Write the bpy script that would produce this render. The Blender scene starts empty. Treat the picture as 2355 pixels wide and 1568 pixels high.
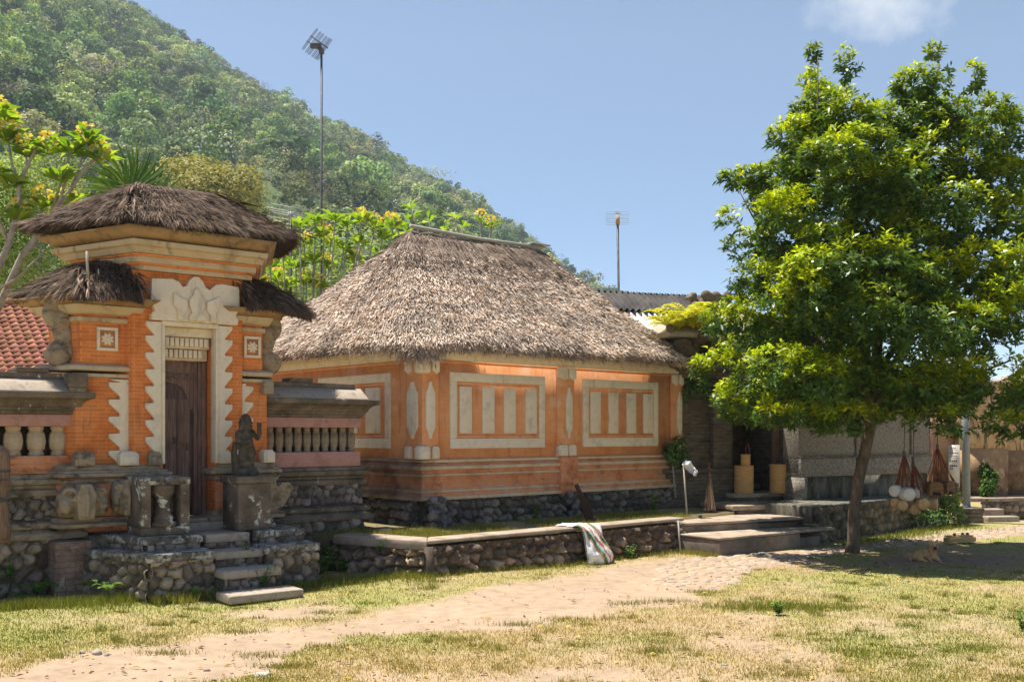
import bpy, math, random
import numpy as np
from mathutils import Vector, Matrix

SC = bpy.context.scene
COL = SC.collection
R = math.radians

# ---------------------------------------------------------------- camera
F, CX, HY, H = 2300.0, 1177.0, 996.0, 1.7          # calibrated from the photograph's vanishing points
cam_data = bpy.data.cameras.new('camera')
cam = bpy.data.objects.new('camera', cam_data)
COL.objects.link(cam)
cam.location = (0, 0, H)
cam.rotation_euler = (R(90), 0, 0)
cam_data.sensor_width = 36
cam_data.lens = F / 2354 * 36
cam_data.shift_y = (HY - 784) / 2354
cam_data.clip_end = 5000
cam_data.clip_start = 0.1
SC.camera = cam

# ---------------------------------------------------------------- light
SUN_EL, SUN_DIR = 72.0, (-0.90, 0.40)                # high noon sun, slightly behind the houses
_az = math.atan2(SUN_DIR[0], SUN_DIR[1])             # clockwise from +Y
W = bpy.data.worlds.new('World')
SC.world = W
W.use_nodes = True
nt = W.node_tree
bg = nt.nodes['Background']
sky = nt.nodes.new('ShaderNodeTexSky')
sky.sky_type = 'NISHITA'
sky.sun_disc = False
sky.sun_elevation = R(SUN_EL)
sky.sun_rotation = _az
sky.altitude = 3000
sky.air_density = 1.0
sky.dust_density = 0.3
sky.ozone_density = 0.35
bg.inputs['Strength'].default_value = 0.085
# a single small cloud high in the sky, placed by direction
geo = nt.nodes.new('ShaderNodeTexCoord')
mp = nt.nodes.new('ShaderNodeMapping')
mp.vector_type = 'POINT'
_cd = Vector((0.372, 1.0, 0.437)).normalized()
mp.inputs['Location'].default_value = (-_cd.x * 11, -_cd.y * 11, -_cd.z * 26)
mp.inputs['Scale'].default_value = (11, 11, 26)
ln = nt.nodes.new('ShaderNodeVectorMath'); ln.operation = 'LENGTH'
nz = nt.nodes.new('ShaderNodeTexNoise'); nz.inputs['Scale'].default_value = 22; nz.inputs['Detail'].default_value = 8
nz.inputs['Roughness'].default_value = 0.6
ma = nt.nodes.new('ShaderNodeMath'); ma.operation = 'MULTIPLY_ADD'; ma.inputs[1].default_value = 1.8
mr = nt.nodes.new('ShaderNodeMapRange'); mr.inputs[1].default_value = 1.75; mr.inputs[2].default_value = 1.1
mr.inputs[3].default_value = 0.0; mr.inputs[4].default_value = 0.7
mxs = nt.nodes.new('ShaderNodeMix'); mxs.data_type = 'RGBA'
nt.links.new(geo.outputs['Generated'], mp.inputs['Vector'])
nt.links.new(mp.outputs[0], ln.inputs[0])
nt.links.new(geo.outputs['Generated'], nz.inputs['Vector'])
nt.links.new(nz.outputs['Fac'], ma.inputs[0])
nt.links.new(ln.outputs['Value'], ma.inputs[2])
nt.links.new(ma.outputs[0], mr.inputs[0])
nt.links.new(mr.outputs[0], mxs.inputs[0])
nt.links.new(sky.outputs[0], mxs.inputs[6])
mxs.inputs[7].default_value = (5.2, 5.4, 5.8, 1)
nt.links.new(mxs.outputs[2], bg.inputs['Color'])

sd = bpy.data.lights.new('sun', 'SUN')
sd.energy = 5.0
sd.angle = R(0.5)
sd.color = (1.0, 0.95, 0.86)
sun = bpy.data.objects.new('sun', sd)
COL.objects.link(sun)
_h = math.hypot(*SUN_DIR)
_ts = Vector((SUN_DIR[0] / _h * math.cos(R(SUN_EL)), SUN_DIR[1] / _h * math.cos(R(SUN_EL)), math.sin(R(SUN_EL))))
sun.rotation_euler = _ts.to_track_quat('Z', 'Y').to_euler()
sun.location = (0, 0, 60)

vs = SC.view_settings
vs.view_transform = 'Standard'
vs.look = 'None'
vs.gamma = 1
vs.exposure = 0.98
vs.use_curve_mapping = False
SC.cycles.use_denoising = True
SC.cycles.max_bounces = 8
SC.cycles.diffuse_bounces = 5
SC.cycles.transmission_bounces = 6

# ---------------------------------------------------------------- helpers
def tag(o, label=None, cat=None, group=None, kind=None):
    if label: o['label'] = label
    if cat: o['category'] = cat
    if group: o['group'] = group
    if kind: o['kind'] = kind
    return o

def thing(name, label, cat, loc=(0, 0, 0), rz=0.0, group=None):
    o = bpy.data.objects.new(name, None)
    COL.objects.link(o)
    o.location = loc
    o.rotation_euler = (0, 0, rz)
    o.empty_display_size = 0.2
    return tag(o, label, cat, group)

def copy_tree(o, parent=None):
    c = o.copy(); COL.objects.link(c)
    if parent: c.parent = parent
    for ch in list(o.children):
        copy_tree(ch, c)
    return c

def nrm(a):
    a = np.asarray(a, float)
    return a / np.maximum(np.linalg.norm(a, axis=-1, keepdims=True), 1e-9)

class MB:
    """collects shapes and links them as ONE mesh object"""
    def __init__(s):
        s.v = []; s.f = []; s.c = []; s.n = 0; s.hascol = False
    def add(s, v, faces, mi=0, col=None):
        v = np.asarray(v, float).reshape(-1, 3)
        groups = {}
        if isinstance(faces, np.ndarray):
            groups[faces.shape[1]] = faces
        else:
            for f in faces: groups.setdefault(len(f), []).append(f)
        for k, fs in groups.items():
            s.f.append((np.asarray(fs, int).reshape(-1, k) + s.n, mi))
        if col is None: c = np.tile([0.13, 0.105, 0.08, 1.0], (len(v), 1))
        else:
            s.hascol = True
            c = np.ones((len(v), 4)); c[:, :3] = np.asarray(col, float)
        s.v.append(v); s.c.append(c); s.n += len(v)
        return s
    def box(s, x0, x1, y0, y1, z0, z1, mi=0, M=None, col=None):
        v = np.array([(x, y, z) for z in (z0, z1) for y in (y0, y1) for x in (x0, x1)], float)
        if M is not None: v = np.array([(M @ Vector(p))[:] for p in v])
        return s.add(v, [(0, 2, 3, 1), (4, 5, 7, 6), (0, 1, 5, 4), (2, 6, 7, 3), (0, 4, 6, 2), (1, 3, 7, 5)], mi, col)
    def prism(s, poly, y0, y1, mi=0, axis='y', M=None, taper=0.0):
        """polygon in (x,z) extruded along y (axis 'y') or in (x,y) along z (axis 'z')"""
        p = np.asarray(poly, float); n = len(p)
        a2 = np.sum(p[:, 0] * np.roll(p[:, 1], -1) - np.roll(p[:, 0], -1) * p[:, 1])
        if a2 < 0: p = p[::-1]
        c = p.mean(0)
        q = c + (p - c) * (1 - taper)
        if axis == 'y':
            v = [(a, y0, b) for a, b in q] + [(a, y1, b) for a, b in p]
        else:
            v = [(a, b, y0) for a, b in p] + [(a, b, y1) for a, b in q]
        fs = [tuple(range(n)) if axis == 'y' else tuple(range(n))[::-1], tuple(range(2 * n - 1, n - 1, -1)) if axis == 'y' else tuple(range(n, 2 * n))]
        for i in range(n):
            j = (i + 1) % n
            fs.append((i, n + i, n + j, j) if axis == 'y' else (i, j, n + j, n + i))
        v = np.array(v, float)
        if M is not None: v = np.array([(M @ Vector(x))[:] for x in v])
        return s.add(v, fs, mi)
    def tube(s, pts, rad, n=8, mi=0, cap=True, col=None):
        P = np.asarray(pts, float); m = len(P)
        rad = np.broadcast_to(np.asarray(rad, float), (m,))
        T = nrm(np.gradient(P, axis=0))
        ref = np.array([0, 0, 1.0]) if abs(T[0, 2]) < 0.9 else np.array([1.0, 0, 0])
        A = nrm(np.cross(T, ref)); 
        for i in range(1, m):
            a = A[i - 1] - T[i] * np.dot(A[i - 1], T[i]); A[i] = nrm(a)
        B = np.cross(T, A)
        th = np.arange(n) / n * 2 * math.pi
        v = P[:, None] + rad[:, None, None] * (np.cos(th)[None, :, None] * A[:, None] + np.sin(th)[None, :, None] * B[:, None])
        fs = []
        for i in range(m - 1):
            for k in range(n):
                fs.append((i * n + k, i * n + (k + 1) % n, (i + 1) * n + (k + 1) % n, (i + 1) * n + k))
        if cap: fs += [tuple(range(n))[::-1], tuple(range((m - 1) * n, m * n))]
        return s.add(v.reshape(-1, 3), fs, mi, col)
    def lathe(s, prof, c=(0, 0, 0), n=16, mi=0, M=None, sq=False):
        """prof: list of (r,z)"""
        th = (np.arange(n) + (0.5 if sq else 0)) / n * 2 * math.pi
        v = np.array([(r * math.cos(t), r * math.sin(t), z) for r, z in prof for t in th], float)
        m = len(prof)
        fs = [(i * n + k, i * n + (k + 1) % n, (i + 1) * n + (k + 1) % n, (i + 1) * n + k) for i in range(m - 1) for k in range(n)]
        fs += [tuple(range(n))[::-1], tuple(range((m - 1) * n, m * n))]
        if M is not None: v = np.array([(M @ Vector(x))[:] for x in v])
        return s.add(v + np.array(c), fs, mi)
    def ball(s, c, r, n=12, m=8, mi=0, M=None, col=None):
        r = np.broadcast_to(np.asarray(r, float), (3,))
        v = [(0, 0, -1)]
        for i in range(1, m):
            ph = -math.pi / 2 + math.pi * i / m
            for k in range(n):
                t = 2 * math.pi * k / n
                v.append((math.cos(ph) * math.cos(t), math.cos(ph) * math.sin(t), math.sin(ph)))
        v.append((0, 0, 1)); v = np.array(v) * r
        if M is not None: v = np.array([(M @ Vector(x))[:] for x in v])
        v = v + np.array(c)
        fs = [(0, 1 + (k + 1) % n, 1 + k) for k in range(n)]
        for i in range(m - 2):
            for k in range(n):
                a = 1 + i * n; fs.append((a + k, a + (k + 1) % n, a + n + (k + 1) % n, a + n + k))
        L = len(v) - 1; a = 1 + (m - 2) * n
        fs += [(a + k, a + (k + 1) % n, L) for k in range(n)]
        return s.add(v, fs, mi, col)
    def rings(s, plan, rz, mi=0, capb=True, capt=True):
        """plan polygon (counter-clockwise), outset by o at height z for each (o,z)"""
        n = len(plan); v = []
        for o, z in rz:
            for x, y in outset(plan, o): v.append((x, y, z))
        m = len(rz)
        fs = [(i * n + k, i * n + (k + 1) % n, (i + 1) * n + (k + 1) % n, (i + 1) * n + k) for i in range(m - 1) for k in range(n)]
        if capb: fs.append(tuple(range(n))[::-1])
        if capt: fs.append(tuple(range((m - 1) * n, m * n)))
        return s.add(v, fs, mi)
    def leaves(s, P, D, N, L, Wd, mi=0, col=None, droop=0.15, fold=0.12):
        """one pointed quad per leaf: base P, direction D, face normal N"""
        P = np.asarray(P, float); D = nrm(D); N = np.asarray(N, float)
        S = nrm(np.cross(D, N)); N = np.cross(S, D)
        L = np.broadcast_to(np.asarray(L, float), (len(P),))[:, None]; Wd = np.broadcast_to(np.asarray(Wd, float), (len(P),))[:, None]
        mid = P + D * L * 0.5 + N * L * fold * 0.3
        tip = P + D * L - np.array([0, 0, 1.0]) * L * droop
        v = np.stack([P, mid + S * Wd * 0.5, tip, mid - S * Wd * 0.5], 1).reshape(-1, 3)
        q = np.arange(len(P) * 4).reshape(-1, 4)
        if col is not None: col = np.repeat(np.asarray(col, float).reshape(-1, 3), 4, 0) if np.ndim(col) > 1 else col
        return s.add(v, q, mi, col)
    def build(s, name, mats, parent=None, smooth=False, bev=0.0, loc=None, voxel=0.0, subd=0, kind=None):
        me = bpy.data.meshes.new(name)
        V = np.concatenate(s.v); 
        nl = sum(f.size for f, _ in s.f); nf = sum(len(f) for f, _ in s.f)
        me.vertices.add(len(V)); me.vertices.foreach_set('co', V.astype(np.float32).ravel())
        me.loops.add(nl); me.polygons.add(nf)
        me.loops.foreach_set('vertex_index', np.concatenate([f.ravel() for f, _ in s.f]).astype(np.int32))
        tot = np.concatenate([np.full(len(f), f.shape[1]) for f, _ in s.f])
        me.polygons.foreach_set('loop_start', (np.cumsum(tot) - tot).astype(np.int32))
        me.polygons.foreach_set('material_index', np.concatenate([np.full(len(f), mi) for f, mi in s.f]).astype(np.int32))
        if smooth: me.polygons.foreach_set('use_smooth', np.ones(nf, bool))
        me.update(calc_edges=True)
        me.validate()
        if s.hascol:
            at = me.color_attributes.new('Col', 'FLOAT_COLOR', 'POINT')
            at.data.foreach_set('color', np.concatenate(s.c).astype(np.float32).ravel())
        for m in (mats if isinstance(mats, (list, tuple)) else [mats]): me.materials.append(m)
        o = bpy.data.objects.new(name, me)
        COL.objects.link(o)
        if parent: o.parent = parent
        if loc is not None: o.location = loc
        if voxel:
            md = o.modifiers.new('remesh', 'REMESH'); md.mode = 'VOXEL'; md.voxel_size = voxel; md.use_smooth_shade = True
        if subd:
            md = o.modifiers.new('subd', 'SUBSURF'); md.levels = subd; md.render_levels = subd
        if bev:
            md = o.modifiers.new('bevel', 'BEVEL'); md.width = bev; md.segments = 2; md.limit_method = 'ANGLE'; md.angle_limit = R(40)
        if kind: o['kind'] = kind
        return o

def outset(plan, o):
    n = len(plan); out = []
    for i in range(n):
        p0, p1, p2 = (np.array(plan[k % n], float) for k in (i - 1, i, i + 1))
        a = nrm(p1 - p0); b = nrm(p2 - p1)
        na = np.array([a[1], -a[0]]); nb = np.array([b[1], -b[0]])
        k = na + nb; k = k / max(np.dot(k, na), 0.3) 
        out.append(tuple(p1 + k * o))
    return out

# value noise for numpy
def vnoise(x, y, seed=0, octaves=4):
    r = np.zeros(np.broadcast(x, y).shape); amp = 1; tot = 0
    for o in range(octaves):
        xi = np.floor(x).astype(np.int64); yi = np.floor(y).astype(np.int64)
        fx = x - xi; fy = y - yi
        fx = fx * fx * (3 - 2 * fx); fy = fy * fy * (3 - 2 * fy)
        def h(a, b):
            n = (a * 374761393 + b * 668265263 + (seed + o) * 1442695041) & 0xffffffff
            n = ((n ^ (n >> 13)) * 1274126177) & 0xffffffff
            return ((n ^ (n >> 16)) & 0xffff) / 65535.0
        v = (h(xi, yi) * (1 - fx) + h(xi + 1, yi) * fx) * (1 - fy) + (h(xi, yi + 1) * (1 - fx) + h(xi + 1, yi + 1) * fx) * fy
        r += v * amp; tot += amp; amp *= 0.5; x = x * 2.03 + 17.1; y = y * 2.03 + 5.3
    return r / tot

def sstep(a, b, x):
    t = np.clip((x - a) / (b - a), 0, 1); return t * t * (3 - 2 * t)

def wpt(px, py, Y):
    """a point at distance Y seen in direction (px,py)"""
    return np.array([(px - CX) / F * Y, Y, H - (py - HY) / F * Y])

# ---------------------------------------------------------------- materials
def new_mat(name):
    m = bpy.data.materials.new(name); m.use_nodes = True
    t = m.node_tree; b = t.nodes['Principled BSDF']
    return m, t, b

def lin(c): return (c[0], c[1], c[2], 1.0)

def ramp(t, fac, stops):
    r = t.nodes.new('ShaderNodeValToRGB')
    while len(r.color_ramp.elements) < len(stops): r.color_ramp.elements.new(0.5)
    for e, (p, c) in zip(r.color_ramp.elements, stops):
        e.position = p; e.color = lin(c)
    t.links.new(fac, r.inputs[0])
    return r.outputs[0]

def noise(t, vec, scale, detail=6, rough=0.6, dist=0.0):
    n = t.nodes.new('ShaderNodeTexNoise')
    n.inputs['Scale'].default_value = scale; n.inputs['Detail'].default_value = detail
    n.inputs['Roughness'].default_value = rough; n.inputs['Distortion'].default_value = dist
    t.links.new(vec, n.inputs['Vector'])
    return n.outputs['Fac']

def mixc(t, fac, a, b, mode='MIX'):
    m = t.nodes.new('ShaderNodeMix'); m.data_type = 'RGBA'; m.blend_type = mode
    for s, x in ((0, fac), (6, a), (7, b)):
        if hasattr(x, 'links'): t.links.new(x, m.inputs[s])
        elif isinstance(x, (int, float)): m.inputs[s].default_value = x
        else: m.inputs[s].default_value = lin(x)
    return m.outputs[2]

def scaled(t, vec, sc):
    m = t.nodes.new('ShaderNodeMapping'); m.inputs['Scale'].default_value = sc
    t.links.new(vec, m.inputs['Vector']); return m.outputs[0]

def surf(name, cols, scale=6.0, rough=0.9, bump=0.35, bscale=45, spots=(), brick=None, stretch=(1, 1, 1), attr=False, bdist=0.01, grime=()):
    """noise ramp of cols, then spots = [(colour, scale, lo, hi, strength, stretch)] stains with shapes of their own"""
    m, t, b = new_mat(name)
    tc = t.nodes.new('ShaderNodeTexCoord').outputs['Object']
    v = scaled(t, tc, stretch)
    n = noise(t, v, scale)
    k = len(cols)
    c = ramp(t, n, [(0.3 + 0.4 * i / max(k - 1, 1), cc) for i, cc in enumerate(cols)])
    if attr:
        a = t.nodes.new('ShaderNodeAttribute'); a.attribute_name = 'Col'
        c = mixc(t, 1.0, c, a.outputs['Color'], 'MULTIPLY')
    hgt = noise(t, v, bscale, 8, 0.65)
    if brick:
        (bw, bh, mort, st) = brick
        sx = t.nodes.new('ShaderNodeSeparateXYZ'); t.links.new(tc, sx.inputs[0])
        ad = t.nodes.new('ShaderNodeMath'); ad.operation = 'ADD'
        t.links.new(sx.outputs[0], ad.inputs[0]); t.links.new(sx.outputs[1], ad.inputs[1])
        cb = t.nodes.new('ShaderNodeCombineXYZ'); t.links.new(ad.outputs[0], cb.inputs[0]); t.links.new(sx.outputs[2], cb.inputs[1])
        bt = t.nodes.new('ShaderNodeTexBrick'); bt.inputs['Scale'].default_value = 1.0
        bt.inputs['Brick Width'].default_value = bw; bt.inputs['Row Height'].default_value = bh
        bt.inputs['Mortar Size'].default_value = 0.0035; bt.inputs['Mortar Smooth'].default_value = 0.6
        bt.inputs['Color1'].default_value = (1, 1, 1, 1); bt.inputs['Color2'].default_value = (0.82, 0.8, 0.78, 1)
        bt.inputs['Mortar'].default_value = lin(mort)
        t.links.new(cb.outputs[0], bt.inputs['Vector'])
        c = mixc(t, st, c, mixc(t, 1.0, c, bt.outputs['Color'], 'MULTIPLY'))
    for sp in spots:
        col, sc, lo, hi, st = sp[:5]
        vv = scaled(t, tc, sp[5]) if len(sp) > 5 else tc
        nn = noise(t, vv, sc, 9, 0.68, 0.4)
        f = ramp(t, nn, [(lo, (0, 0, 0)), (hi, (st, st, st))])
        c = mixc(t, f, c, col)
    for (ax, lo, hi, col, st) in grime:                 # a soaked, blackened stretch of wall with a ragged edge
        sx = t.nodes.new('ShaderNodeSeparateXYZ'); t.links.new(tc, sx.inputs[0])
        nn = noise(t, tc, 4.0, 8, 0.65)
        k_ = t.nodes.new('ShaderNodeMath'); k_.operation = 'MULTIPLY_ADD'; k_.inputs[1].default_value = 1.1 * abs(hi - lo); t.links.new(nn, k_.inputs[0]); t.links.new(sx.outputs[ax], k_.inputs[2])
        r_ = t.nodes.new('ShaderNodeMapRange'); o_ = 0.55 * abs(hi - lo)
        r_.inputs[1].default_value = lo + o_; r_.inputs[2].default_value = hi + o_; r_.inputs[3].default_value = 0; r_.inputs[4].default_value = st
        t.links.new(k_.outputs[0], r_.inputs[0])
        c = mixc(t, r_.outputs[0], c, col)
    t.links.new(c, b.inputs['Base Color'])
    b.inputs['Roughness'].default_value = rough
    b.inputs['Specular IOR Level'].default_value = 0.25
    bp = t.nodes.new('ShaderNodeBump'); bp.inputs['Strength'].default_value = bump; bp.inputs['Distance'].default_value = bdist
    t.links.new(hgt, bp.inputs['Height']); t.links.new(bp.outputs[0], b.inputs['Normal'])
    return m

def fibre(name, stops, rough=0.85, transl=0.0, spec=0.2, attr=False, nscale=0.0):
    """leaves, straw and grass: colour varies from piece to piece"""
    m, t, b = new_mat(name)
    g = t.nodes.new('ShaderNodeNewGeometry')
    c = ramp(t, g.outputs['Random Per Island'], stops)
    if nscale:
        tc = t.nodes.new('ShaderNodeTexCoord').outputs['Object']
        n = noise(t, tc, nscale, 4, 0.6)
        c = mixc(t, 1.0, c, ramp(t, n, [(0.3, (0.6, 0.6, 0.6)), (0.7, (1.3, 1.3, 1.3))]), 'MULTIPLY')
    if attr:
        a = t.nodes.new('ShaderNodeAttribute'); a.attribute_name = 'Col'
        c = mixc(t, 1.0, c, a.outputs['Color'], 'MULTIPLY')
    t.links.new(c, b.inputs['Base Color'])
    b.inputs['Roughness'].default_value = rough
    b.inputs['Specular IOR Level'].default_value = spec
    if transl:
        tr = t.nodes.new('ShaderNodeBsdfTranslucent')
        t.links.new(mixc(t, 1.0, c, (1.25, 1.2, 0.5), 'MULTIPLY'), tr.inputs['Color'])
        mx = t.nodes.new('ShaderNodeMixShader'); mx.inputs[0].default_value = transl
        t.links.new(b.outputs[0], mx.inputs[1]); t.links.new(tr.outputs[0], mx.inputs[2])
        t.links.new(mx.outputs[0], t.nodes['Material Output'].inputs['Surface'])
    return m

M = {}
DK = (0.045, 0.038, 0.032)
LICH = (0.62, 0.62, 0.55)
M['orange'] = surf('orange_plaster', [(0.68, 0.265, 0.105), (0.77, 0.35, 0.15), (0.75, 0.38, 0.195)], 3.0, 0.92, 0.35, 60, bdist=0.005,
                   spots=[((0.36, 0.15, 0.08), 5, 0.54, 0.70, 0.7, (2.5, 2.5, 0.3)), ((0.74, 0.50, 0.36), 2.2, 0.57, 0.64, 0.5), ((0.60, 0.48, 0.37), 14, 0.69, 0.71, 0.8), ((0.55, 0.17, 0.06), 5, 0.55, 0.72, 0.55), ((0.20, 0.10, 0.06), 22, 0.66, 0.74, 0.6)], brick=(0.24, 0.055, (0.75, 0.7, 0.66), 0.35))
M['old_orange'] = surf('weathered_orange_plaster', [(0.50, 0.17, 0.07), (0.72, 0.30, 0.13), (0.66, 0.36, 0.24)], 4.0, 0.95, 0.5, 50,
                   spots=[((0.10, 0.06, 0.045), 5, 0.53, 0.68, 0.75, (1, 1, 2.5)), ((0.52, 0.26, 0.2), 9, 0.55, 0.62, 0.7)], brick=(0.24, 0.06, (0.6, 0.55, 0.5), 0.5))
M['brick'] = surf('orange_brick', [(0.56, 0.165, 0.042), (0.70, 0.23, 0.065), (0.68, 0.275, 0.095)], 5.0, 0.9, 0.4, 60, bdist=0.005,
                  spots=[((0.22, 0.09, 0.05), 4, 0.55, 0.70, 0.65, (2.5, 2.5, 0.35)), ((0.48, 0.14, 0.045), 9, 0.58, 0.7, 0.6), ((0.6, 0.45, 0.33), 12, 0.68, 0.76, 0.5)], brick=(0.17, 0.042, (1.25, 1.4, 1.7), 0.9))
M['pink'] = surf('faded_pink_plaster', [(0.38, 0.19, 0.15), (0.50, 0.27, 0.22), (0.44, 0.22, 0.17)], 5.0, 0.95, 0.4, 40,
                 spots=[((0.13, 0.09, 0.07), 7, 0.58, 0.72, 0.7), ((0.55, 0.42, 0.36), 9, 0.64, 0.72, 0.6)])
M['cornice'] = surf('stained_sandstone_courses', [(0.36, 0.26, 0.16), (0.54, 0.42, 0.27), (0.48, 0.38, 0.25)], 3.0, 0.93, 0.35, 50, bdist=0.006,
                 spots=[((0.16, 0.115, 0.075), 5, 0.54, 0.68, 0.75, (1, 1, 0.5)), ((0.62, 0.26, 0.09), 7, 0.62, 0.7, 0.5)])
M['soffit'] = surf('brown_soffit', [(0.20, 0.12, 0.055), (0.38, 0.24, 0.115), (0.30, 0.2, 0.1)], 4.0, 0.9, 0.4, 40, spots=[((0.09, 0.06, 0.04), 6, 0.55, 0.68, 0.8, (1, 1, 0.6))])
M['sand'] = surf('pale_sandstone', [(0.62, 0.52, 0.38), (0.76, 0.65, 0.50), (0.71, 0.60, 0.46)], 5.0, 0.92, 0.3, 55, bdist=0.005,
                 spots=[((0.40, 0.32, 0.23), 6, 0.56, 0.7, 0.6, (1, 1, 0.3)), ((0.30, 0.25, 0.19), 9, 0.6, 0.75, 0.6), ((0.12, 0.10, 0.08), 30, 0.70, 0.76, 0.6)])
M['oldsand'] = surf('weathered_sandstone', [(0.20, 0.15, 0.10), (0.36, 0.28, 0.19), (0.30, 0.24, 0.17)], 6.0, 0.95, 0.6, 45,
                    spots=[(DK, 5, 0.50, 0.66, 0.85, (1, 1, 2)), ((0.48, 0.42, 0.33), 12, 0.62, 0.7, 0.6)])
M['moss'] = surf('dark_weathered_stone', [(0.075, 0.06, 0.045), (0.16, 0.125, 0.09), (0.25, 0.19, 0.135)], 5.0, 0.97, 0.6, 40,
                 spots=[(LICH, 14, 0.62, 0.67, 0.85), ((0.22, 0.15, 0.09), 6, 0.56, 0.66, 0.6), ((0.10, 0.11, 0.035), 8, 0.62, 0.7, 0.6)])
M['lichen'] = surf('lichen_covered_stone', [(0.08, 0.07, 0.055), (0.16, 0.135, 0.11), (0.30, 0.27, 0.22)], 7.0, 0.97, 0.6, 40,
                   spots=[((0.50, 0.48, 0.41), 9, 0.50, 0.58, 0.9), (DK, 15, 0.53, 0.60, 0.9)])
M['pier'] = surf('red_brown_pier', [(0.07, 0.055, 0.042), (0.15, 0.115, 0.085), (0.22, 0.17, 0.13)], 4.0, 0.95, 0.5, 40,
                 spots=[((0.56, 0.56, 0.48), 5.5, 0.575, 0.61, 0.95), ((0.26, 0.11, 0.07), 5, 0.62, 0.72, 0.6)])
M['slab'] = surf('worn_step_stone', [(0.26, 0.21, 0.16), (0.40, 0.33, 0.26), (0.34, 0.27, 0.21)], 6.0, 0.95, 0.4, 40,
                 spots=[((0.12, 0.10, 0.08), 7, 0.58, 0.68, 0.7), ((0.6, 0.57, 0.5), 13, 0.66, 0.72, 0.6)])
M['concrete'] = surf('stained_concrete', [(0.13, 0.10, 0.075), (0.21, 0.165, 0.125), (0.28, 0.23, 0.18)], 3.0, 0.95, 0.4, 50,
                     spots=[((0.09, 0.07, 0.055), 4, 0.54, 0.7, 0.7, (1, 1, 2)), ((0.5, 0.45, 0.38), 8, 0.64, 0.74, 0.5)])
M['rubble'] = surf('river_stone', [(0.65, 0.65, 0.65), (1.0, 1.0, 1.0), (1.25, 1.22, 1.18)], 16.0, 0.9, 0.5, 60, attr=True,
                   spots=[((0.50, 0.50, 0.45), 13, 0.66, 0.71, 0.7), ((0.09, 0.10, 0.04), 6, 0.6, 0.72, 0.5)])
M['wood'] = surf('grey_brown_wood', [(0.11, 0.07, 0.055), (0.20, 0.13, 0.105), (0.28, 0.195, 0.16)], 9.0, 0.75, 0.4, 30, stretch=(6, 6, 0.5),
                 spots=[((0.035, 0.025, 0.022), 3, 0.58, 0.72, 0.7)])
M['post_wood'] = surf('weathered_brown_wood', [(0.13, 0.075, 0.045), (0.24, 0.15, 0.095), (0.30, 0.2, 0.13)], 9.0, 0.8, 0.5, 30, stretch=(6, 6, 0.5))
M['thatch_base'] = surf('thatch_underlayer', [(0.18, 0.135, 0.10), (0.34, 0.27, 0.21)], 18.0, 1.0, 0.8, 60)
M['thatch'] = fibre('alang_straw', [(0.0, (0.26, 0.18, 0.13)), (0.3, (0.54, 0.415, 0.32)), (0.65, (0.69, 0.55, 0.44)), (1.0, (0.82, 0.69, 0.57))], 0.9, 0, 0.12, nscale=1.6)
M['ijuk_base'] = surf('palm_fibre_underlayer', [(0.025, 0.02, 0.017), (0.06, 0.045, 0.036)], 30.0, 1.0, 0.8, 80, stretch=(1, 1, 1))
M['ijuk'] = fibre('palm_fibre', [(0.0, (0.045, 0.032, 0.025)), (0.45, (0.16, 0.107, 0.076)), (0.88, (0.26, 0.18, 0.13)), (1.0, (0.36, 0.28, 0.22))], 0.9, 0, 0.1, nscale=3.0)
M['bamboo'] = surf('pale_bamboo', [(0.30, 0.26, 0.2), (0.45, 0.4, 0.33), (0.36, 0.33, 0.28)], 12.0, 0.6, 0.2, 30, stretch=(0.4, 4, 4))
M['white'] = surf('white_hide', [(0.52, 0.48, 0.41), (0.72, 0.67, 0.59)], 9.0, 0.75, 0.1, spots=[((0.40, 0.32, 0.22), 14, 0.58, 0.7, 0.6)])
M['tan'] = surf('tan_drum_wood', [(0.34, 0.20, 0.09), (0.50, 0.32, 0.155), (0.56, 0.38, 0.2)], 14.0, 0.7, 0.2, 40)
M['redrope'] = surf('red_brown_strap', [(0.15, 0.045, 0.025), (0.26, 0.085, 0.05)], 20.0, 0.85, 0.3)
M['brownbox'] = surf('brown_carved_wood', [(0.10, 0.05, 0.022), (0.20, 0.105, 0.045), (0.26, 0.15, 0.07)], 8.0, 0.6, 0.2, 30, stretch=(1, 1, 5))
M['basket'] = surf('woven_bamboo', [(0.48, 0.26, 0.09), (0.62, 0.36, 0.14), (0.66, 0.42, 0.18)], 6.0, 0.75, 0.5, 40, stretch=(1, 1, 10))
M['metal'] = surf('grey_painted_metal', [(0.22, 0.25, 0.26), (0.32, 0.35, 0.36)], 8.0, 0.5, 0.1)
M['darkmetal'] = surf('dull_antenna_metal', [(0.05, 0.05, 0.055), (0.12, 0.12, 0.12)], 12.0, 0.5, 0.1)
M['alu'] = surf('dull_aluminium', [(0.30, 0.30, 0.30), (0.44, 0.43, 0.42)], 12.0, 0.45, 0.1)
M['bark'] = surf('grey_brown_bark', [(0.07, 0.05, 0.034), (0.13, 0.095, 0.065), (0.20, 0.155, 0.11)], 9.0, 0.95, 0.9, 30, stretch=(2, 2, 0.6), bdist=0.02)
M['palebark'] = surf('pale_frangipani_bark', [(0.22, 0.19, 0.155), (0.36, 0.32, 0.27), (0.45, 0.4, 0.34)], 12.0, 0.9, 0.5, 40)
M['leaf_tree'] = fibre('glossy_tree_leaf', [(0.0, (0.034, 0.062, 0.014)), (0.5, (0.062, 0.112, 0.02)), (0.85, (0.10, 0.16, 0.025)), (1.0, (0.16, 0.20, 0.03))], 0.36, 0.36, 0.4, attr=True)
M['leaf_frangi'] = fibre('frangipani_leaf', [(0.0, (0.11, 0.22, 0.02)), (0.6, (0.23, 0.37, 0.035)), (1.0, (0.36, 0.46, 0.06))], 0.5, 0.48, 0.35)
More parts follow.
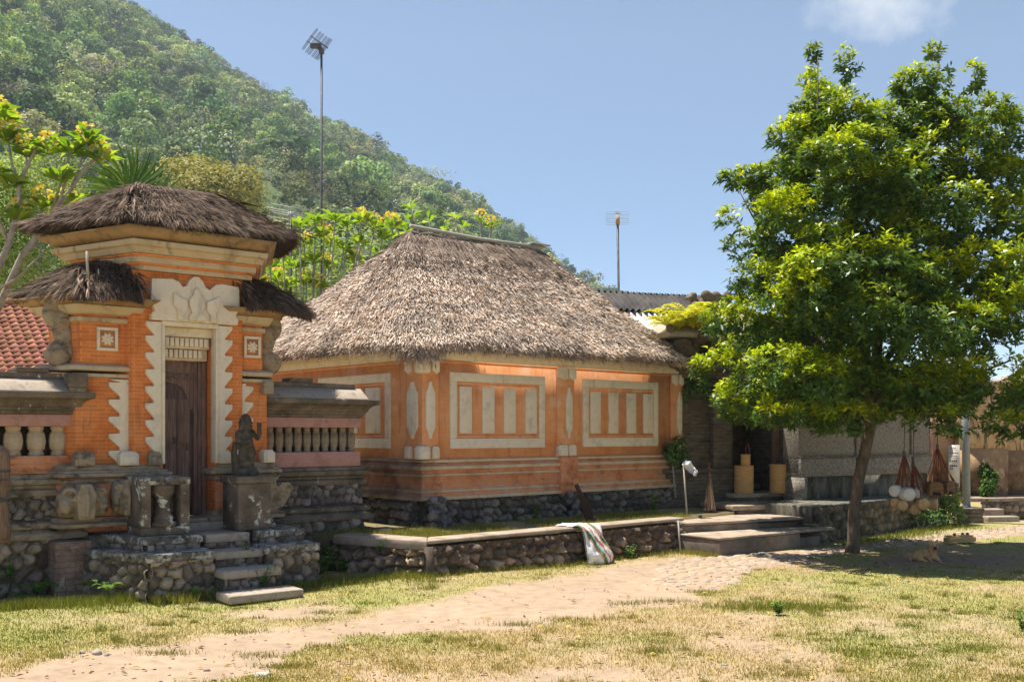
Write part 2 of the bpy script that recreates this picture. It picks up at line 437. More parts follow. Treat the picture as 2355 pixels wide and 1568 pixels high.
M['leaf_bush'] = fibre('light_bush_leaf', [(0.0, (0.10, 0.17, 0.03)), (0.6, (0.22, 0.32, 0.07)), (1.0, (0.40, 0.46, 0.15))], 0.6, 0.4, 0.3)
M['leaf_palm'] = fibre('palm_blade', [(0.0, (0.05, 0.11, 0.022)), (0.6, (0.10, 0.20, 0.035)), (1.0, (0.22, 0.33, 0.09))], 0.45, 0.3, 0.4)
M['leaf_fern'] = fibre('fern_frond', [(0.0, (0.08, 0.17, 0.03)), (0.6, (0.15, 0.27, 0.045)), (1.0, (0.26, 0.36, 0.06))], 0.6, 0.35, 0.25)
M['leaf_gold'] = fibre('golden_fern_frond', [(0.0, (0.30, 0.36, 0.02)), (0.6, (0.58, 0.56, 0.03)), (1.0, (0.70, 0.64, 0.05))], 0.6, 0.4, 0.25)
M['leaf_dry'] = fibre('yellow_green_leaf', [(0.0, (0.20, 0.20, 0.05)), (0.6, (0.36, 0.33, 0.10)), (1.0, (0.46, 0.40, 0.15))], 0.7, 0.3, 0.2)
M['leaf_hill'] = fibre('forest_leaf', [(0.0, (0.55, 0.55, 0.55)), (0.5, (1.0, 1.0, 1.0)), (1.0, (1.5, 1.5, 1.45))], 0.75, 0.22, 0.15, attr=True)
M['petal'] = fibre('yellow_petal', [(0.0, (0.80, 0.52, 0.05)), (0.6, (0.85, 0.66, 0.14)), (1.0, (0.85, 0.75, 0.4))], 0.7, 0.3, 0.2)
M['grass'] = fibre('grass_blade', [(0.0, (0.7, 0.7, 0.7)), (0.6, (1.0, 1.0, 1.0)), (1.0, (1.3, 1.3, 1.3))], 0.8, 0.3, 0.15, attr=True)
M['moss_tuft'] = fibre('yellow_moss', [(0.0, (0.16, 0.17, 0.015)), (1.0, (0.42, 0.36, 0.03))], 0.9, 0.2, 0.1)
M['broom'] = fibre('palm_rib_bristle', [(0.0, (0.10, 0.06, 0.035)), (1.0, (0.24, 0.155, 0.10))], 0.8, 0, 0.2)
M['fur'] = fibre('tan_dog_fur', [(0.0, (0.55, 0.55, 0.55)), (0.6, (1, 1, 1)), (1.0, (1.35, 1.3, 1.25))], 0.9, 0, 0.15, attr=True)
M['black'] = surf('black_horn', [(0.012, 0.01, 0.01), (0.025, 0.02, 0.02)], 10, 0.5, 0.05)

# ---------------------------------------------------------------- ground
def interp(x, pts):
    p = np.array(pts, float); return np.interp(x, p[:, 0], p[:, 1])
TRK_U = [(-600, 1640), (-200, 1580), (0, 1548), (150, 1508), (300, 1478), (480, 1450), (700, 1440), (900, 1405), (1000, 1385), (1250, 1335), (1480, 1290), (1600, 1279), (1750, 1270), (1900, 1262), (2050, 1237), (2354, 1204), (2900, 1160)]
TRK_L = [(-600, 1800), (0, 1700), (300, 1605), (550, 1560), (700, 1500), (900, 1470), (1000, 1450), (1300, 1412), (1550, 1393), (1680, 1352), (1740, 1305), (1850, 1287), (1950, 1274), (2100, 1255), (2354, 1230), (2900, 1190)]

def gh(x, y):
    return (vnoise(np.asarray(x) * 0.9, np.asarray(y) * 0.9, 3, 3) - 0.5) * 0.05 + 0.075 * np.exp(-((x + 0.9) ** 2 + (y - 11.6) ** 2) / 1.6)

def blob(px, py, cx, cy, rx, ry):
    return np.exp(-(((px - cx) / rx) ** 2 + ((py - cy) / ry) ** 2))

def ground_masks(X, Y):
    """0..1 grass cover, greenness, and shaded bare soil at ground points"""
    Yc = np.maximum(Y, 4.0)
    px = CX + F * X / Yc; py = HY + F * H / Yc
    n1 = vnoise(X * 1.1, Y * 1.1, 11, 5); n2 = vnoise(X * 3.1, Y * 3.1, 21, 5); n3 = vnoise(X * 0.45, Y * 0.45, 31, 4)
    wob = (n1 - 0.5) * 44 + (n2 - 0.5) * 26
    sc = np.clip((py - HY) / 350, 0.25, 2)
    d = np.minimum(py + wob * sc - interp(px, TRK_U), interp(px, TRK_L) - (py + wob * sc))
    trk = sstep(-10, 14, d / sc)
    side = blob(px, py, 640, 1412, 150, 18) * 1.1
    g = 0.93 - trk * 1.35 - side
    g -= 0.55 * blob(px, py, 1500, 1580, 600, 70) + 0.4 * blob(px, py, 2050, 1440, 330, 42) + 0.5 * blob(px, py, 1870, 1352, 110, 14) + 0.3 * blob(px, py, 1000, 1560, 260, 40) + 0.35 * blob(px, py, 1650, 1470, 330, 30)
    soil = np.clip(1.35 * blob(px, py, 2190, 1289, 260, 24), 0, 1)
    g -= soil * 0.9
    g = np.clip(g + 0.04 + (n2 - 0.5) * 1.35 + (n1 - 0.5) * 0.9, 0, 1)
    gr = 0.45 + (n3 - 0.5) * 1.3 + (n1 - 0.5) * 1.3
    gr += 0.35 * blob(px, py, 150, 1460, 330, 55) + 0.8 * blob(px, py, 300, 1385, 400, 22) + 0.5 * blob(px, py, 2050, 1345, 380, 38) + 0.5 * blob(px, py, 1800, 1400, 120, 18) + 0.45 * blob(px, py, 2200, 1530, 260, 45) + 0.9 * blob(px, py, 2250, 1220, 400, 40) + 0.3 * blob(px, py, 1000, 1385, 300, 25)
    gr = np.clip(gr, 0, 1)
    far = sstep(20, 40, Y)
    return g * (1 - far) + 0.8 * far, gr * (1 - far) + 0.7 * far, soil

def axis_pts(lo, f0, f1, hi, st, gmul=1.18):
    mid = np.arange(f0, f1 + 1e-6, st); L = []; s = st; x = f0
    while x > lo: s *= gmul; x -= s; L.append(x)
    Rr = []; s = st; x = f1
    while x < hi: s *= gmul; x += s; Rr.append(x)
    return np.concatenate([L[::-1], mid, Rr])
gx = axis_pts(-900, -9.0, 12.5, 900, 0.05); gy = axis_pts(-60, 5.6, 18.0, 1500, 0.05)
GX, GY = np.meshgrid(gx, gy)
GZ = gh(GX, GY) * (1 - sstep(40, 80, np.hypot(GX, GY)))
g_, gr_, soil_ = ground_masks(GX, GY)
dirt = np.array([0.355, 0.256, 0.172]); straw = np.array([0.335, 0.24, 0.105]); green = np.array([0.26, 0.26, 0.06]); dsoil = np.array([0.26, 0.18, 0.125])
nn = vnoise(GX * 2, GY * 2, 77, 5)[..., None]
gc = straw * (1 - gr_[..., None]) + green * gr_[..., None]
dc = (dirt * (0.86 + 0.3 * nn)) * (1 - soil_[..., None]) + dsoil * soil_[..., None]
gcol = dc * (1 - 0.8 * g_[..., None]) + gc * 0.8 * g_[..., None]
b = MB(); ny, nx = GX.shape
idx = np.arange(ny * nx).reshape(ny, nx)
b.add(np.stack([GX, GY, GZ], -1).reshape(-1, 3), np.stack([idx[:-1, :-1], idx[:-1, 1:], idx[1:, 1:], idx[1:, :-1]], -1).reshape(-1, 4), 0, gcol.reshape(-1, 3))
M['ground'] = surf('village_ground', [(0.78, 0.78, 0.78), (1.0, 1.0, 1.0), (1.14, 1.13, 1.12)], 7.0, 0.97, 0.7, 28, attr=True, bdist=0.012,
                   spots=[((0.30, 0.21, 0.13), 20, 0.64, 0.70, 0.5), ((0.60, 0.47, 0.34), 26, 0.66, 0.72, 0.5)])
ground = b.build('ground', M['ground'], smooth=True, kind='structure')

# grass blades
rng = np.random.default_rng(5)
n = 560000
Yg = 6.0 / (1 - rng.random(n) * (1 - 6.0 / 19.5))        # denser near the camera
Xg = (rng.random(n) - 0.5) * 1.9 * Yg
g1, gr1, so1 = ground_masks(Xg, Yg)
keep = rng.random(n) < np.clip(g1 * 1.1 - 0.12, 0, 1) * 0.85
# nothing grows inside buildings or under the terrace
def inside(poly, x, y):
    r = np.zeros(x.shape, bool); p = np.array(poly)
    for i in range(len(p)):
        (x0, y0), (x1, y1) = p[i], p[(i + 1) % len(p)]
        c = ((y0 > y) != (y1 > y)) & (x < (x1 - x0) * (y - y0) / (y1 - y0 + 1e-12) + x0)
        r ^= c
    return r
BLOCK = [(-9, 7.1), (-3.62, 10.05), (-2.3, 11.15), (-2.2, 12.2), (-0.96, 11.5), (2.5, 14.55), (2.87, 13.78), (5.1, 15.4), (9, 19.8), (12, 24), (-12, 24)]
keep &= ~inside(BLOCK, Xg, Yg)
Xg, Yg, gr1 = Xg[keep], Yg[keep], gr1[keep]
def blades(X, Y, Z, gr, hgt, wid, seed):
    rg = np.random.default_rng(seed); n = len(X)
    a = rg.random(n) * 2 * np.pi; ln = rg.random(n) * 0.9
    h = hgt * (0.5 + rg.random(n)); w = wid * (0.7 + 0.6 * rg.random(n))
    P = np.stack([X, Y, Z], 1)
    s = np.stack([np.cos(a), np.sin(a), 0 * a], 1) * w[:, None] * 0.5
    b2 = rg.random(n) * 2 * np.pi
    tip = P + np.stack([np.cos(b2) * ln * h, np.sin(b2) * ln * h, h], 1)
    t = np.clip(gr + (rg.random(n) - 0.5) * 0.7, 0, 1)[:, None]
    c = np.array([0.46, 0.34, 0.12]) * (1 - t) + np.array([0.17, 0.205, 0.026]) * t
    v = np.stack([P - s, P + s, tip], 1).reshape(-1, 3)
    return v, np.arange(n * 3).reshape(-1, 3), np.repeat(c, 3, 0)
b = MB()
v, f, c = blades(Xg, Yg, gh(Xg, Yg), gr1, 0.022, 0.0055, 1)
b.add(v, f, 0, c)
# longer tufts at the foot of the walls, and a weedy patch in the middle of the green
def tufts(n, fx, gr, h, w, seed):
    rg = np.random.default_rng(seed); X, Y = fx(rg, n)
    m = np.ones(n, bool)
    v, f, c = blades(X[m], Y[m], gh(X[m], Y[m]), np.full(m.sum(), gr), h, w, seed + 1); b.add(v, f, 0, c)
def along(p, q, sp):
    def fx(rg, n):
        t = rg.random(n); e = np.abs(rg.normal(0, sp, n))
        d = np.array(q) - np.array(p); nn = np.array([d[1], -d[0]]) / np.hypot(*d)
        cl = vnoise(t * 14, t * 0, 9, 3); e = e * (0.2 + 1.6 * cl)
        return p[0] + d[0] * t + nn[0] * e, p[1] + d[1] * t + nn[1] * e
    return fx
tufts(7500, along((-7.5, 8.25), (-3.75, 10.3), 0.16), 0.95, 0.085, 0.008, 50)
tufts(1500, along((-3.62, 10.02), (-3.05, 10.42), 0.10), 0.7, 0.09, 0.008, 51)
tufts(1200, along((-2.6, 10.75), (-2.2, 11.05), 0.12), 0.8, 0.07, 0.008, 52)
tufts(2500, along((-2.5, 11.3), (-0.9, 11.6), 0.28), 0.85, 0.07, 0.008, 53)
tufts(3500, along((-0.95, 11.47), (2.5, 14.5), 0.12), 0.62, 0.055, 0.008, 54)
tufts(1300, along((2.5, 14.4), (2.85, 13.75), 0.12), 0.6, 0.05, 0.008, 55)
tufts(2500, along((4.9, 15.2), (8.2, 18.6), 0.3), 0.95, 0.07, 0.009, 56)
def patch(cx, cy, rx, ry):
    return lambda rg, n: (cx + rg.normal(0, rx, n), cy + rg.normal(0, ry, n))
tufts(1500, patch(2.55, 9.72, 0.36, 0.11), 0.85, 0.065, 0.007, 57)
for k, (pxx, pyy) in enumerate([(1445, 1390), (730, 1360), (560, 1455), (610, 1505), (380, 1500), (760, 1485), (1190, 1435), (1300, 1425), (1530, 1385), (1880, 1400), (2100, 1420), (2240, 1490), (1940, 1500), (650, 1530), (1050, 1470), (340, 1480), (1620, 1360)]):
    Yt = H * F / (pyy - HY); tufts(230, patch((pxx - CX) / F * Yt, Yt, 0.13, 0.06), 0.75, 0.035, 0.006, 60 + 2 * k)
rgt = np.random.default_rng(99)
for k in range(420):
    Yt = 6.4 / (1 - rgt.random() * (1 - 6.4 / 16)); Xt = (rgt.random() - 0.5) * 1.5 * Yt
    gk, grk, _ = ground_masks(np.array([Xt]), np.array([Yt]))
    if gk[0] > 0.25 and rgt.random() < gk[0] + 0.1 and not inside(BLOCK, np.array([Xt]), np.array([Yt]))[0]:
        sz = rgt.uniform(0.02, 0.09); tufts(int(40 + 900 * sz), patch(Xt, Yt, sz, sz * 0.7), float(np.clip(grk[0] + 0.3, 0, 1)), rgt.uniform(0.022, 0.05), 0.0055, 1000 + 2 * k)
grass = b.build('grass', M['grass'], kind='stuff')
tag(grass, 'short sunburnt grass with green tufts covering the village green', 'grass')

# stone paving of the path
b = MB(); rg = np.random.default_rng(8)
xs = []
grid_ = {}
for k in range(14000):
    Yp = rg.uniform(11.2, 19.5); Xp = rg.uniform(1.0, 10)
    px = CX + F * Xp / Yp; py = HY + F * H / Yp
    u = interp(px, TRK_U); l = interp(px, TRK_L)
    if px > 1500 and u + 3 < py < l - 3 and rg.random() < min(1, (px - 1480) / 250) and not inside(BLOCK, np.array([Xp]), np.array([Yp]))[0]:
        ci = (int(Xp / 0.12), int(Yp / 0.12)); near = [q for a in (-1, 0, 1) for c in (-1, 0, 1) for q in grid_.get((ci[0] + a, ci[1] + c), ())]
        if all((Xp - a) ** 2 + (Yp - c) ** 2 > 0.0125 for a, c in near):
            xs.append((Xp, Yp)); grid_.setdefault(ci, []).append((Xp, Yp))
for Xp, Yp in xs:
    m = 7; a = np.sort(rg.random(m) * 2 * np.pi); rr = rg.uniform(0.045, 0.068) * (0.85 + 0.3 * rg.random(m)); a0 = np.arange(m) / m * 2 * np.pi
    z = float(gh(Xp, Yp)); cc = rg.uniform(0.8, 1.15) * np.array([0.42, 0.32, 0.235])
    v = [(Xp + math.cos(t) * r * 1.15, Yp + math.sin(t) * r, z - 0.01) for t, r in zip(a0, rr)] + [(Xp + math.cos(t) * r, Yp + math.sin(t) * r * 0.85, z + 0.011) for t, r in zip(a0, rr)]
    b.add(v, [tuple(range(m, 2 * m))] + [(i, (i + 1) % m, m + (i + 1) % m, m + i) for i in range(m)], 0, cc)
b.build('stone_path', M['rubble'], kind='structure')

# ---------------------------------------------------------------- hill and forest
SKYL = [(-1400, -900), (-900, -620), (-400, -380), (0, -190), (320, -5), (480, 90), (600, 172), (720, 242), (840, 295), (930, 352), (1000, 388), (1100, 455), (1200, 520), (1240, 560), (1330, 632), (1430, 672), (1500, 705), (1650, 760), (2000, 830), (2500, 870), (3400, 900)]
def ridge(px):
    Rr = 360 + np.clip(px, -1400, 3400) * 0.16
    sk = interp(px, SKYL) + 10.0 / Rr * F
    return Rr, np.maximum((HY - sk) / F * Rr, 2.0)
def hill_pt(px, t):
    Rr, zr = ridge(px)
    D = 62 + (Rr - 62) * t
    gul = (vnoise(px * 0.006 + 3, t * 2.2, 41, 3) - 0.5)
    z = zr * np.where(t < 1, np.clip(t, 0, 1) ** 1.12, 1 - 1.2 * (t - 1) ** 1.3) + gul * 24 * np.sin(np.clip(t, 0, 1) * np.pi)
    return np.stack([(px - CX) / F * D, D, H + z - 2.5 * (1 - np.clip(t * 8, 0, 1))], -1)
pxs = np.linspace(-1300, 3300, 150); ts = np.linspace(0, 1.5, 60)
PX, TT = np.meshgrid(pxs, ts)
V = hill_pt(PX, TT); idx = np.arange(V.shape[0] * V.shape[1]).reshape(V.shape[:2])
b = MB(); b.add(V.reshape(-1, 3), np.stack([idx[:-1, :-1], idx[:-1, 1:], idx[1:, 1:], idx[1:, :-1]], -1).reshape(-1, 4))
M['hill'] = surf('forest_floor', [(0.035, 0.055, 0.02), (0.07, 0.10, 0.035), (0.13, 0.14, 0.06)], 0.05, 1.0, 0.5, 0.5)
b.build('hill', M['hill'], smooth=True, kind='structure')

def crown_variant(rg, n, style):
    """leaf clumps (position, normal) of a tree crown of radius about 1"""
    P = []; N = []
    nb = rg.integers(6, 11)
    for k in range(nb):
        a = rg.random() * 2 * np.pi; q = rg.random() ** 0.6
        r = rg.uniform(0.30, 0.52)
        if style == 1: c = np.array([math.cos(a) * q * 0.45, math.sin(a) * q * 0.45, rg.uniform(-0.5, 1.1)]); 
        elif style == 2: c = np.array([math.cos(a) * q * 0.95, math.sin(a) * q * 0.95, 0.45 + 0.25 * (1 - q) + rg.normal(0, 0.06)]); r *= 0.75
        else: c = np.array([math.cos(a) * q * 0.7, math.sin(a) * q * 0.7, 0.1 + 0.7 * (1 - q * q) * rg.uniform(0.5, 1.1)])
        m = n // nb
        d = nrm(rg.normal(size=(m, 3)) + np.array([0, 0, 0.35]))
        P.append(c + d * r * rg.uniform(0.72, 1.08, (m, 1)) * np.array([1, 1, 0.8])); N.append(nrm(d + rg.normal(0, 0.35, (m, 3))))
    return np.concatenate(P), np.concatenate(N)
rg = np.random.default_rng(12)
VAR = [crown_variant(rg, 400, s) for s in (0, 0, 0, 1, 1, 2, 2, 0)]
BARE = [crown_variant(rg, 170, 2) for _ in range(2)]
PAL = [(0.16, 0.21, 0.055), (0.22, 0.28, 0.065), (0.29, 0.33, 0.085), (0.10, 0.155, 0.055), (0.055, 0.095, 0.045), (0.27, 0.27, 0.10), (0.38, 0.38, 0.13), (0.44, 0.34, 0.23)]
NT = 5200
pxt = rg.uniform(-700, 1700, NT * 3); tt = np.sqrt(rg.uniform(0.0, 1.02, NT * 3))
keepw = rg.random(NT * 3) < 1.0
pxt, tt = pxt[keepw][:NT], tt[keepw][:NT]
base = hill_pt(pxt, tt)
b = MB(); PP = []; DD = []; NN2 = []; SZ = []; CC = []
sp2 = np.clip(0.5 + (vnoise(base[:, 0] * 0.035, base[:, 1] * 0.03, 57, 3) - 0.32) * 2.6, 0.42, 1.3)
sp = vnoise(base[:, 0] * 0.02, base[:, 1] * 0.02, 55, 3)
for i in range(len(base)):
    k = int(np.clip((sp[i] - 0.3) / 0.4 * len(PAL) + rg.normal(0, 2.0), 0, len(PAL) - 1)); k = rg.integers(0, len(PAL)) if rg.random() < 0.6 else k
    if rg.random() < 0.09: k = 7
    bare = k == 7
    P, N = (BARE[rg.integers(2)] if bare else VAR[rg.integers(len(VAR))])
    D = base[i, 1]
    s = rg.uniform(1.7, 4.2) * (1.45 if rg.random() < 0.1 else 1) * (0.75 + 0.25 * min(1, D / 300)) * (1.25 if rg.random() < 0.12 else 1)
    ca, sa = math.cos(rg.random() * 6.28), 0; sa = math.sqrt(max(0, 1 - ca * ca))
    Rm = np.array([[ca, -sa, 0], [sa, ca, 0], [0, 0, 1]])
    Q = (P @ Rm.T) * s * np.array([1, 1, rg.uniform(0.85, 1.35)]) + base[i] + np.array([0, 0, s * 0.75])
    Nn = N @ Rm.T
    T = nrm(np.cross(Nn, rg.normal(size=Nn.shape)))
    PP.append(Q); DD.append(T); NN2.append(Nn); SZ.append(np.full(len(Q), (0.165 if not bare else 0.10) * s) * rg.uniform(0.7, 1.3, len(Q)))
    pk_ = np.array(PAL[k]); pk_ = pk_ * 0.82 + pk_.mean() * 0.2
    cj = pk_ * sp2[i] * rg.uniform(0.8, 1.25) * np.array([rg.uniform(0.78, 1.06), 1.06, rg.uniform(0.85, 1.25)])
    CC.append(np.tile(cj, (len(Q), 1)))
PP = np.concatenate(PP); DD = np.concatenate(DD); NN2 = np.concatenate(NN2); SZ = np.concatenate(SZ); CC = np.concatenate(CC)
NN2 = nrm(NN2 + np.array([0, -0.1, 0.8]))
b.leaves(PP - DD * SZ[:, None] * 0.5, DD, NN2, SZ, SZ * 0.85, 0, CC, droop=0.1)
# pale bare stems between the crowns
for i in rg.choice(len(base), 140, replace=False):
    p = base[i] + np.array([rg.normal(0, 3), rg.normal(0, 3), 0]); h = rg.uniform(5, 9)
    b.tube([p, p + np.array([rg.normal(0, .4), 0, h * .6]), p + np.array([rg.normal(0, .8), 0, h])], [0.16, 0.12, 0.07], 4, 0, False, (0.30, 0.27, 0.22))
forest = b.build('forest', M['leaf_hill'], kind='stuff')
tag(forest, 'dense green and dry brown forest covering the hillside behind the roofs', 'forest')
del PP, DD, NN2, SZ, CC

# ---------------------------------------------------------------- building helpers
def rubble(b, p0, p1, z0, z1, cell=0.12, depth=0.045, seed=0, res=0.016, grey=(0.18, 0.145, 0.115), mortar=(0.10, 0.08, 0.062), var=0.6, smooth_top=0.0, mi=0, stretch=1.0, warm=0.12, crag=0.38):
    """a wall face of real bulging stones between plan points p0 -> p1 (outward = right of the direction)"""
    p0 = np.array(p0, float); p1 = np.array(p1, float); L = np.hypot(*(p1 - p0)); d = (p1 - p0) / L; nn = np.array([d[1], -d[0]])
    nu = max(2, int(L / res)); nv = max(2, int((z1 - z0) / res))
    U, V_ = np.meshgrid(np.linspace(0, L, nu), np.linspace(0, z1 - z0, nv))
    wu = U + (vnoise(U * 9, V_ * 9, seed + 3, 3) - 0.5) * cell * 0.45; wv = V_ + (vnoise(U * 9, V_ * 9, seed + 4, 3) - 0.5) * cell * 0.45
    cu, cv = cell * stretch, cell * 0.85
    f1 = np.full(U.shape, 9.0); f2 = np.full(U.shape, 9.0); idv = np.zeros(U.shape)
    iu = np.floor(wu / cu).astype(int); iv = np.floor(wv / cv).astype(int)
    for a in (-1, 0, 1):
        for c in (-1, 0, 1):
            ju = iu + a; jv = iv + c
            h = (ju * 73856093 ^ jv * 19349663 ^ (seed * 83492791)) & 0xffffff
            ra = ((h * 1103515245 + 12345) & 0xffff) / 65535.0; rb = ((h * 22695477 + 1) >> 4 & 0xffff) / 65535.0
            qx = (ju + 0.15 + 0.7 * ra + 0.5 * (jv % 2) - 0.25) * cu; qy = (jv + 0.2 + 0.6 * rb) * cv
            dd = np.hypot((wu - qx) / cu, (wv - qy) / cv)
            idn = ((h * 48271) & 0xffff) / 65535.0
            m = dd < f1
            f2 = np.where(m, f1, np.minimum(f2, dd)); idv = np.where(m, idn, idv); f1 = np.where(m, dd, f1)
    e = sstep(0.03, 0.42, f2 - f1)
    hgt = e * (0.55 + 0.45 * (1 - np.clip(f1, 0, 1))) * (0.7 + 0.6 * idv)
    cover = np.zeros(U.shape)
    if smooth_top > 0:
        cover = sstep(smooth_top + 0.10, smooth_top - 0.06, (z1 - z0 - V_) + (vnoise(U * 4, V_ * 5, seed + 9, 4) - 0.5) * 0.34)
        hgt = hgt * (1 - cover) + 0.55 * cover
    if crag:
        hgt = hgt * (1 - crag) + crag * e * (0.3 + 1.1 * np.abs(vnoise(U * 11 + idv * 5, V_ * 13, seed + 12, 4) - 0.5) * 2 + 0.5 * idv)
    off = hgt * depth + (vnoise(U * 30, V_ * 30, seed, 3) - 0.5) * 0.008
    X = p0[0] + d[0] * U + nn[0] * off; Y = p0[1] + d[1] * U + nn[1] * off
    v = np.stack([X, Y, z0 + V_], -1).reshape(-1, 3)
    idx = np.arange(nu * nv).reshape(nv, nu)
    tone = (1 - var + 2 * var * idv)[..., None] * np.array(grey) * (1 + warm * (np.stack([idv * 13 % 1, idv * 7 % 1 * 0.5, idv * 0], -1) - 0.3))
    col = np.where((e > 0.12)[..., None], tone, np.array(mortar))
    col = col * (1 - cover[..., None]) + np.array([0.125, 0.09, 0.066]) * (0.75 + 0.5 * vnoise(U * 6, V_ * 6, seed + 7, 4))[..., None] * cover[..., None]
    b.add(v, np.stack([idx[:-1, :-1], idx[:-1, 1:], idx[1:, 1:], idx[1:, :-1]], -1).reshape(-1, 4), mi, col.reshape(-1, 3))
    return b

def hip_roof(b, eave, ridge, z_e, z_r, thick, inner, n=160, m=26, sag=0.12, rough=0.05, seed=1, roundc=0.18, corner_drop=0.05, mi=0):
    """thatched hip roof; eave: 4 plan corners (counter-clockwise), ridge: 2 plan points. Returns a sampler for the straw"""
    E = np.array(eave, float); Rg = np.array(ridge, float)
    per = np.concatenate([np.linspace(E[i], E[(i + 1) % 4], n // 4, endpoint=False) for i in range(4)])
    q = n // 4
    rid = np.concatenate([np.linspace(Rg[0], Rg[1], q, endpoint=False), np.repeat(Rg[1:2], q, 0), np.linspace(Rg[1], Rg[0], q, endpoint=False), np.repeat(Rg[0:1], q, 0)])
    cen = E.mean(0)
    w = np.minimum(np.arange(n) % q, q - np.arange(n) % q) / q
    cor = np.exp(-(w / roundc) ** 2)
    per = per + (cen - per) * (cor * 0.035)[:, None]
    zr = np.asarray(z_r, float)
    zrid = np.concatenate([np.linspace(zr[0], zr[1], q, endpoint=False), np.repeat(zr[1], q), np.linspace(zr[1], zr[0], q, endpoint=False), np.repeat(zr[0], q)])
    ze = np.concatenate([np.linspace(z_e[i], z_e[(i + 1) % 4], q, endpoint=False) for i in range(4)]) - corner_drop * cor
    t = np.linspace(0, 1, m)
    tt = t[:, None]
    Z = ze[None] + (zrid - ze)[None] * (tt - sag * np.sin(tt * np.pi)) 
    XY = per[None] * (1 - t[:, None, None]) + rid[None] * t[:, None, None]
    a = np.arange(n) / n * 40
    bump = (vnoise(np.broadcast_to(a[None], Z.shape) * 1.3, np.broadcast_to(tt * 16, Z.shape), seed, 4) - 0.5) * 2 * rough
    bump *= np.clip((1 - tt) * 4, 0.3, 1)
    Z = Z + bump + thick * np.ones_like(Z)
    V = np.concatenate([XY, Z[..., None]], -1)
    # lower edge: rounded lip then back underneath to the wall
    lipz = ze + (vnoise(a * 3.1, a * 0, seed + 5, 3) - 0.5) * rough * 1.2
    lip1 = np.concatenate([per + (cen - per) * -0.012, (lipz + thick * 0.45)[:, None]], 1)
    lip2 = np.concatenate([per + (cen - per) * 0.012, lipz[:, None]], 1)
    inn = np.array(inner, float); ip = np.concatenate([np.linspace(inn[i], inn[(i + 1) % 4], q, endpoint=False) for i in range(4)])
    und = np.concatenate([ip, (lipz + 0.10)[:, None]], 1)
    ALL = np.concatenate([und[None], lip2[None], lip1[None], V], 0)
    mm = ALL.shape[0]; idx = np.arange(mm * n).reshape(mm, n)
    nx = np.roll(idx, -1, 1)
    b.add(ALL.reshape(-1, 3), np.stack([idx[:-1], nx[:-1], nx[1:], idx[1:]], -1).reshape(-1, 4), mi)
    def sample(cnt, rgn, edge=0.0):
        """random points on the slope with down-slope direction and normal"""
        A = V[:-1]; B_ = np.roll(V, -1, 1)[:-1]; C_ = V[1:]
        area = np.linalg.norm(np.cross(B_ - A, C_ - A), axis=-1)
        pr = (area / area.sum()).ravel()
        k = rgn.choice(len(pr), cnt, p=pr); i, j = np.unravel_index(k, area.shape)
        u = rgn.random((cnt, 1)); w2 = rgn.random((cnt, 1)); j2 = (j + 1) % n
        P = (V[i, j] * (1 - u) + V[i, j2] * u) * (1 - w2) + (V[i + 1, j] * (1 - u) + V[i + 1, j2] * u) * w2
        dn = nrm(V[i, j] - V[i + 1, j] + 1e-6); nn = nrm(np.cross(V[i, j2] - V[i, j] + 1e-7, V[i + 1, j] - V[i, j]))
        nn = np.where(nn[:, 2:3] < 0, -nn, nn)
        return P, dn, nn, i / (m - 1)
    def lip(cnt, rgn):
        j = rgn.integers(0, n, cnt); u = rgn.random((cnt, 1)); j2 = (j + 1) % n; h = rgn.random((cnt, 1)) ** 0.7
        top = V[0]; bot = lip2
        P = (bot[j] * (1 - u) + bot[j2] * u) * (1 - h) + (top[j] * (1 - u) + top[j2] * u) * h
        out = np.concatenate([nrm(per[j] - cen), np.zeros((cnt, 1))], 1)
        return P, out
    return sample, lip

def straw(b, P, D, N, L, Wd, rgn, lift=0.25, jit=0.35, mi=1):
    n = len(P)
    D = nrm(D + rgn.normal(0, jit, (n, 3)) + N * lift * rgn.random((n, 1)))
    Nn = nrm(N + rgn.normal(0, 0.25, (n, 3)))
    b.leaves(P + N * 0.004, D, Nn, L * (0.6 + 0.8 * rgn.random(n)), Wd * (0.6 + 0.8 * rgn.random(n)), mi, droop=0.04, fold=0.05)

# ================================================================ TEMPLE GATE
GO = (-4.225, 10.96, 0.0); GA = math.atan2(0.613, 0.79)
gate = thing('temple_gate', 'orange brick and sandstone gateway with a narrow wooden door and dark palm fibre roofs', 'gate', GO, GA)
SK = 0.42                                              # the flanks splay outwards towards the back
def splay(x0, x1, y0, y1, k=SK):
    return [(x0, y0), (x1, y0), (x1 + k * (y1 - y0), y1), (x0 - k * (y1 - y0), y1)]

# brick body: two piers and the wall over the door
b = MB()
b.prism(splay(0.06, 0.40, 0.0, 0.85, 0)[:2] + [(0.40, 0.85), (-0.25, 0.85)], 0.74, 3.50, 0, 'z')
b.prism([(1.0, 0.0), (1.33, 0.0), (1.62, 0.85), (1.0, 0.85)], 0.74, 3.50, 0, 'z')
b.box(0.40, 1.0, 0.0, 0.85, 2.93, 3.50)
b.build('brick_wall', M['brick'], gate, bev=0.006)
b = MB(); b.box(0.28, 1.14, -0.075, 0.42, 0.60, 0.735); b.box(0.38, 1.02, -0.22, -0.075, 0.60, 0.70)
b.build('threshold', M['slab'], gate, bev=0.012)

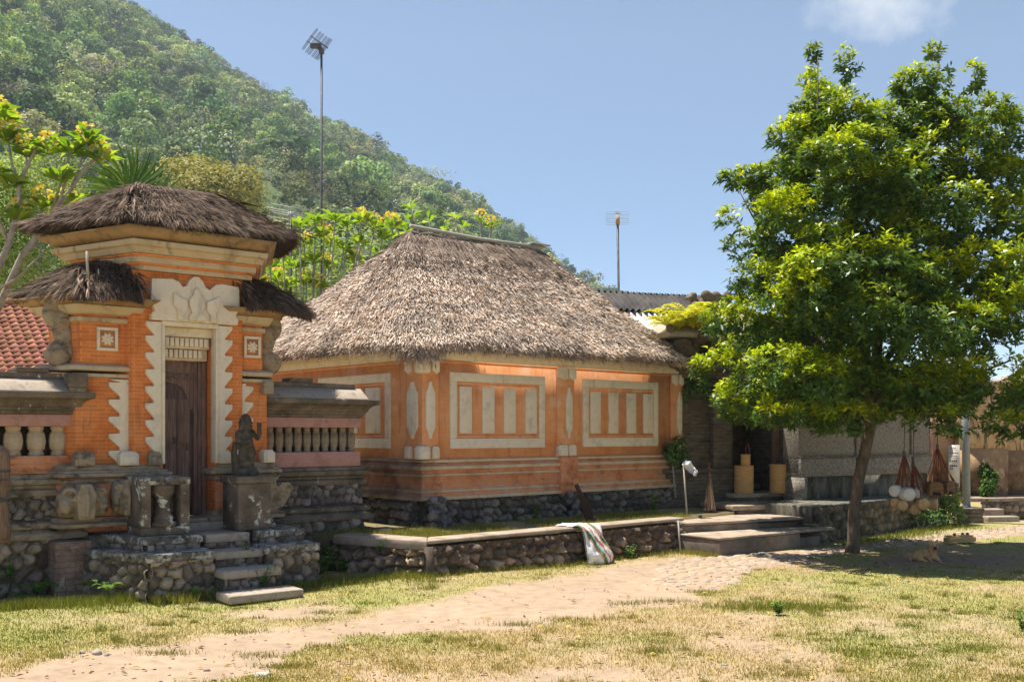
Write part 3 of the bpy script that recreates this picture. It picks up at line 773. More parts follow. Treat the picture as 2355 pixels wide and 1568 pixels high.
# toothed stone jambs
def jamb(side):
    s = 1 if side < 0 else -1; ox = 0.20 if side < 0 else 1.19; ix = 0.372 if side < 0 else 1.018
    p = [(ix, 1.36), (ix, 2.94), (ox + s * 0.0, 2.94), (ox, 2.90), (ox + s * 0.09, 2.795)]
    z = 2.785
    while z > 1.55:
        p += [(ox + s * 0.09, z), (ox, z - 0.004), (ox, z - 0.055), (ox + s * 0.09, z - 0.165)]
        z -= 0.187
    p += [(ox + s * 0.03, 1.46), (ox + s * 0.03, 1.36)]
    b = MB(); b.prism(p, -0.05, 0.06); o = b.build('toothed_jamb', M['sand'], gate, bev=0.004)
    b = MB(); xa, xb = (0.372, 0.404) if side < 0 else (0.986, 1.018)
    b.box(xa, xb, -0.065, 0.10, 1.36, 2.90); b.build('jamb_fillet', M['sand'], gate, bev=0.004)
jamb(-1); jamb(1)
b = MB(); b.box(0.372, 1.018, -0.065, 0.10, 2.902, 2.952); b.build('lintel_band', M['sand'], gate, bev=0.004)

# carved lintel panel with a lotus vase
b = MB()
prof = [(0.245, 2.955), (1.235, 2.955), (1.25, 3.02), (1.215, 3.06), (1.262, 3.16), (1.255, 3.40), (1.05, 3.42), (0.97, 3.40), (0.905, 3.335), (0.86, 3.36), (0.825, 3.43), (0.775, 3.475), (0.725, 3.475), (0.675, 3.43), (0.64, 3.36), (0.595, 3.345), (0.55, 3.40), (0.48, 3.425), (0.25, 3.41), (0.24, 3.17), (0.285, 3.06), (0.245, 3.02)]
b.prism(prof, -0.09, 0.02); b.build('carved_lintel', M['sand'], gate, bev=0.006)
b = MB()
b.prism([(0.655, 2.96), (0.845, 2.96), (0.845, 3.03), (0.80, 3.05), (0.84, 3.14), (0.83, 3.22), (0.79, 3.26), (0.775, 3.33), (0.745, 3.35), (0.715, 3.33), (0.70, 3.26), (0.66, 3.22), (0.655, 3.14), (0.69, 3.05), (0.655, 3.03)], -0.135, -0.092, taper=0.06)
b.prism([(0.52, 2.96), (0.60, 2.96), (0.60, 3.04), (0.645, 3.10), (0.645, 3.20), (0.56, 3.235), (0.475, 3.28), (0.48, 3.14), (0.53, 3.05)], -0.125, -0.092, taper=0.08)
b.prism([(0.98, 2.96), (0.90, 2.96), (0.90, 3.04), (0.857, 3.10), (0.857, 3.20), (0.94, 3.235), (1.02, 3.28), (1.015, 3.14), (0.97, 3.05)], -0.125, -0.092, taper=0.08)
b.build('lotus_relief', M['sand'], gate, bev=0.01)

# dentil courses over the door, and the door itself
b = MB()
b.box(0.405, 0.985, 0.05, 0.34, 2.80, 2.90)
for k in range(9): b.box(0.45 + k * 0.056, 0.494 + k * 0.056, 0.065, 0.12, 2.69, 2.785)
b.box(0.41, 0.98, 0.12, 0.34, 2.67, 2.80)
for k in range(8): b.box(0.46 + k * 0.056, 0.502 + k * 0.056, 0.13, 0.18, 2.565, 2.655)
b.box(0.43, 0.98, 0.20, 0.34, 2.54, 2.67)
b.build('dentil_courses', M['sand'], gate, bev=0.004)
door = MB(); door.box(0.50, 0.86, 0.335, 0.375, 0.742, 2.36)
door = door.build('door', M['wood'], gate)
b = MB(); 
for k in range(2): b.box(0.535 + k * 0.155, 0.535 + k * 0.155 + 0.13, 0.322, 0.3345, 0.86, 1.5); b.box(0.535 + k * 0.155, 0.535 + k * 0.155 + 0.13, 0.322, 0.3345, 1.58, 2.1)
b.build('door_panel', M['wood'], door, bev=0.006)
b = MB(); b.box(0.672, 0.684, 0.312, 0.334, 0.75, 2.2); b.build('door_batten', M['wood'], door, bev=0.003)
b = MB(); b.lathe([(0.018, -0.03), (0.022, 0), (0.018, 0.03)], (0.64, 0.31, 1.62), 10); b.build('door_latch', M['darkmetal'], door)
b = MB()
for x0, x1, y0 in ((0.404, 0.50, 0.30), (0.86, 0.90, 0.30), (0.90, 0.935, 0.27), (0.935, 0.985, 0.24)): b.box(x0, x1, y0, 0.40, 0.742, 2.535)
b.box(0.50, 0.86, 0.30, 0.40, 2.40, 2.535)
arch = [(0.50, 2.40), (0.86, 2.40), (0.86, 1.98), (0.815, 1.98), (0.81, 2.06), (0.77, 2.16), (0.72, 2.235), (0.66, 2.27), (0.60, 2.28), (0.50, 2.29)]
b.prism(arch, 0.318, 0.334)
for k in range(14): b.ball((0.53 + k * 0.024, 0.312, 2.345 + 0.015 * math.sin(k * 1.9)), (0.014, 0.01, 0.02), 8, 6)
b.build('carved_door_frame', M['wood'], gate, bev=0.004)

# cornice of alternating stone and brick courses
cp = [(0.15, -0.02), (1.385, -0.02), (1.72, 0.80), (-0.19, 0.80)]
b = MB()
b.rings(cp, [(0.00, 3.50), (0.05, 3.50), (0.05, 3.555), (0.02, 3.555)], 0)
b.rings(cp, [(0.07, 3.575), (0.095, 3.575), (0.10, 3.645), (0.06, 3.645)], 0)
b.rings(cp, [(0.125, 3.665), (0.16, 3.67), (0.19, 3.73), (0.225, 3.745), (0.235, 3.80), (0.1, 3.80)], 0)
b.build('cornice', M['cornice'], gate, bev=0.004)
b = MB()
b.rings(cp, [(0.02, 3.53), (0.07, 3.557), (0.08, 3.574), (0.03, 3.574)], 0)
b.rings(cp, [(0.06, 3.63), (0.115, 3.647), (0.135, 3.664), (0.08, 3.664)], 0)
b.build('cornice_brick_course', M['brick'], gate)
b = MB(); b.rings(cp, [(0.12, 3.805), (0.20, 3.825), (0.33, 3.93), (0.10, 3.95)], 0); b.build('soffit_board', M['soffit'], gate)

# main roof
rg = np.random.default_rng(3)
def ijuk_roof(name, eave, ridge, ze, zr, thick, inner, cnt, seed, moss=False, sag=0.0, **kw):
    b = MB(); rgn = np.random.default_rng(seed)
    sm, lp = hip_roof(b, eave, ridge, ze, zr, thick, inner, 96, 16, sag=sag, rough=0.035, seed=seed, **kw)
    P, D, N, t = sm(cnt, rgn); straw(b, P, D, N, 0.17, 0.0055, rgn, lift=0.10, jit=0.12)
    P, O = lp(cnt // 3, rgn); straw(b, P, nrm(O * 0.55 + np.array([0, 0, -0.8])), O, 0.05, 0.0055, rgn, lift=0.1, jit=0.15)
    # loose pale strands tied over the hips
    E = np.array(eave); Rr = np.array(ridge)
    for ci, ri in ((0, 0), (1, 1)):
        for k in range(60):
            t = rgn.uniform(0.05, 0.95); p = E[ci] * (1 - t) + Rr[ri] * t; z = (ze[ci] * (1 - t) + zr[ri] * t) + thick + 0.03
            P = np.array([[p[0] + rgn.normal(0, 0.035), p[1] + rgn.normal(0, 0.035), z + rgn.normal(0, 0.012)]])
            d = np.array([[E[ci][0] - Rr[ri][0], E[ci][1] - Rr[ri][1], (ze[ci] - zr[ri])]])
            straw(b, P, nrm(d), np.array([[0, 0, 1.0]]), np.array([0.28]), np.array([0.02]), rgn, 0.1, 0.2)
    o = b.build(name, [M['ijuk_base'], M['ijuk']], gate)
    return o
rf = ijuk_roof('thatch_roof', [(-0.12, -0.40), (1.95, -0.24), (2.28, 1.25), (-0.86, 1.22)], [(0.27, 0.45), (1.10, 0.48)], (3.93, 3.97, 4.0, 3.98), (4.49, 4.51), 0.08,
               [(0.10, -0.15), (1.5, -0.12), (1.7, 0.8), (-0.2, 0.8)], 34000, 4, sag=-0.01, corner_drop=-0.02)
b = MB(); rgn = np.random.default_rng(31)
for c, n in ((0.62, 150), (0.72, 260), (0.98, 120), (1.16, 170), (1.30, 70), (0.47, 20)):
    b = MB(); P = np.stack([c + rgn.normal(0, 0.04, n), -0.385 + (c * 0.075) + rgn.normal(0, 0.012, n), 3.985 + rgn.normal(0, 0.03, n)], 1)
    D = nrm(np.stack([rgn.normal(0, .5, n), -np.abs(rgn.normal(0.4, .4, n)), rgn.normal(-0.3, .5, n)], 1))
    b.leaves(P, D, rgn.normal(size=(n, 3)), 0.03, 0.012)
    b.build('moss_tuft', M['moss_tuft'], rf)

# the two lower flanking wings
def wing(m):
    """m=-1 left wing, +1 right wing"""
    X = (lambda x: x) if m < 0 else (lambda x: 1.39 - x)
    x0 = -0.50 if m < 0 else -0.29                       # outer edge (the right wing is narrower)
    def pl(xa, xb, y0, y1, k=SK):
        p = [(X(xa), y0), (X(xb), y0), (X(xb), y1), (X(xa - k * (y1 - y0)), y1)]
        return p if m < 0 else p[::-1][1:] + p[::-1][:1]
    b = MB()
    b.prism(pl(x0, 0.07, 0.10, 0.62), 1.36, 2.33, 0, 'z')
    b.prism(pl(x0 + 0.055, 0.07, 0.10, 0.60), 2.43, 3.0, 0, 'z')
    b.build('wing_wall', M['brick'], gate, bev=0.006)
    b = MB()
    b.rings(pl(x0, 0.07, 0.10, 0.62), [(0.0, 2.30), (0.05, 2.31), (0.05, 2.345), (0.02, 2.35)], 0)
    b.rings(pl(x0, 0.07, 0.10, 0.62), [(0.03, 2.375), (0.07, 2.38), (0.07, 2.425), (0.0, 2.455)], 0)
    b.rings(pl(x0 + 0.055, 0.07, 0.10, 0.60), [(0.0, 2.90), (0.035, 2.91), (0.035, 2.955), (0.0, 2.955)], 0)
    b.rings(pl(x0 + 0.055, 0.07, 0.10, 0.60), [(0.05, 2.985), (0.085, 3.0), (0.13, 3.08), (0.0, 3.08)], 0)
    b.build('wing_moulding', M['cornice'], gate, bev=0.004)
    b = MB(); b.rings(pl(x0 + 0.055, 0.07, 0.10, 0.60), [(0.10, 3.085), (0.16, 3.09), (0.26, 3.165), (0.05, 3.17)], 0); b.build('wing_soffit', M['soffit'], gate)
    # toothed inner edge
    p = [(X(0.065), 1.36), (X(0.065), 2.29), (X(-0.16 if m < 0 else -0.02), 2.29)]
    z = 2.28; a, c = (-0.05, -0.165) if m < 0 else (0.0, -0.10)
    while z > 1.52:
        p += [(X(a), z - 0.02), (X(c), z - 0.024), (X(c), z - 0.07), (X(a), z - 0.175)]; z -= 0.187
    p += [(X(a), 1.40), (X(a), 1.36)]
    b = MB(); b.prism(p, 0.055, 0.12); b.build('wing_toothed_trim', M['sand'], gate, bev=0.004)
    # square flower panel
    fx = -0.175 if m < 0 else -0.10; w = 0.11 if m < 0 else 0.105
    fr = MB()
    for a0, a1, c0, c1 in ((-w, w, 0.095, 0.128), (-w, w, -0.128, -0.095), (-w, -w + 0.032, -0.094, 0.094), (w - 0.032, w, -0.094, 0.094)):
        xs = sorted((X(fx + a0), X(fx + a1))); fr.box(xs[0], xs[1], 0.07, 0.11, 2.727 + c0, 2.727 + c1)
    fr = fr.build('flower_panel', M['sand'], gate, bev=0.004)
    b = MB(); b.box(X(fx) - w + 0.03, X(fx) + w - 0.03, 0.092, 0.11, 2.727 - 0.096, 2.727 + 0.096); b.build('panel_ground', M['old_orange'], fr)
    b = MB()
    for k in range(8):
        a = k * math.pi / 4 + 0.39; Mx = Matrix.Translation((X(fx) + math.cos(a) * 0.042, 0.082, 2.727 + math.sin(a) * 0.042)) @ Matrix.Rotation(-a, 4, 'Y')
        b.ball((0, 0, 0), (0.030, 0.014, 0.017), 8, 6, 0, Mx)
    b.ball((X(fx), 0.078, 2.727), (0.022, 0.018, 0.022), 10, 8); b.build('rosette', M['sand'], fr, smooth=True)
    # scroll on the outer flank
    b = MB()
    c0 = np.array([X(x0 - 0.12), 0.30])
    pts = []
    for k in range(26):
        t = k / 25; a = -0.5 + t * 7.6
        if t < 0.5: pts.append((0.10 * math.cos(3.1 - t * 9), 0.56 + 0.11 * math.sin(3.1 - t * 9)))
        else: pts.append((0.10 * math.cos(t * 9 - 2.8) + 0.0, 0.16 + 0.12 * math.sin(t * 9 - 2.8)))
    s = 1 if m < 0 else -1
    b.tube([(c0[0] - s * x_, c0[1] + abs(x_) * 0.1, 2.44 + z_) for x_, z_ in pts], 0.07, 10)
    b.ball((c0[0] + s * 0.02, c0[1], 2.58), (0.15, 0.12, 0.13)); b.ball((c0[0] + s * 0.03, c0[1], 2.93), (0.10, 0.1, 0.11)); b.ball((c0[0] + s * 0.07, c0[1] + 0.02, 2.75), (0.08, 0.1, 0.17))
    b.build('scroll_ornament', M['oldsand'], gate, voxel=0.016)
wing(-1); wing(1)
ijuk_roof('wing_roof', [(-0.50, -0.24), (0.10, -0.24), (0.06, 0.80), (-0.98, 0.78)], [(-0.33, 0.30), (0.06, 0.32)], (3.12, 3.14, 3.3, 3.17), (3.50, 3.56), 0.09, [(-0.42, -0.02), (0.06, -0.02), (0.0, 0.5), (-0.6, 0.5)], 15000, 6, sag=-0.04, corner_drop=0.03)
ijuk_roof('wing_roof', [(1.32, -0.24), (1.86, -0.20), (2.58, 0.70), (1.36, 0.80)], [(1.33, 0.30), (1.64, 0.30)], (3.16, 3.14, 3.2, 3.3), (3.55, 3.48), 0.09, [(1.34, -0.02), (1.7, 0.0), (1.9, 0.5), (1.36, 0.5)], 15000, 7, sag=-0.04, corner_drop=0.03)
b = MB(); b.tube([(-0.43, -0.12, 3.30), (-0.455, -0.16, 3.62)], [0.016, 0.012], 6); b.tube([(-0.30, -0.05, 3.36), (-0.31, -0.06, 3.46)], 0.008, 5)
b.build('ridge_peg', M['bamboo'], gate)

# base: mouldings, carved brackets and little capping blocks
for bx0, bx1 in ((-0.62, 0.385), (1.005, 1.73)):
    left = bx0 < 0
    pl = [(bx0, -0.02), (bx1, -0.02), (bx1 if left else bx1 + 0.28, 0.66), (bx0 - 0.28 if left else bx0, 0.66)]
    b = MB(); b.prism(pl, 0.742, 1.25, 0, 'z'); b.build('plinth_wall', M['old_orange'], gate)
    b = MB()
    b.rings(pl, [(0.0, 1.30), (0.0, 1.335), (-0.03, 1.365), (-0.1, 1.365)], 0)
    b.rings(pl, [(0.03, 1.225), (0.085, 1.235), (0.085, 1.27), (0.045, 1.28), (0.045, 1.30), (0.0, 1.302)], 0)
    b.rings(pl, [(0.0, 1.165), (0.035, 1.17), (0.035, 1.21), (0.0, 1.21)], 0)
    b.rings(pl, [(0.10, 0.70), (0.12, 0.705), (0.12, 0.74), (0.06, 0.76), (0.05, 0.80), (0.0, 0.81)], 0)
    b.build('plinth_moulding', M['oldsand'], gate, bev=0.004)
for k, (x0, x1) in enumerate(((-0.545, -0.345), (-0.085, 0.115), (0.225, 0.36), (1.03, 1.165), (1.235, 1.33), (1.57, 1.71))):
    b = MB(); y0 = -0.075
    b.box(x0, x1, y0, 0.10, 1.352, 1.47); b.box(x0 + 0.03, x1 - 0.03, y0 - 0.012, y0, 1.365, 1.45)
    b.prism([(x0, y0), (x1, y0), (x1, 0.10), (x0, 0.10)], 1.47, 1.505, 0, 'z', taper=0.35)
    b.build('capping_block', M['oldsand'] if k in (0, 2) else M['sand'], gate, bev=0.004)
b = MB(); b.box(-0.60, -0.40, -0.02, 0.2, 2.19, 2.34); b.prism([(-0.58, 0.0), (-0.42, 0.0), (-0.42, 0.16), (-0.58, 0.16)], 2.10, 2.19, 0, 'z', taper=-0.2); b.build('corner_block', M['moss'], gate, bev=0.012)
b = MB(); b.box(1.60, 1.73, 0.0, 0.2, 2.17, 2.33); b.build('corner_block', M['oldsand'], gate, bev=0.012)

def bracket(cx, w, z0, z1, d, name='carved_bracket'):
    b = MB(); h = z1 - z0; zc = z0 + h * 0.5
    b.prism([(cx - w * 0.16, z0), (cx + w * 0.16, z0), (cx + w * 0.2, z0 + h * 0.7), (cx + w * 0.1, z1), (cx - w * 0.1, z1), (cx - w * 0.2, z0 + h * 0.7)], d - 0.15, 0.02)
    for s in (-1, 1):
        b.ball((cx + s * w * 0.28, d + 0.06, zc), (w * 0.24, 0.13, h * 0.47)); b.ball((cx + s * w * 0.38, d + 0.0, z0 + h * 0.38), (w * 0.14, 0.11, h * 0.30))
        b.tube([(cx + s * w * (0.30 + 0.13 * math.cos(a)), d - 0.05 - 0.01 * a, z0 + h * (0.70 + 0.16 * math.sin(a))) for a in np.linspace(0, 4.5, 12)], 0.022, 6)
    b.ball((cx, d - 0.12, z0 + h * 0.45), (w * 0.12, 0.06, h * 0.42)); b.tube([(cx, d - 0.17, z0 + h * 0.1), (cx, d - 0.19, z0 + h * 0.5), (cx, d - 0.14, z0 + h * 0.9)], 0.02, 6)
    b.build(name, M['oldsand'], gate, voxel=0.012)
bracket(-0.49, 0.50, 0.80, 1.17, -0.16); bracket(-0.06, 0.25, 0.82, 1.20, -0.13)
b = MB()
prof = [(1.45, 0.80), (1.62, 0.80), (1.72, 0.84), (1.80, 0.95), (1.83, 1.05), (1.78, 1.11), (1.70, 1.10), (1.64, 1.05), (1.60, 1.14), (1.66, 1.20), (1.60, 1.215), (1.52, 1.15), (1.46, 1.04)]
b.prism(prof, -0.28, -0.08); b.tube([(x, -0.28, z) for x, z in prof[4:11]], 0.02, 6); b.build('carved_bracket', M['oldsand'], gate, voxel=0.012)

# ================================================================ BALUSTRADE WALLS on both sides of the gate
def bal_wall(name, label, s0, s1, d, nb, base_seed, returns=False):
    w = thing(name, label, 'wall', GO, GA)
    pl = [(s0, d), (s1, d), (s1, d + 0.36), (s0, d + 0.36)]
    sh = 0.0
    b = MB(); rubble(b, (s0, d - 0.06), (s1, d - 0.06), -0.15, 0.60, 0.17, 0.07, base_seed, grey=(0.23, 0.185, 0.145), mortar=(0.13, 0.10, 0.07))
    b.build('stone_base', M['rubble'], w, smooth=True)
    b = MB(); b.rings(pl, [(0.08, 0.575), (0.13, 0.585), (0.13, 0.65), (0.06, 0.69), (0.10, 0.70), (0.10, 0.755), (-0.02, 0.80)], 0)
    b.rings(pl, [(0.02, 1.03), (0.06, 1.04), (0.06, 1.10), (0.025, 1.115), (0.025, 1.15), (0.09, 1.165), (0.09, 1.215), (0.05, 1.225), (0.05, 1.265), (0.0, 1.275)], 0)
    b.build('ledge_moulding', M['moss'] if s0 > 0 else M['oldsand'], w, bev=0.006)
    b = MB(); rubble(b, (s0, d - 0.012), (s1, d - 0.012), 0.79, 1.04, 0.115, 0.045, base_seed + 1, grey=(0.20, 0.175, 0.155), mortar=(0.07, 0.055, 0.045)); b.build('cobble_band', M['rubble'], w, smooth=True)
    b = MB(); b.box(s0, s1, d + 0.05, d + 0.34, 0.0, 1.03); b.box(s0, s1, d, d + 0.36, 1.27, 1.462); b.build('parapet', M['pink'] if s0 > 0 else M['old_orange'], w, bev=0.005)
    b = MB(); b.box(s0, s1, d, d + 0.36, 1.775, 1.90); b.build('upper_rail', M['pink'], w, bev=0.005)
    b = MB(); b.box(s0, s1, d + 0.27, d + 0.33, 1.462, 1.775); b.build('back_screen', M['moss'], w)
    n0 = 11 if s0 > 0 else 17
    proto = None
    for k in range(n0):
        x = s0 + (s1 - s0) * (k + 0.5) / n0; r = (s1 - s0) / n0 * 0.36
        if proto is None:
            b = MB()
            b.lathe([(r, 0), (r, 0.03), (r * 0.86, 0.035), (r * 0.9, 0.055), (r * 1.12, 0.075), (r * 1.25, 0.15), (r * 1.12, 0.23), (r * 0.9, 0.255), (r * 0.86, 0.275), (r, 0.28), (r, 0.313)], (0, 0, 0), 8, 0, sq=True)
            proto = b.build('baluster', M['oldsand'] if s0 > 0 else M['cornice'], w, bev=0.004); proto.location = (x, d + 0.14, 1.462)
        else:
            c = proto.copy(); COL.objects.link(c); c.parent = w; c.location = (x, d + 0.14, 1.462); c.rotation_euler = (0, 0, 0.05 * math.sin(k * 3.1))
    b = MB(); b.rings(pl, [(0.0, 1.90), (0.03, 1.905), (0.03, 1.94), (0.055, 1.945), (0.055, 1.975), (0.08, 1.98), (0.08, 2.005), (0.12, 2.05), (0.19, 2.075), (0.19, 2.135), (0.1, 2.14)], 0)
    b.build('cornice', M['moss'], w, bev=0.006)
    b = MB(); b.prism([(d - 0.17, 2.138), (d + 0.53, 2.138), (d + 0.30, 2.285), (d + 0.06, 2.285)], s0 - 0.02, s1 + 0.04, 0, 'y', Matrix(((0, 1, 0, 0), (1, 0, 0, 0), (0, 0, 1, 0), (0, 0, 0, 1))))
    b.build('sloped_coping', M['slab'], w, bev=0.01)
    b = MB(); b.box(s0, s1 - 0.05, d + 0.05, d + 0.31, 2.286, 2.345)
    xm = s0 + (s1 - s0) * (0.42 if s0 > 0 else 0.9)
    b.box(xm - 0.16, xm + 0.16, d + 0.06, d + 0.30, 2.346, 2.40); b.build('ridge_course', M['moss'], w, bev=0.008)
    return w
wl = bal_wall('balustrade_wall', 'low orange balustrade wall with sloped stone coping, between the carved wooden post and the gate', -4.31, -0.515, 0.17, 8, 21)
b = MB(); b.box(-0.78, -0.42, -0.22, 0.12, -0.1, 0.575)
M['oldbrick'] = surf('bare_old_brick', [(0.14, 0.085, 0.065), (0.26, 0.17, 0.13), (0.34, 0.25, 0.2)], 7.0, 0.97, 0.7, 30, spots=[((0.42, 0.38, 0.32), 9, 0.58, 0.66, 0.7), (DK, 7, 0.58, 0.7, 0.8)], brick=(0.20, 0.062, (0.35, 0.3, 0.26), 0.9))
b.build('brick_pier', M['oldbrick'], wl, bev=0.012)
wr = bal_wall('balustrade_wall', 'grey mossy balustrade wall with faded pink panels, between the gate and the orange house', 1.70, 3.10, 0.35, 11, 33)
b = MB(); b.box(2.78, 3.10, 0.712, 1.7, 0.3, 2.2); b.build('return_wall', M['moss'], wr)
b = MB(); rubble(b, (-0.42, -0.13), (1.95, -0.13), -0.1, 0.61, 0.16, 0.06, 44, grey=(0.2, 0.165, 0.13)); b.box(-0.42, 1.95, -0.125, 0.5, -0.1, 0.60); 
b.build('foundation', M['rubble'], gate, smooth=False)

# ================================================================ STAIRCASE
stair = thing('stone_staircase', 'short stone staircase between stepped cobble cheek walls, leading up to the gate door', 'staircase', GO, GA)
for k, (x0, x1, y0, y1, z0, z1) in enumerate(((0.46, 1.26, -1.76, -1.40, 0.01, 0.095), (0.56, 1.20, -1.36, -0.98, 0.20, 0.288), (0.585, 1.135, -1.06, -0.70, 0.37, 0.452), (0.60, 1.10, -0.76, -0.13, 0.52, 0.612))):
    b = MB(); b.box(x0, x1, y0, y1, z0, z1); b.build('tread', M['slab'], stair, bev=0.014)
b = MB()
for x0, x1, y, z0, z1 in ((0.575, 1.13, -1.31, -0.1, 0.20), (0.575, 1.13, -1.01, 0.2, 0.37), (0.6, 1.1, -0.72, 0.37, 0.52)):
    rubble(b, (x0, y), (x1, y), z0, z1, 0.11, 0.04, int(z0 * 100) + 60, grey=(0.2, 0.17, 0.14)); b.box(x0, x1, y + 0.004, -0.12, z0, z1 - 0.01, col=(0.1, 0.08, 0.06))
b.build('riser', M['rubble'], stair)
def cheek(x0, x1, seed):
    lf = x0 < 0.5
    b = MB()
    q = [(x0, -1.08), (x1, -1.08), (x1, -0.12), (x0 - (0.42 if lf else 0), -0.12)]
    rubble(b, q[0], q[1], -0.1, 0.40, 0.135, 0.055, seed, grey=(0.26, 0.21, 0.16))
    rubble(b, q[3], q[0], -0.1, 0.40, 0.135, 0.055, seed + 1, grey=(0.20, 0.16, 0.12))
    rubble(b, q[1], q[2], -0.1, 0.40, 0.135, 0.055, seed + 2, grey=(0.2, 0.17, 0.14))
    b.prism(q, -0.1, 0.39, 0, 'z')
    q2 = [(x0 + 0.06, -0.78), (x1 - 0.03, -0.78), (x1 - 0.03, -0.12), (x0 - (0.16 if lf else -0.06), -0.12)]
    rubble(b, q2[0], q2[1], 0.46, 0.545, 0.11, 0.035, seed + 3, grey=(0.25, 0.22, 0.18))
    rubble(b, q2[3], q2[0], 0.46, 0.545, 0.11, 0.035, seed + 4, grey=(0.2, 0.17, 0.14)); b.prism(q2, 0.46, 0.54, 0, 'z')
    b.hascol = True
    b.build('cheek_wall', M['rubble'], stair)
    b = MB(); b.prism(outset(q, 0.03), 0.395, 0.482, 0, 'z'); b.prism(outset(q2, 0.03), 0.545, 0.622, 0, 'z')
    b.build('cheek_slab', M['lichen'], stair, bev=0.012)
cheek(-0.09, 0.555, 70); cheek(1.145, 1.75, 80)

# pedestals and the guardian statue
def world_g(s, d): return (GO[0] + s * math.cos(GA) - d * math.sin(GA), GO[1] + s * math.sin(GA) + d * math.cos(GA))
px_, py_ = world_g(0.215, -0.40)
ped = thing('carved_pedestal', 'weathered square stone pedestal with a hollow niche holding a carved urn, empty on top', 'pedestal', (px_, py_, 0.622), GA)
b = MB()
b.box(-0.255, -0.155, -0.25, 0.25, 0.09, 0.60); b.box(0.155, 0.255, -0.25, 0.25, 0.09, 0.60); b.box(-0.154, 0.154, -0.04, 0.25, 0.09, 0.53); b.box(-0.255, 0.255, -0.25, 0.25, 0.0, 0.089)
b.build('niche', M['pier'], ped, bev=0.012)
b = MB(); b.box(-0.262, 0.262, -0.26, 0.26, 0.533, 0.615) ; b.build('top_slab', M['lichen'], ped, bev=0.014)
b = MB(); b.lathe([(0.135, 0.091), (0.14, 0.13), (0.10, 0.15), (0.115, 0.18), (0.08, 0.22), (0.085, 0.26), (0.07, 0.30), (0.075, 0.34), (0.085, 0.37), (0.07, 0.39), (0.10, 0.42), (0.125, 0.45), (0.12, 0.48), (0.13, 0.53)], (0, -0.14, 0), 20)
b.build('urn', M['pier'], ped, smooth=True)
px_, py_ = world_g(1.20, -0.40)
ped2 = thing('stone_pedestal', 'brown square stone pedestal with white lichen patches, carrying the statue', 'pedestal', (px_, py_, 0.622), GA)
b = MB(); b.box(-0.19, 0.20, -0.25, 0.2, 0.0, 0.52); b.build('shaft', M['pier'], ped2, bev=0.012)
b = MB(); b.box(-0.22, 0.235, -0.28, 0.22, 0.521, 0.60); b.build('cap', M['pier'], ped2, bev=0.014)
b = MB(); b.box(0.201, 0.28, -0.2, 0.1, 0.0, 0.06); b.box(0.201, 0.26, -0.18, 0.1, 0.07, 0.13); b.build('side_step', M['lichen'], ped2, bev=0.01)

stt = thing('guardian_statue', 'small dark mossy stone guardian statue with a tall headdress, standing on the lichen patched pedestal', 'statue', (px_, py_, 1.222), GA + 0.15)
b = MB()
b.lathe([(0.15, 0), (0.15, 0.05), (0.135, 0.06), (0.12, 0.09)], (0, 0, 0), 14)
b.ball((0, 0, 0.13), (0.105, 0.09, 0.09)); b.ball((-0.045, -0.02, 0.22), (0.05, 0.055, 0.15)); b.ball((0.045, -0.02, 0.22), (0.05, 0.055, 0.15))      # skirted legs
b.ball((0, 0.01, 0.34), (0.095, 0.075, 0.085)); b.ball((0, 0, 0.435), (0.09, 0.07, 0.085)); b.ball((0, -0.02, 0.36), (0.075, 0.07, 0.06))
b.ball((-0.085, 0, 0.475), (0.042, 0.045, 0.045)); b.ball((0.085, 0, 0.475), (0.042, 0.045, 0.045))
b.tube([(-0.10, 0, 0.47), (-0.12, -0.03, 0.40), (-0.06, -0.09, 0.375), (0.03, -0.10, 0.40)], [0.032, 0.03, 0.027, 0.025], 8)       # arm across the chest
b.tube([(0.10, 0, 0.47), (0.135, -0.04, 0.42), (0.125, -0.09, 0.47), (0.115, -0.10, 0.52)], [0.032, 0.03, 0.027, 0.025], 8)       # raised arm with club
b.tube([(0.118, -0.10, 0.42), (0.112, -0.105, 0.60)], [0.018, 0.03], 8)
b.tube([(-0.10, 0.03, 0.06), (-0.13, 0.03, 0.25), (-0.11, 0.03, 0.38)], [0.05, 0.035, 0.03], 8)                                    # sash
b.tube([(0.09, 0.03, 0.36), (0.12, 0.02, 0.25), (0.08, 0.0, 0.16)], [0.03, 0.032, 0.02], 8)
b.ball((0, -0.015, 0.55), (0.062, 0.066, 0.07)); b.ball((0, -0.075, 0.54), (0.018, 0.022, 0.018)); b.ball((0, -0.065, 0.515), (0.035, 0.02, 0.013))
for s in (-1, 1): b.ball((s * 0.026, -0.068, 0.563), (0.016, 0.014, 0.014)); b.ball((s * 0.066, 0, 0.55), (0.018, 0.026, 0.045))
b.lathe([(0.078, 0.585), (0.082, 0.605), (0.066, 0.62), (0.07, 0.64), (0.048, 0.66), (0.05, 0.675), (0.02, 0.70)], (0, 0, 0), 14)
M['statue'] = surf('mossy_dark_stone', [(0.035, 0.03, 0.024), (0.085, 0.07, 0.053), (0.14, 0.118, 0.085)], 14, 0.97, 0.7, 60, spots=[((0.42, 0.42, 0.36), 22, 0.66, 0.7, 0.7), ((0.11, 0.10, 0.03), 12, 0.6, 0.7, 0.6)])
b.build('body', M['statue'], stt, voxel=0.0075)

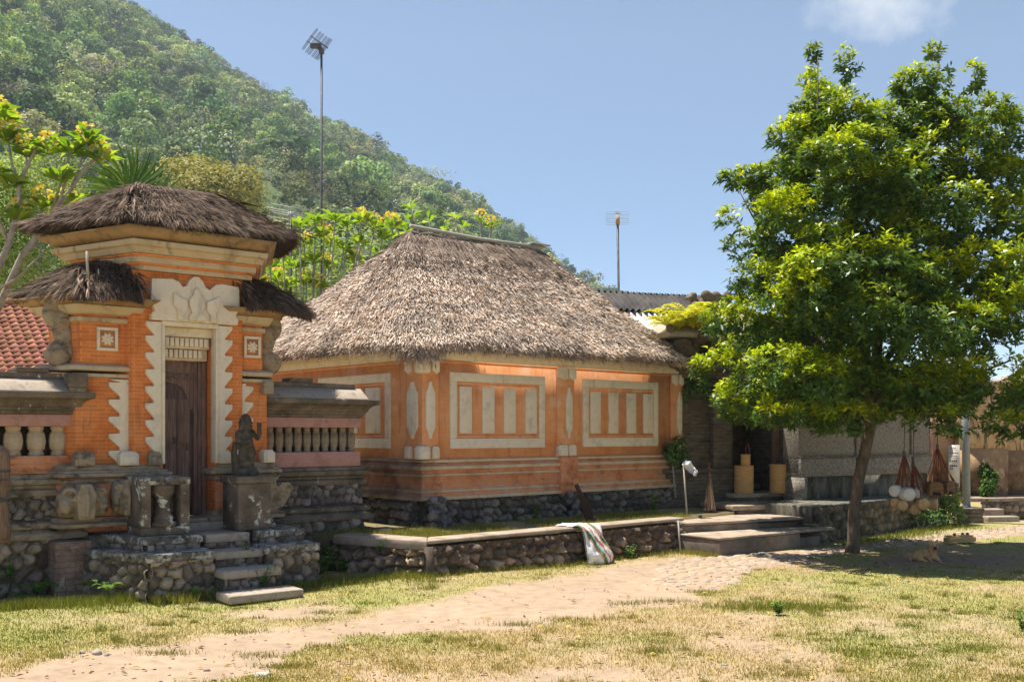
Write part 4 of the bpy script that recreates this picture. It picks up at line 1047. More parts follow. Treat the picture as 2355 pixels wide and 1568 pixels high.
# wooden post at the picture's edge
pw = world_g(-1.27, -0.09)
post = thing('wooden_post', 'weathered carved wooden post with an iron ring, in front of the balustrade wall', 'post', (pw[0], pw[1], 0.62), GA)
b = MB(); b.lathe([(0.095, 0), (0.105, 0.10), (0.085, 0.2), (0.09, 0.62), (0.095, 0.8), (0.08, 0.9), (0.03, 0.96)], (0, 0, 0), 10); b.build('shaft', M['post_wood'], post, smooth=True)
b = MB()
for z in (0.40, 0.70): b.lathe([(0.098, z - 0.012), (0.103, z), (0.098, z + 0.012)], (0, 0, 0), 14)
b.tube([(0.02 + 0.075 * math.cos(a), -0.112, 0.52 + 0.10 * math.sin(a)) for a in np.linspace(0, 6.28, 20)], 0.009, 6); b.build('iron_ring', M['darkmetal'], post)

# ================================================================ ORANGE HOUSE
HO = (-1.2, 13.4, 0.0); HA = math.atan2(0.668, 0.744)
house = thing('thatched_house', 'orange plastered house with a large grey thatched hip roof and framed wall panels', 'house', HO, HA)
HW, HD = 5.47, 5.0
hp = [(0, 0), (HW, 0), (HW, HD), (0, HD)]
b = MB(); b.prism(hp, 1.345, 2.80, 0, 'z'); b.build('wall', M['orange'], house)
for bx in ((2.50, 2.86, -0.035, 0.1, 1.346, 2.68), (-0.02, 0.26, -0.02, 0.33, 1.346, 2.68), (5.20, HW + 0.02, -0.03, 0.1, 1.346, 2.68)):
    MB().box(*bx).build('pilaster', M['orange'], house, bev=0.005)
MB().box(2.50, 2.86, -0.118, 0.0, 0.80, 1.344).build('pilaster_base', M['old_orange'], house, bev=0.005)
b = MB()
b.rings(hp, [(-0.1, 2.70), (0.04, 2.70), (0.04, 2.76), (0.06, 2.765), (0.06, 2.86), (-0.1, 2.86)], 0); b.build('eave_beam', M['sand'], house, bev=0.005)
b = MB(); b.rings(hp, [(0.0, 2.66), (0.02, 2.665), (0.02, 2.695), (0.0, 2.695)], 0); b.build('wall_band', M['orange'], house)
b = MB()
for rr in ([(0.0, 1.30), (0.05, 1.305), (0.05, 1.34), (0.0, 1.352)], [(0.05, 1.205), (0.10, 1.21), (0.10, 1.255), (0.05, 1.265)], [(0.03, 1.115), (0.075, 1.12), (0.075, 1.15), (0.03, 1.155)], [(0.03, 0.895), (0.07, 0.90), (0.07, 0.93), (0.03, 0.94)], [(0.05, 0.795), (0.115, 0.80), (0.115, 0.845), (0.05, 0.855)]):
    b.rings(hp, rr)
GRIME = ((0, 0.30, -0.25, (0.075, 0.058, 0.046), 0.9), (0, 4.6, 5.7, (0.085, 0.075, 0.045), 0.8))
M['cream'] = surf('cream_plaster_ledge', [(0.50, 0.33, 0.2), (0.62, 0.46, 0.30), (0.66, 0.52, 0.36)], 4.0, 0.93, 0.35, 45,
                  spots=[((0.66, 0.27, 0.11), 6, 0.56, 0.66, 0.6), ((0.13, 0.1, 0.08), 4.5, 0.6, 0.7, 0.75, (1, 1, 3))], grime=GRIME)
b.build('plinth_ledge', M['cream'], house, bev=0.006)
M['plinth'] = surf('weathered_plinth_plaster', [(0.50, 0.17, 0.07), (0.72, 0.30, 0.13), (0.66, 0.36, 0.24)], 4.0, 0.95, 0.5, 50,
    spots=[((0.10, 0.06, 0.045), 5, 0.55, 0.68, 0.7, (1, 1, 2.5)), ((0.52, 0.26, 0.2), 9, 0.55, 0.62, 0.7)], brick=(0.24, 0.06, (0.6, 0.55, 0.5), 0.5), grime=GRIME)
b = MB(); b.rings(hp, [(-0.1, 0.80), (0.075, 0.802), (0.075, 0.897), (0.035, 0.90), (0.035, 1.118), (0.055, 1.118), (0.055, 1.206), (0.075, 1.26), (0.03, 1.30), (-0.1, 1.343)]); b.build('plinth', M['plinth'], house, bev=0.006)
b = MB()
rubble(b, (-0.02, -0.04), (HW, -0.04), 0.30, 0.80, 0.14, 0.085, 101, grey=(0.16, 0.135, 0.115), mortar=(0.05, 0.042, 0.036))
rubble(b, (-0.04, 2.4), (-0.04, -0.02), 0.30, 0.80, 0.14, 0.085, 102, grey=(0.13, 0.115, 0.105), mortar=(0.05, 0.042, 0.036))
rubble(b, (HW, -0.04), (HW, 2.0), 0.30, 0.80, 0.14, 0.085, 103, grey=(0.13, 0.115, 0.105))
b.box(0.0, HW - 0.01, 0.0, HD, 0.2, 0.79, col=(0.08, 0.07, 0.06)); b.build('stone_footing', M['rubble'], house, smooth=False)
# loose heap of stones bulging from the footing under the corner and under the pilaster
rgn = np.random.default_rng(9)
for cx, cy, nst, w_, h_ in ((0.12, -0.16, 60, 0.22, 0.42), (2.7, -0.13, 26, 0.16, 0.40)):
    b = MB()
    for k in range(nst):
        z = rgn.uniform(0.36, 0.40 + h_); f = 1.0 - 0.45 * (z - 0.36) / h_
        b.ball((cx + rgn.normal(0, w_ * 0.6) * f, cy - rgn.random() * 0.14 * f, z), rgn.uniform(0.035, 0.07, 3), 8, 6, 0, Matrix.Rotation(rgn.random() * 3, 4, 'Z'), np.array([0.15, 0.13, 0.125]) * rgn.uniform(0.6, 1.5))
    b.build('footing_stones', M['rubble'], house, smooth=True)

def frame_panel(M4, x0, x1, slats):
    fr = MB()
    for a, c, e, g in ((x0, x1, 2.415, 2.54), (x0, x1, 1.49, 1.63), (x0, x0 + 0.115, 1.631, 2.414), (x1 - 0.115, x1, 1.631, 2.414)): fr.box(a, c, -0.03, 0.02, e, g, M=M4)
    fr = fr.build('wall_panel', M['sand'], house, bev=0.005)
    bb = MB(); yy = -0.016
    for a, c, e, g in ((x0 + 0.117, x1 - 0.117, 2.37, 2.412), (x0 + 0.117, x1 - 0.117, 1.633, 1.672), (x0 + 0.117, x0 + 0.152, 1.673, 2.369), (x1 - 0.152, x1 - 0.117, 1.673, 2.369)): bb.box(a, c, yy, 0.01, e, g, M=M4)
    bb.build('inner_frame', M['orange'], fr, bev=0.004)
    for a, c in slats:
        bb = MB(); bb.box(a, c, -0.028, 0.01, 1.70, 2.347, M=M4); bb.build('slat', M['sand'], fr, bev=0.004)
I4 = Matrix.Identity(4)
LEFT = Matrix(((0, 1, 0, 0), (-1, 0, 0, 0), (0, 0, 1, 0), (0, 0, 0, 1)))   # front (x,y) -> left wall: x' = y, y' = -x
LEFT = Matrix(((0, 1, 0, 0), (-1, 0, 0, 0), (0, 0, 1, 0), (0, 0, 0, 1)))
frame_panel(I4, 0.456, 2.249, [(0.622, 0.84), (1.035, 1.258), (1.442, 1.663), (1.861, 2.083)])
frame_panel(I4, 3.071, 4.855, [(3.232, 3.463), (3.651, 3.873), (4.079, 4.301), (4.491, 4.72)])
frame_panel(LEFT, -2.62, -0.726, [(-1.33, -0.985), (-1.76, -1.54), (-2.2, -1.98)])
# pilaster blocks and long hexagonal medallions
def cap_block(M4, x0, x1, top, y=-0.06):
    b = MB()
    if top: b.prism([(x0, 2.69), (x1, 2.69), (x1, 2.53), (x1 - (x1 - x0) * 0.35, 2.505), (x0 + (x1 - x0) * 0.45, 2.515), (x0, 2.55)], y, -0.0, M=M4)
    else:
        b.box(x0, x1, y, 0.0, 1.355, 1.50, M=M4); b.prism([(x0, 1.50), (x1, 1.50), (x1 - 0.03, 1.525), (x0 + 0.03, 1.525)], y, 0.0, M=M4); b.box(x0 + 0.02, x1 - 0.02, y - 0.008, y, 1.37, 1.485, M=M4)
    b.build('capping_block', M['sand'], house, bev=0.004)
def medal(M4, xc, w, y=-0.05):
    b = MB()
    z0, z1 = 1.625, 2.395; h = w * 0.5
    p = [(xc - h * 0.25, z0), (xc + h * 0.25, z0), (xc + h * 0.35, z0 + 0.05), (xc + h * 0.8, z0 + 0.13), (xc + h, z0 + 0.16), (xc + h, z1 - 0.16), (xc + h * 0.8, z1 - 0.13), (xc + h * 0.35, z1 - 0.05), (xc + h * 0.25, z1), (xc - h * 0.25, z1), (xc - h * 0.35, z1 - 0.05), (xc - h * 0.8, z1 - 0.13), (xc - h, z1 - 0.16), (xc - h, z0 + 0.16), (xc - h * 0.8, z0 + 0.13), (xc - h * 0.35, z0 + 0.05)]
    b.prism(p, y, 0.0, M=M4); b.build('medallion', M['sand'], house, bev=0.004)
for top in (True, False):
    cap_block(I4, 2.49, 2.69, top, -0.075); cap_block(I4, 2.72, 2.87, top, -0.075)
    cap_block(I4, 0.13, 0.25, top); cap_block(LEFT, -0.33, -0.2, top); cap_block(I4, 5.20, 5.34, top); cap_block(I4, 5.38, HW + 0.03, top)
b = MB(); b.lathe([(0.085, 2.50), (0.115, 2.53), (0.115, 2.69)], (0.0, 0.0, 0), 12); b.build('corner_block', M['sand'], house, bev=0.004)
b = MB(); b.lathe([(0.11, 1.355), (0.11, 1.50), (0.085, 1.53)], (0.0, 0.0, 0), 12); b.build('corner_block', M['sand'], house, bev=0.004)
medal(I4, 0.105, 0.155); medal(LEFT, -0.19, 0.24, -0.04); medal(I4, 2.735, 0.13, -0.06); medal(I4, 5.40, 0.12)
b = MB(); b.tube([(-0.10, -0.10, 2.55), (-0.10, -0.10, 2.76)], 0.022, 8); b.build('corner_pendant', M['sand'], house)

# the roof
b = MB(); rgn = np.random.default_rng(17)
sm, lp = hip_roof(b, [(-0.42, -0.35), (5.82, -0.27), (5.86, 5.3), (-0.42, 5.4)], [(1.62, 2.5), (4.55, 2.5)], (2.80, 2.83, 2.85, 2.86), (4.86, 4.90), 0.15, [(0, 0), (HW, 0), (HW, HD), (0, HD)], 320, 46, sag=0.035, rough=0.06, seed=3, roundc=0.10, corner_drop=0.05)
P, D, N, t = sm(105000, rgn); P = P + (vnoise(P[:, 0] * 5, P[:, 1] * 5, 4, 3) - 0.5)[:, None] * 0.05 * N
vis = (P[:, 1] < 2.7) | (P[:, 0] < 1.7) | (rgn.random(len(P)) < 0.4)
top = t > 0.79 + (vnoise(P[:, 0] * 2.5, P[:, 1] * 2.5, 8, 3) - 0.5) * 0.3
k = vis & (~top | (rgn.random(len(P)) < 0.06)); lg = rgn.random(k.sum()) < 0.3; straw(b, P[k][~lg], D[k][~lg], N[k][~lg], 0.075, 0.019, rgn, lift=0.26, jit=0.32); straw(b, P[k][lg], D[k][lg], N[k][lg], 0.16, 0.011, rgn, lift=0.12, jit=0.16)
k2 = rgn.choice(len(P), 70000); k2 = k2[t[k2] > 0.68]; straw(b, P[k2], D[k2], N[k2], 0.22, 0.009, rgn, lift=0.06, jit=0.12, mi=2)
P, O = lp(15000, rgn); straw(b, P, nrm(O * 0.7 + np.array([0, 0, -0.7])), O, 0.10, 0.014, rgn, lift=0.2, jit=0.4)
# shaggy bundle at the front corner of the eaves
n_ = 1500; P = np.stack([-0.24 + np.abs(rgn.normal(0, 0.20, n_)) * np.where(rgn.random(n_) < .5, 1, 0), -0.24 + np.abs(rgn.normal(0, .20, n_)) * np.where(rgn.random(n_) < .5, 1, 0), 2.80 + rgn.normal(0, 0.055, n_)], 1)
straw(b, P, nrm(np.array([[-0.5, -0.5, -0.75]]) + rgn.normal(0, .3, (n_, 3))), np.tile(nrm(np.array([-1, -1, 0.5])), (n_, 1)), 0.11, 0.015, rgn, 0.2, 0.3)
M['oldstraw'] = fibre('old_brown_straw', [(0.0, (0.13, 0.09, 0.065)), (1.0, (0.30, 0.22, 0.17))], 0.9, 0, 0.15, nscale=2.5)
roof = b.build('thatch_roof', [M['thatch_base'], M['thatch'], M['oldstraw']], house)
b = MB(); b.tube([(1.60, 2.47, 5.075), (3.1, 2.48, 5.055), (4.62, 2.50, 5.10)], 0.032, 10); b.build('ridge_pole', M['bamboo'], roof, smooth=True)
b = MB(); b.box(4.28, 4.72, 2.40, 2.56, 5.125, 5.15); b.build('ridge_cap', M['alu'], roof)

# ================================================================ TERRACE WALL
LO = (-0.96, 11.5, 0.0)
def hl(s, d): return (LO[0] + s * math.cos(HA) - d * math.sin(HA), LO[1] + s * math.sin(HA) + d * math.cos(HA))
E_ = (-2.155, 12.19)
lw = thing('terrace_wall', 'low brown retaining wall with exposed stones and a pale cap, along the terrace of the orange house', 'wall', (0, 0, 0))
b = MB()
P1 = hl(4.62, 0)
rubble(b, LO[:2], P1, -0.12, 0.40, 0.17, 0.12, 120, res=0.012, grey=(0.27, 0.20, 0.145), mortar=(0.10, 0.075, 0.055), smooth_top=0.14, warm=0.2, crag=0.75)
rubble(b, E_, LO[:2], -0.12, 0.36, 0.17, 0.12, 121, res=0.012, grey=(0.27, 0.20, 0.145), mortar=(0.10, 0.075, 0.055), smooth_top=0.09, warm=0.2, crag=0.75)
rubble(b, (-2.35, 13.0), E_, -0.12, 0.36, 0.15, 0.06, 122, grey=(0.16, 0.13, 0.10), mortar=(0.06, 0.05, 0.04), smooth_top=0.1)
b.tube([(LO[0] + 0.015, LO[1] - 0.03, -0.1), (LO[0] + 0.01, LO[1] - 0.03, 0.15), (LO[0] + 0.01, LO[1] - 0.01, 0.40)], [0.085, 0.075, 0.06], 9, 0, True, (0.10, 0.075, 0.055))
b.build('stone_face', M['rubble'], lw, smooth=True)
b = MB()
ci = hl(4.62, 0.26)
L2 = hl(0.20, 0.28)
b.prism([np.array(LO[:2]) + (-0.01, -0.05), np.array(P1) + (0.03, -0.035), ci, L2], 0.425, 0.475, 0, 'z')
b.prism([np.array(E_) + (-0.02, -0.05), np.array(LO[:2]) + (-0.013, -0.05), L2, (-2.0, 12.50)], 0.355, 0.472, 0, 'z')
M['cap'] = surf('worn_terrace_cap', [(0.22, 0.17, 0.125), (0.36, 0.28, 0.21), (0.42, 0.34, 0.26)], 4.0, 0.95, 0.45, 40, spots=[((0.13, 0.10, 0.08), 6, 0.58, 0.7, 0.7)])
b.build('cap_slab', M['cap'], lw, bev=0.018)
b = MB()
tp = [L2, ci, hl(7.2, 0.4), hl(7.6, 3.5), (3.0, 18.5), (-6, 18.5), (-2.9, 12.75), (-2.0, 12.5)]
gxs, gys = np.meshgrid(np.arange(-6, 6, 0.12), np.arange(11.3, 18.5, 0.12))
b.prism(tp, 0.2, 0.445, 0, 'z', ); b.hascol = True
ter = b.build('terrace', M['ground'], kind='structure')
ca = ter.data.color_attributes['Col']
ca.data.foreach_set('color', np.tile([0.26, 0.20, 0.10, 1.0], len(ca.data)).astype(np.float32))
b = MB(); rgn = np.random.default_rng(77); n_ = 15000
s_ = rgn.uniform(0.15, 5.2, n_); d_ = 0.25 + np.abs(rgn.normal(0, 1.0, n_)) % 1.33
q = np.array([hl(a, c) for a, c in zip(s_, d_)]); cl = vnoise(q[:, 0] * 2.5, q[:, 1] * 2.5, 5, 3); kk = cl > 0.40
v, f, c = blades(q[kk, 0], q[kk, 1], np.full(kk.sum(), 0.443), 0.5 + 0.4 * cl[kk], 0.05, 0.007, 78); b.add(v, f, 0, c)
n_ = 2600; t_ = rgn.random(n_); q = np.array(E_) * (1 - t_[:, None]) + np.array(hl(0.4, 0.3)) * t_[:, None] + np.stack([rgn.normal(-0.05, .12, n_), np.abs(rgn.normal(0.30, .22, n_)) + 0.12], 1)
v, f, c = blades(q[:, 0], q[:, 1], np.full(n_, 0.443), np.full(n_, 0.7), 0.05, 0.007, 79); b.add(v, f, 0, c)
tg = b.build('terrace_grass', M['grass'], kind='stuff'); tag(tg, 'thin green grass growing on the terrace in front of the orange house', 'grass')

# ================================================================ CONCRETE STEPS on the right
steps = thing('concrete_steps', 'broad stained concrete steps rising to the dark stone doorway', 'steps', (0, 0, 0))
A1, B1 = np.array([2.86, 13.77]), np.array([4.95, 15.30])
u1 = nrm(B1 - A1); v1 = np.array([-u1[1], u1[0]])
def quad(p, q_, dep): p = np.array(p); q_ = np.array(q_); u = nrm(q_ - p); v = np.array([-u[1], u[0]]); return [p, q_, q_ + v * dep, p + v * dep]
b = MB(); b.prism(quad(A1, A1 + u1 * 1.75, 1.3), -0.1, 0.225, 0, 'z'); b.prism(quad(A1 + u1 * 1.72 + v1 * 0.12, B1 - u1 * 0.22 + v1 * 0.12, 1.0), -0.1, 0.14, 0, 'z'); b.build('lower_block', M['concrete'], steps, bev=0.02)
b = MB(); b.prism(quad(A1 - u1 * 0.01 - v1 * 0.012, B1, 0.9), 0.227, 0.262, 0, 'z'); b.build('tread', M['cap'], steps, bev=0.012)
A2, B2 = np.array([2.43, 14.46]), np.array([4.78, 15.62]); u2 = nrm(B2 - A2); v2 = np.array([-u2[1], u2[0]])
b = MB(); b.prism([A2, A2 + u2 * 1.45, A2 + u2 * 1.45 + v2 * 1.2, np.array(hl(4.64, 1.4))], -0.1, 0.362, 0, 'z'); b.prism(quad(A2 + u2 * 1.4 + v2 * 0.15, B2 - u2 * 0.15 + v2 * 0.15, 1.0), 0.2, 0.33, 0, 'z'); b.build('middle_block', M['concrete'], steps, bev=0.02)
b = MB(); b.prism([A2 + (-0.01, -0.02), B2, B2 + v2 * 1.2, np.array(hl(4.645, 1.4))], 0.364, 0.402, 0, 'z'); b.build('tread', M['cap'], steps, bev=0.012)
A3, B3 = np.array([3.52, 15.95]), np.array([4.85, 16.45])
b = MB(); b.prism(quad(A3 + (0.1, 0.06), B3 + (0.25, 0.14), 1.2), 0.38, 0.46, 0, 'z'); b.build('upper_block', M['concrete'], steps, bev=0.015)
b = MB(); b.prism(quad(A3, B3, 1.0), 0.465, 0.545, 0, 'z'); b.build('tread', M['cap'], steps, bev=0.012)
A4, B4 = np.array([3.75, 16.90]), np.array([4.86, 17.32])
b = MB(); b.prism(quad(A4 + (0.05, 0.05), B4 + (-0.05, 0.05), 0.8), 0.4, 0.60, 0, 'z'); b.build('top_block', M['moss'], steps)
b = MB(); b.prism(quad(A4, B4, 0.8), 0.605, 0.675, 0, 'z'); b.build('tread', M['cap'], steps, bev=0.012)

# ================================================================ DARK STONE DOORWAY with slab roof
DA = math.atan2(0.36, 1.0)
DO = (3.81, 17.35, 0.0)
M['darkwall'] = surf('dark_ribbed_stone', [(0.075, 0.06, 0.043), (0.14, 0.112, 0.08), (0.20, 0.16, 0.115)], 7.0, 0.97, 0.7, 26, stretch=(1, 1, 2.5), bdist=0.02, brick=(0.5, 0.06, (0.4, 0.38, 0.35), 0.9), spots=[((0.20, 0.17, 0.13), 11, 0.62, 0.72, 0.5)])
M['pebble'] = surf('grey_pebble_wall', [(0.14, 0.125, 0.10), (0.25, 0.22, 0.18), (0.37, 0.33, 0.275)], 26.0, 0.95, 1.0, 36, bdist=0.025, spots=[((0.09, 0.08, 0.065), 3, 0.55, 0.7, 0.5), ((0.36, 0.33, 0.28), 30, 0.6, 0.66, 0.8)])
dg = thing('stone_gatehouse', 'dark stone doorway building with a pale slab roof, half hidden by the tree', 'gatehouse', DO, DA)
b = MB(); b.box(-1.75, -0.08, 0.05, 1.6, 0.3, 2.62); b.box(1.06, 1.45, 0.05, 1.6, 0.3, 2.62); b.box(-0.08, 1.06, 0.25, 1.6, 2.35, 2.62); b.build('wall', M['darkwall'], dg, bev=0.01)
b = MB()
b.box(-1.78, -0.06, -0.16, 0.049, 0.3, 1.02); b.box(-1.8, -0.04, -0.19, 0.049, 1.022, 1.10); b.box(-1.8, -0.04, -0.21, 0.049, 0.3, 0.62); b.box(-0.42, -0.06, -0.10, 0.049, 1.102, 2.5); b.box(1.08, 1.40, -0.10, 0.049, 0.4, 2.5)
b.build('plinth', M['darkwall'], dg, bev=0.015)
b = MB(); b.box(1.02, 1.20, -0.13, 0.2, 0.62, 1.15); b.box(1.05, 1.24, -0.13, 0.2, 1.16, 1.3); b.build('jamb_block', M['moss'], dg, bev=0.02)
b = MB(); b.box(-0.079, 0.04, 0.10, 0.2, 0.66, 2.349); b.box(0.94, 1.059, 0.10, 0.2, 0.66, 2.349); b.box(0.04, 0.94, 0.10, 0.2, 2.23, 2.349); b.build('door_frame', M['post_wood'], dg, bev=0.006)
b = MB(); b.box(0.045, 0.12, 0.16, 0.72, 0.66, 2.22); b.build('door', M['wood'], dg)
b = MB(); b.box(-0.08, 1.06, 1.2, 1.25, 0.66, 2.35); b.box(-0.08, 1.06, 0.3, 1.2, 0.5, 0.66); b.build('inner_wall', M['moss'], dg)
b = MB(); b.box(0.12, 0.95, 0.55, 0.9, 0.70, 0.78); b.build('inner_step', M['cap'], dg)
b = MB(); b.rings([(-1.75, 0.05), (1.45, 0.05), (1.45, 1.6), (-1.75, 1.6)], [(0, 2.62), (0.08, 2.64), (0.08, 2.74), (0.2, 2.80), (0.26, 2.92), (0.0, 2.93)]); b.build('cornice', M['darkwall'], dg, bev=0.01)
b = MB(); b.box(-1.0, 1.2, 0.3, 1.5, 2.93, 3.42); b.build('attic', M['darkwall'], dg)
b = MB()
e0 = [(-1.22, -0.05, 3.42), (1.6, -0.05, 3.42), (1.6, 1.9, 3.42), (-1.22, 1.9, 3.42)]; r0 = [(-0.15, 0.9, 4.0), (0.5, 0.9, 4.0)]
b.add(e0 + r0 + [(x, y, z - 0.09) for x, y, z in e0], [(0, 1, 5, 4), (1, 2, 5), (2, 3, 4, 5), (3, 0, 4), (0, 6, 7, 1), (1, 7, 8, 2), (2, 8, 9, 3), (3, 9, 6, 0), (6, 9, 8, 7)]); b.build('slab_roof', M['slab'], dg, bev=0.015)
b = MB()
for p, q_ in ((e0[0], r0[0]), (e0[1], r0[1]), (r0[0], r0[1])):
    p = np.array(p); q_ = np.array(q_)
    m_ = 10
    for k in range(m_ + 1):
        c = p + (q_ - p) * k / m_; b.ball((c[0], c[1], c[2] + 0.05), (0.095, 0.085, 0.075), 8, 6)
for x, z, r in ((-0.60, 4.08, 0.09), (-0.62, 4.19, 0.08), (-0.35, 4.20, 0.13), (-0.15, 4.20, 0.12), (-0.72, 4.14, 0.06), (0.1, 4.2, 0.13), (0.4, 4.2, 0.12)): b.ball((x + 0.38, 0.9, z), (r * 0.9, 0.09, r * 0.8))
b.build('ridge_ornament', M['moss'], dg, voxel=0.028)

# shed with corrugated roof behind
sh = thing('corrugated_shed', 'shed with rusty and silver corrugated iron roofing behind the thatched house', 'shed', (4.3, 24.0, 0), 0.32)
def corr(b, p0, du, dv, nu, nv, amp=0.035, per=0.15):
    p0, du, dv = (np.array(x, float) for x in (p0, du, dv)); Lu = np.linalg.norm(du); nn = nrm(np.cross(du, dv))
    U, V_ = np.meshgrid(np.linspace(0, 1, nu), np.linspace(0, 1, nv)); h = np.sin(U * Lu / per * 2 * np.pi) * amp
    P = p0 + U[..., None] * du + V_[..., None] * dv + h[..., None] * nn; idx = np.arange(nu * nv).reshape(nv, nu)
    b.add(P.reshape(-1, 3), np.stack([idx[:-1, :-1], idx[:-1, 1:], idx[1:, 1:], idx[1:, :-1]], -1).reshape(-1, 4))
M['tin_dark'] = surf('dark_weathered_tin', [(0.03, 0.026, 0.024), (0.075, 0.065, 0.06), (0.12, 0.105, 0.095)], 2.5, 0.85, 0.1)
M['tin'] = surf('silver_tin', [(0.40, 0.41, 0.43), (0.55, 0.57, 0.60)], 1.5, 0.45, 0.1, spots=[((0.50, 0.24, 0.13), 0.8, 0.55, 0.62, 0.8)])
b = MB(); corr(b, (-3.2, -0.6, 4.52), (3.9, 0, 0.0), (0, 0.75, 0.50), 240, 3); corr(b, (-3.2, 1.0, 4.45), (3.9, 0, 0), (0, -0.85, 0.57), 240, 3); b.build('upper_roof', M['tin_dark'], sh)
b = MB(); corr(b, (-3.4, -2.2, 3.55), (4.0, 0, 0), (0, 1.75, 0.95), 240, 3); b.build('lower_roof', M['tin'], sh)
b = MB(); b.box(-3.1, 0.4, -0.2, 2.6, 0, 4.4); b.box(-3.2, 0.45, -1.9, -0.2, 0, 3.5); b.box(0.64, 0.72, -0.62, 0.95, 4.40, 4.55); b.build('wall', M['moss'], sh)

# ================================================================ GREY PEBBLE WALL and its terrace
gw = thing('pebble_wall', 'long grey pebble-dashed wall with dark posts and mossy lower panels, behind the leaning tree trunk', 'wall', (4.84, 16.88, 0), math.atan2(0.547, 0.837))
b = MB()
for x0, x1 in ((0.0, 1.42), (1.50, 3.0), (3.08, 3.62)):
    b.box(x0, x1, 0.0, 0.35, 1.02, 2.55); b.box(x0, x1, -0.05, 0.35, 0.96, 1.27)
b.build('panel', M['pebble'], gw, bev=0.008)
b = MB()
for x in (1.42, 3.0): b.box(x, x + 0.08, 0.03, 0.3, 0.55, 2.55)
b.box(0, 3.62, -0.06, 0.34, 1.272, 1.31); b.box(0, 3.65, -0.08, 0.4, 2.55, 2.66); b.build('post_and_rail', M['moss'], gw, bev=0.006)
M['mossy'] = surf('streaked_mossy_panel', [(0.05, 0.045, 0.035), (0.12, 0.11, 0.085), (0.24, 0.23, 0.19)], 7.0, 0.97, 0.5, 40, stretch=(1, 1, 0.25), spots=[((0.34, 0.34, 0.29), 9, 0.58, 0.68, 0.8, (1, 1, 0.4))])
b = MB(); b.box(0.12, 3.6, 0.04, 0.3, 0.50, 0.95); b.build('lower_panel', M['mossy'], gw)
b = MB(); b.box(-0.02, 0.12, -0.08, 0.34, 0.50, 0.955); b.build('end_post', M['pebble'], gw)
rw = thing('retaining_wall', 'low mossy stone retaining wall below the grey pebble wall', 'wall', (0, 0, 0))
b = MB(); rubble(b, (4.62, 15.35), (8.1, 18.75), -0.1, 0.55, 0.16, 0.05, 140, grey=(0.15, 0.125, 0.085), mortar=(0.07, 0.06, 0.04)); b.build('stone_face', M['rubble'], rw, smooth=True)
b = MB(); b.prism([(4.60, 15.36), (8.12, 18.78), (7.4, 19.6), (4.0, 16.3)], 0.3, 0.575, 0, 'z'); b.build('ledge', M['mossy'], rw, bev=0.02)

# ================================================================ OCHRE HOUSE at the right edge
oh = thing('ochre_house', 'peeling ochre plastered house with a thatched eave, behind the grey lamp post', 'house', (8.05, 19.9, 0), 0.10)
M['ochre'] = surf('peeling_ochre_plaster', [(0.40, 0.24, 0.115), (0.54, 0.35, 0.175), (0.60, 0.42, 0.24)], 3.5, 0.95, 0.4, 40, spots=[((0.62, 0.52, 0.38), 7, 0.58, 0.64, 0.8, (1, 1, 0.35)), ((0.09, 0.075, 0.065), 9, 0.54, 0.58, 0.95, (1, 1, 0.22)), ((0.25, 0.15, 0.09), 5, 0.55, 0.68, 0.7)])
M['rustwall'] = surf('bare_brown_wall', [(0.22, 0.13, 0.07), (0.36, 0.22, 0.12), (0.45, 0.30, 0.18)], 6.0, 0.97, 0.6, 40, spots=[((0.12, 0.09, 0.065), 4, 0.5, 0.6, 0.85), ((0.52, 0.38, 0.24), 6, 0.54, 0.6, 0.85)], grime=((2, 0.95, 1.45, (0.50, 0.32, 0.17), 0.9),))
b = MB(); b.box(0.0, 0.27, 0.0, 0.4, 0.45, 2.75); b.box(0.95, 2.0, 0.10, 0.4, 1.4, 2.75); b.box(2.0, 5.2, 0.35, 0.7, 1.35, 2.75); b.build('wall', M['ochre'], oh, bev=0.01)
b = MB(); b.box(0.95, 2.0, 0.12, 0.4, 0.40, 1.398); b.box(2.0, 5.2, 0.36, 0.7, 0.40, 1.348); b.build('lower_wall', M['rustwall'], oh)
b = MB(); b.box(0.28, 0.95, 0.30, 0.36, 0.5, 2.6); b.build('door', M['rustwall'], oh); 
b = MB(); b.box(0.271, 0.33, -0.02, 0.3, 0.5, 2.6); b.build('door_post', M['pink'], oh); MB().box(3.28, 3.42, 0.25, 0.349, 0.45, 2.7).build('corner_post', M['pink'], oh)
b = MB(); rgn = np.random.default_rng(5)
sm, lp = hip_roof(b, [(3.15, -0.15), (7.5, -0.15), (7.5, 4.0), (3.15, 4.0)], [(5.0, 1.9), (6.0, 1.9)], (2.62,) * 4, (3.7, 3.7), 0.16, [(3.4, 0.3), (6.3, 0.3), (6.3, 3.5), (2.8, 3.5)], 80, 14, rough=0.05, seed=8)
P, D, N, t = sm(9000, rgn); straw(b, P, D, N, 0.11, 0.02, rgn, 0.4, 0.3); P, O = lp(2500, rgn); straw(b, P, nrm(O + np.array([0, 0, -0.8])), O, 0.12, 0.016, rgn, 0.2, 0.4)
b.build('thatch_roof', [M['thatch_base'], M['thatch']], oh)
lw2 = thing('terrace_wall', 'low stone terrace wall with a bright cap and steps, behind the lamp post', 'wall', (0, 0, 0))
b = MB(); rubble(b, (9.15, 19.55), (13.0, 20.6), -0.1, 0.42, 0.16, 0.05, 150, grey=(0.2, 0.165, 0.12)); b.build('stone_face', M['rubble'], lw2, smooth=True)
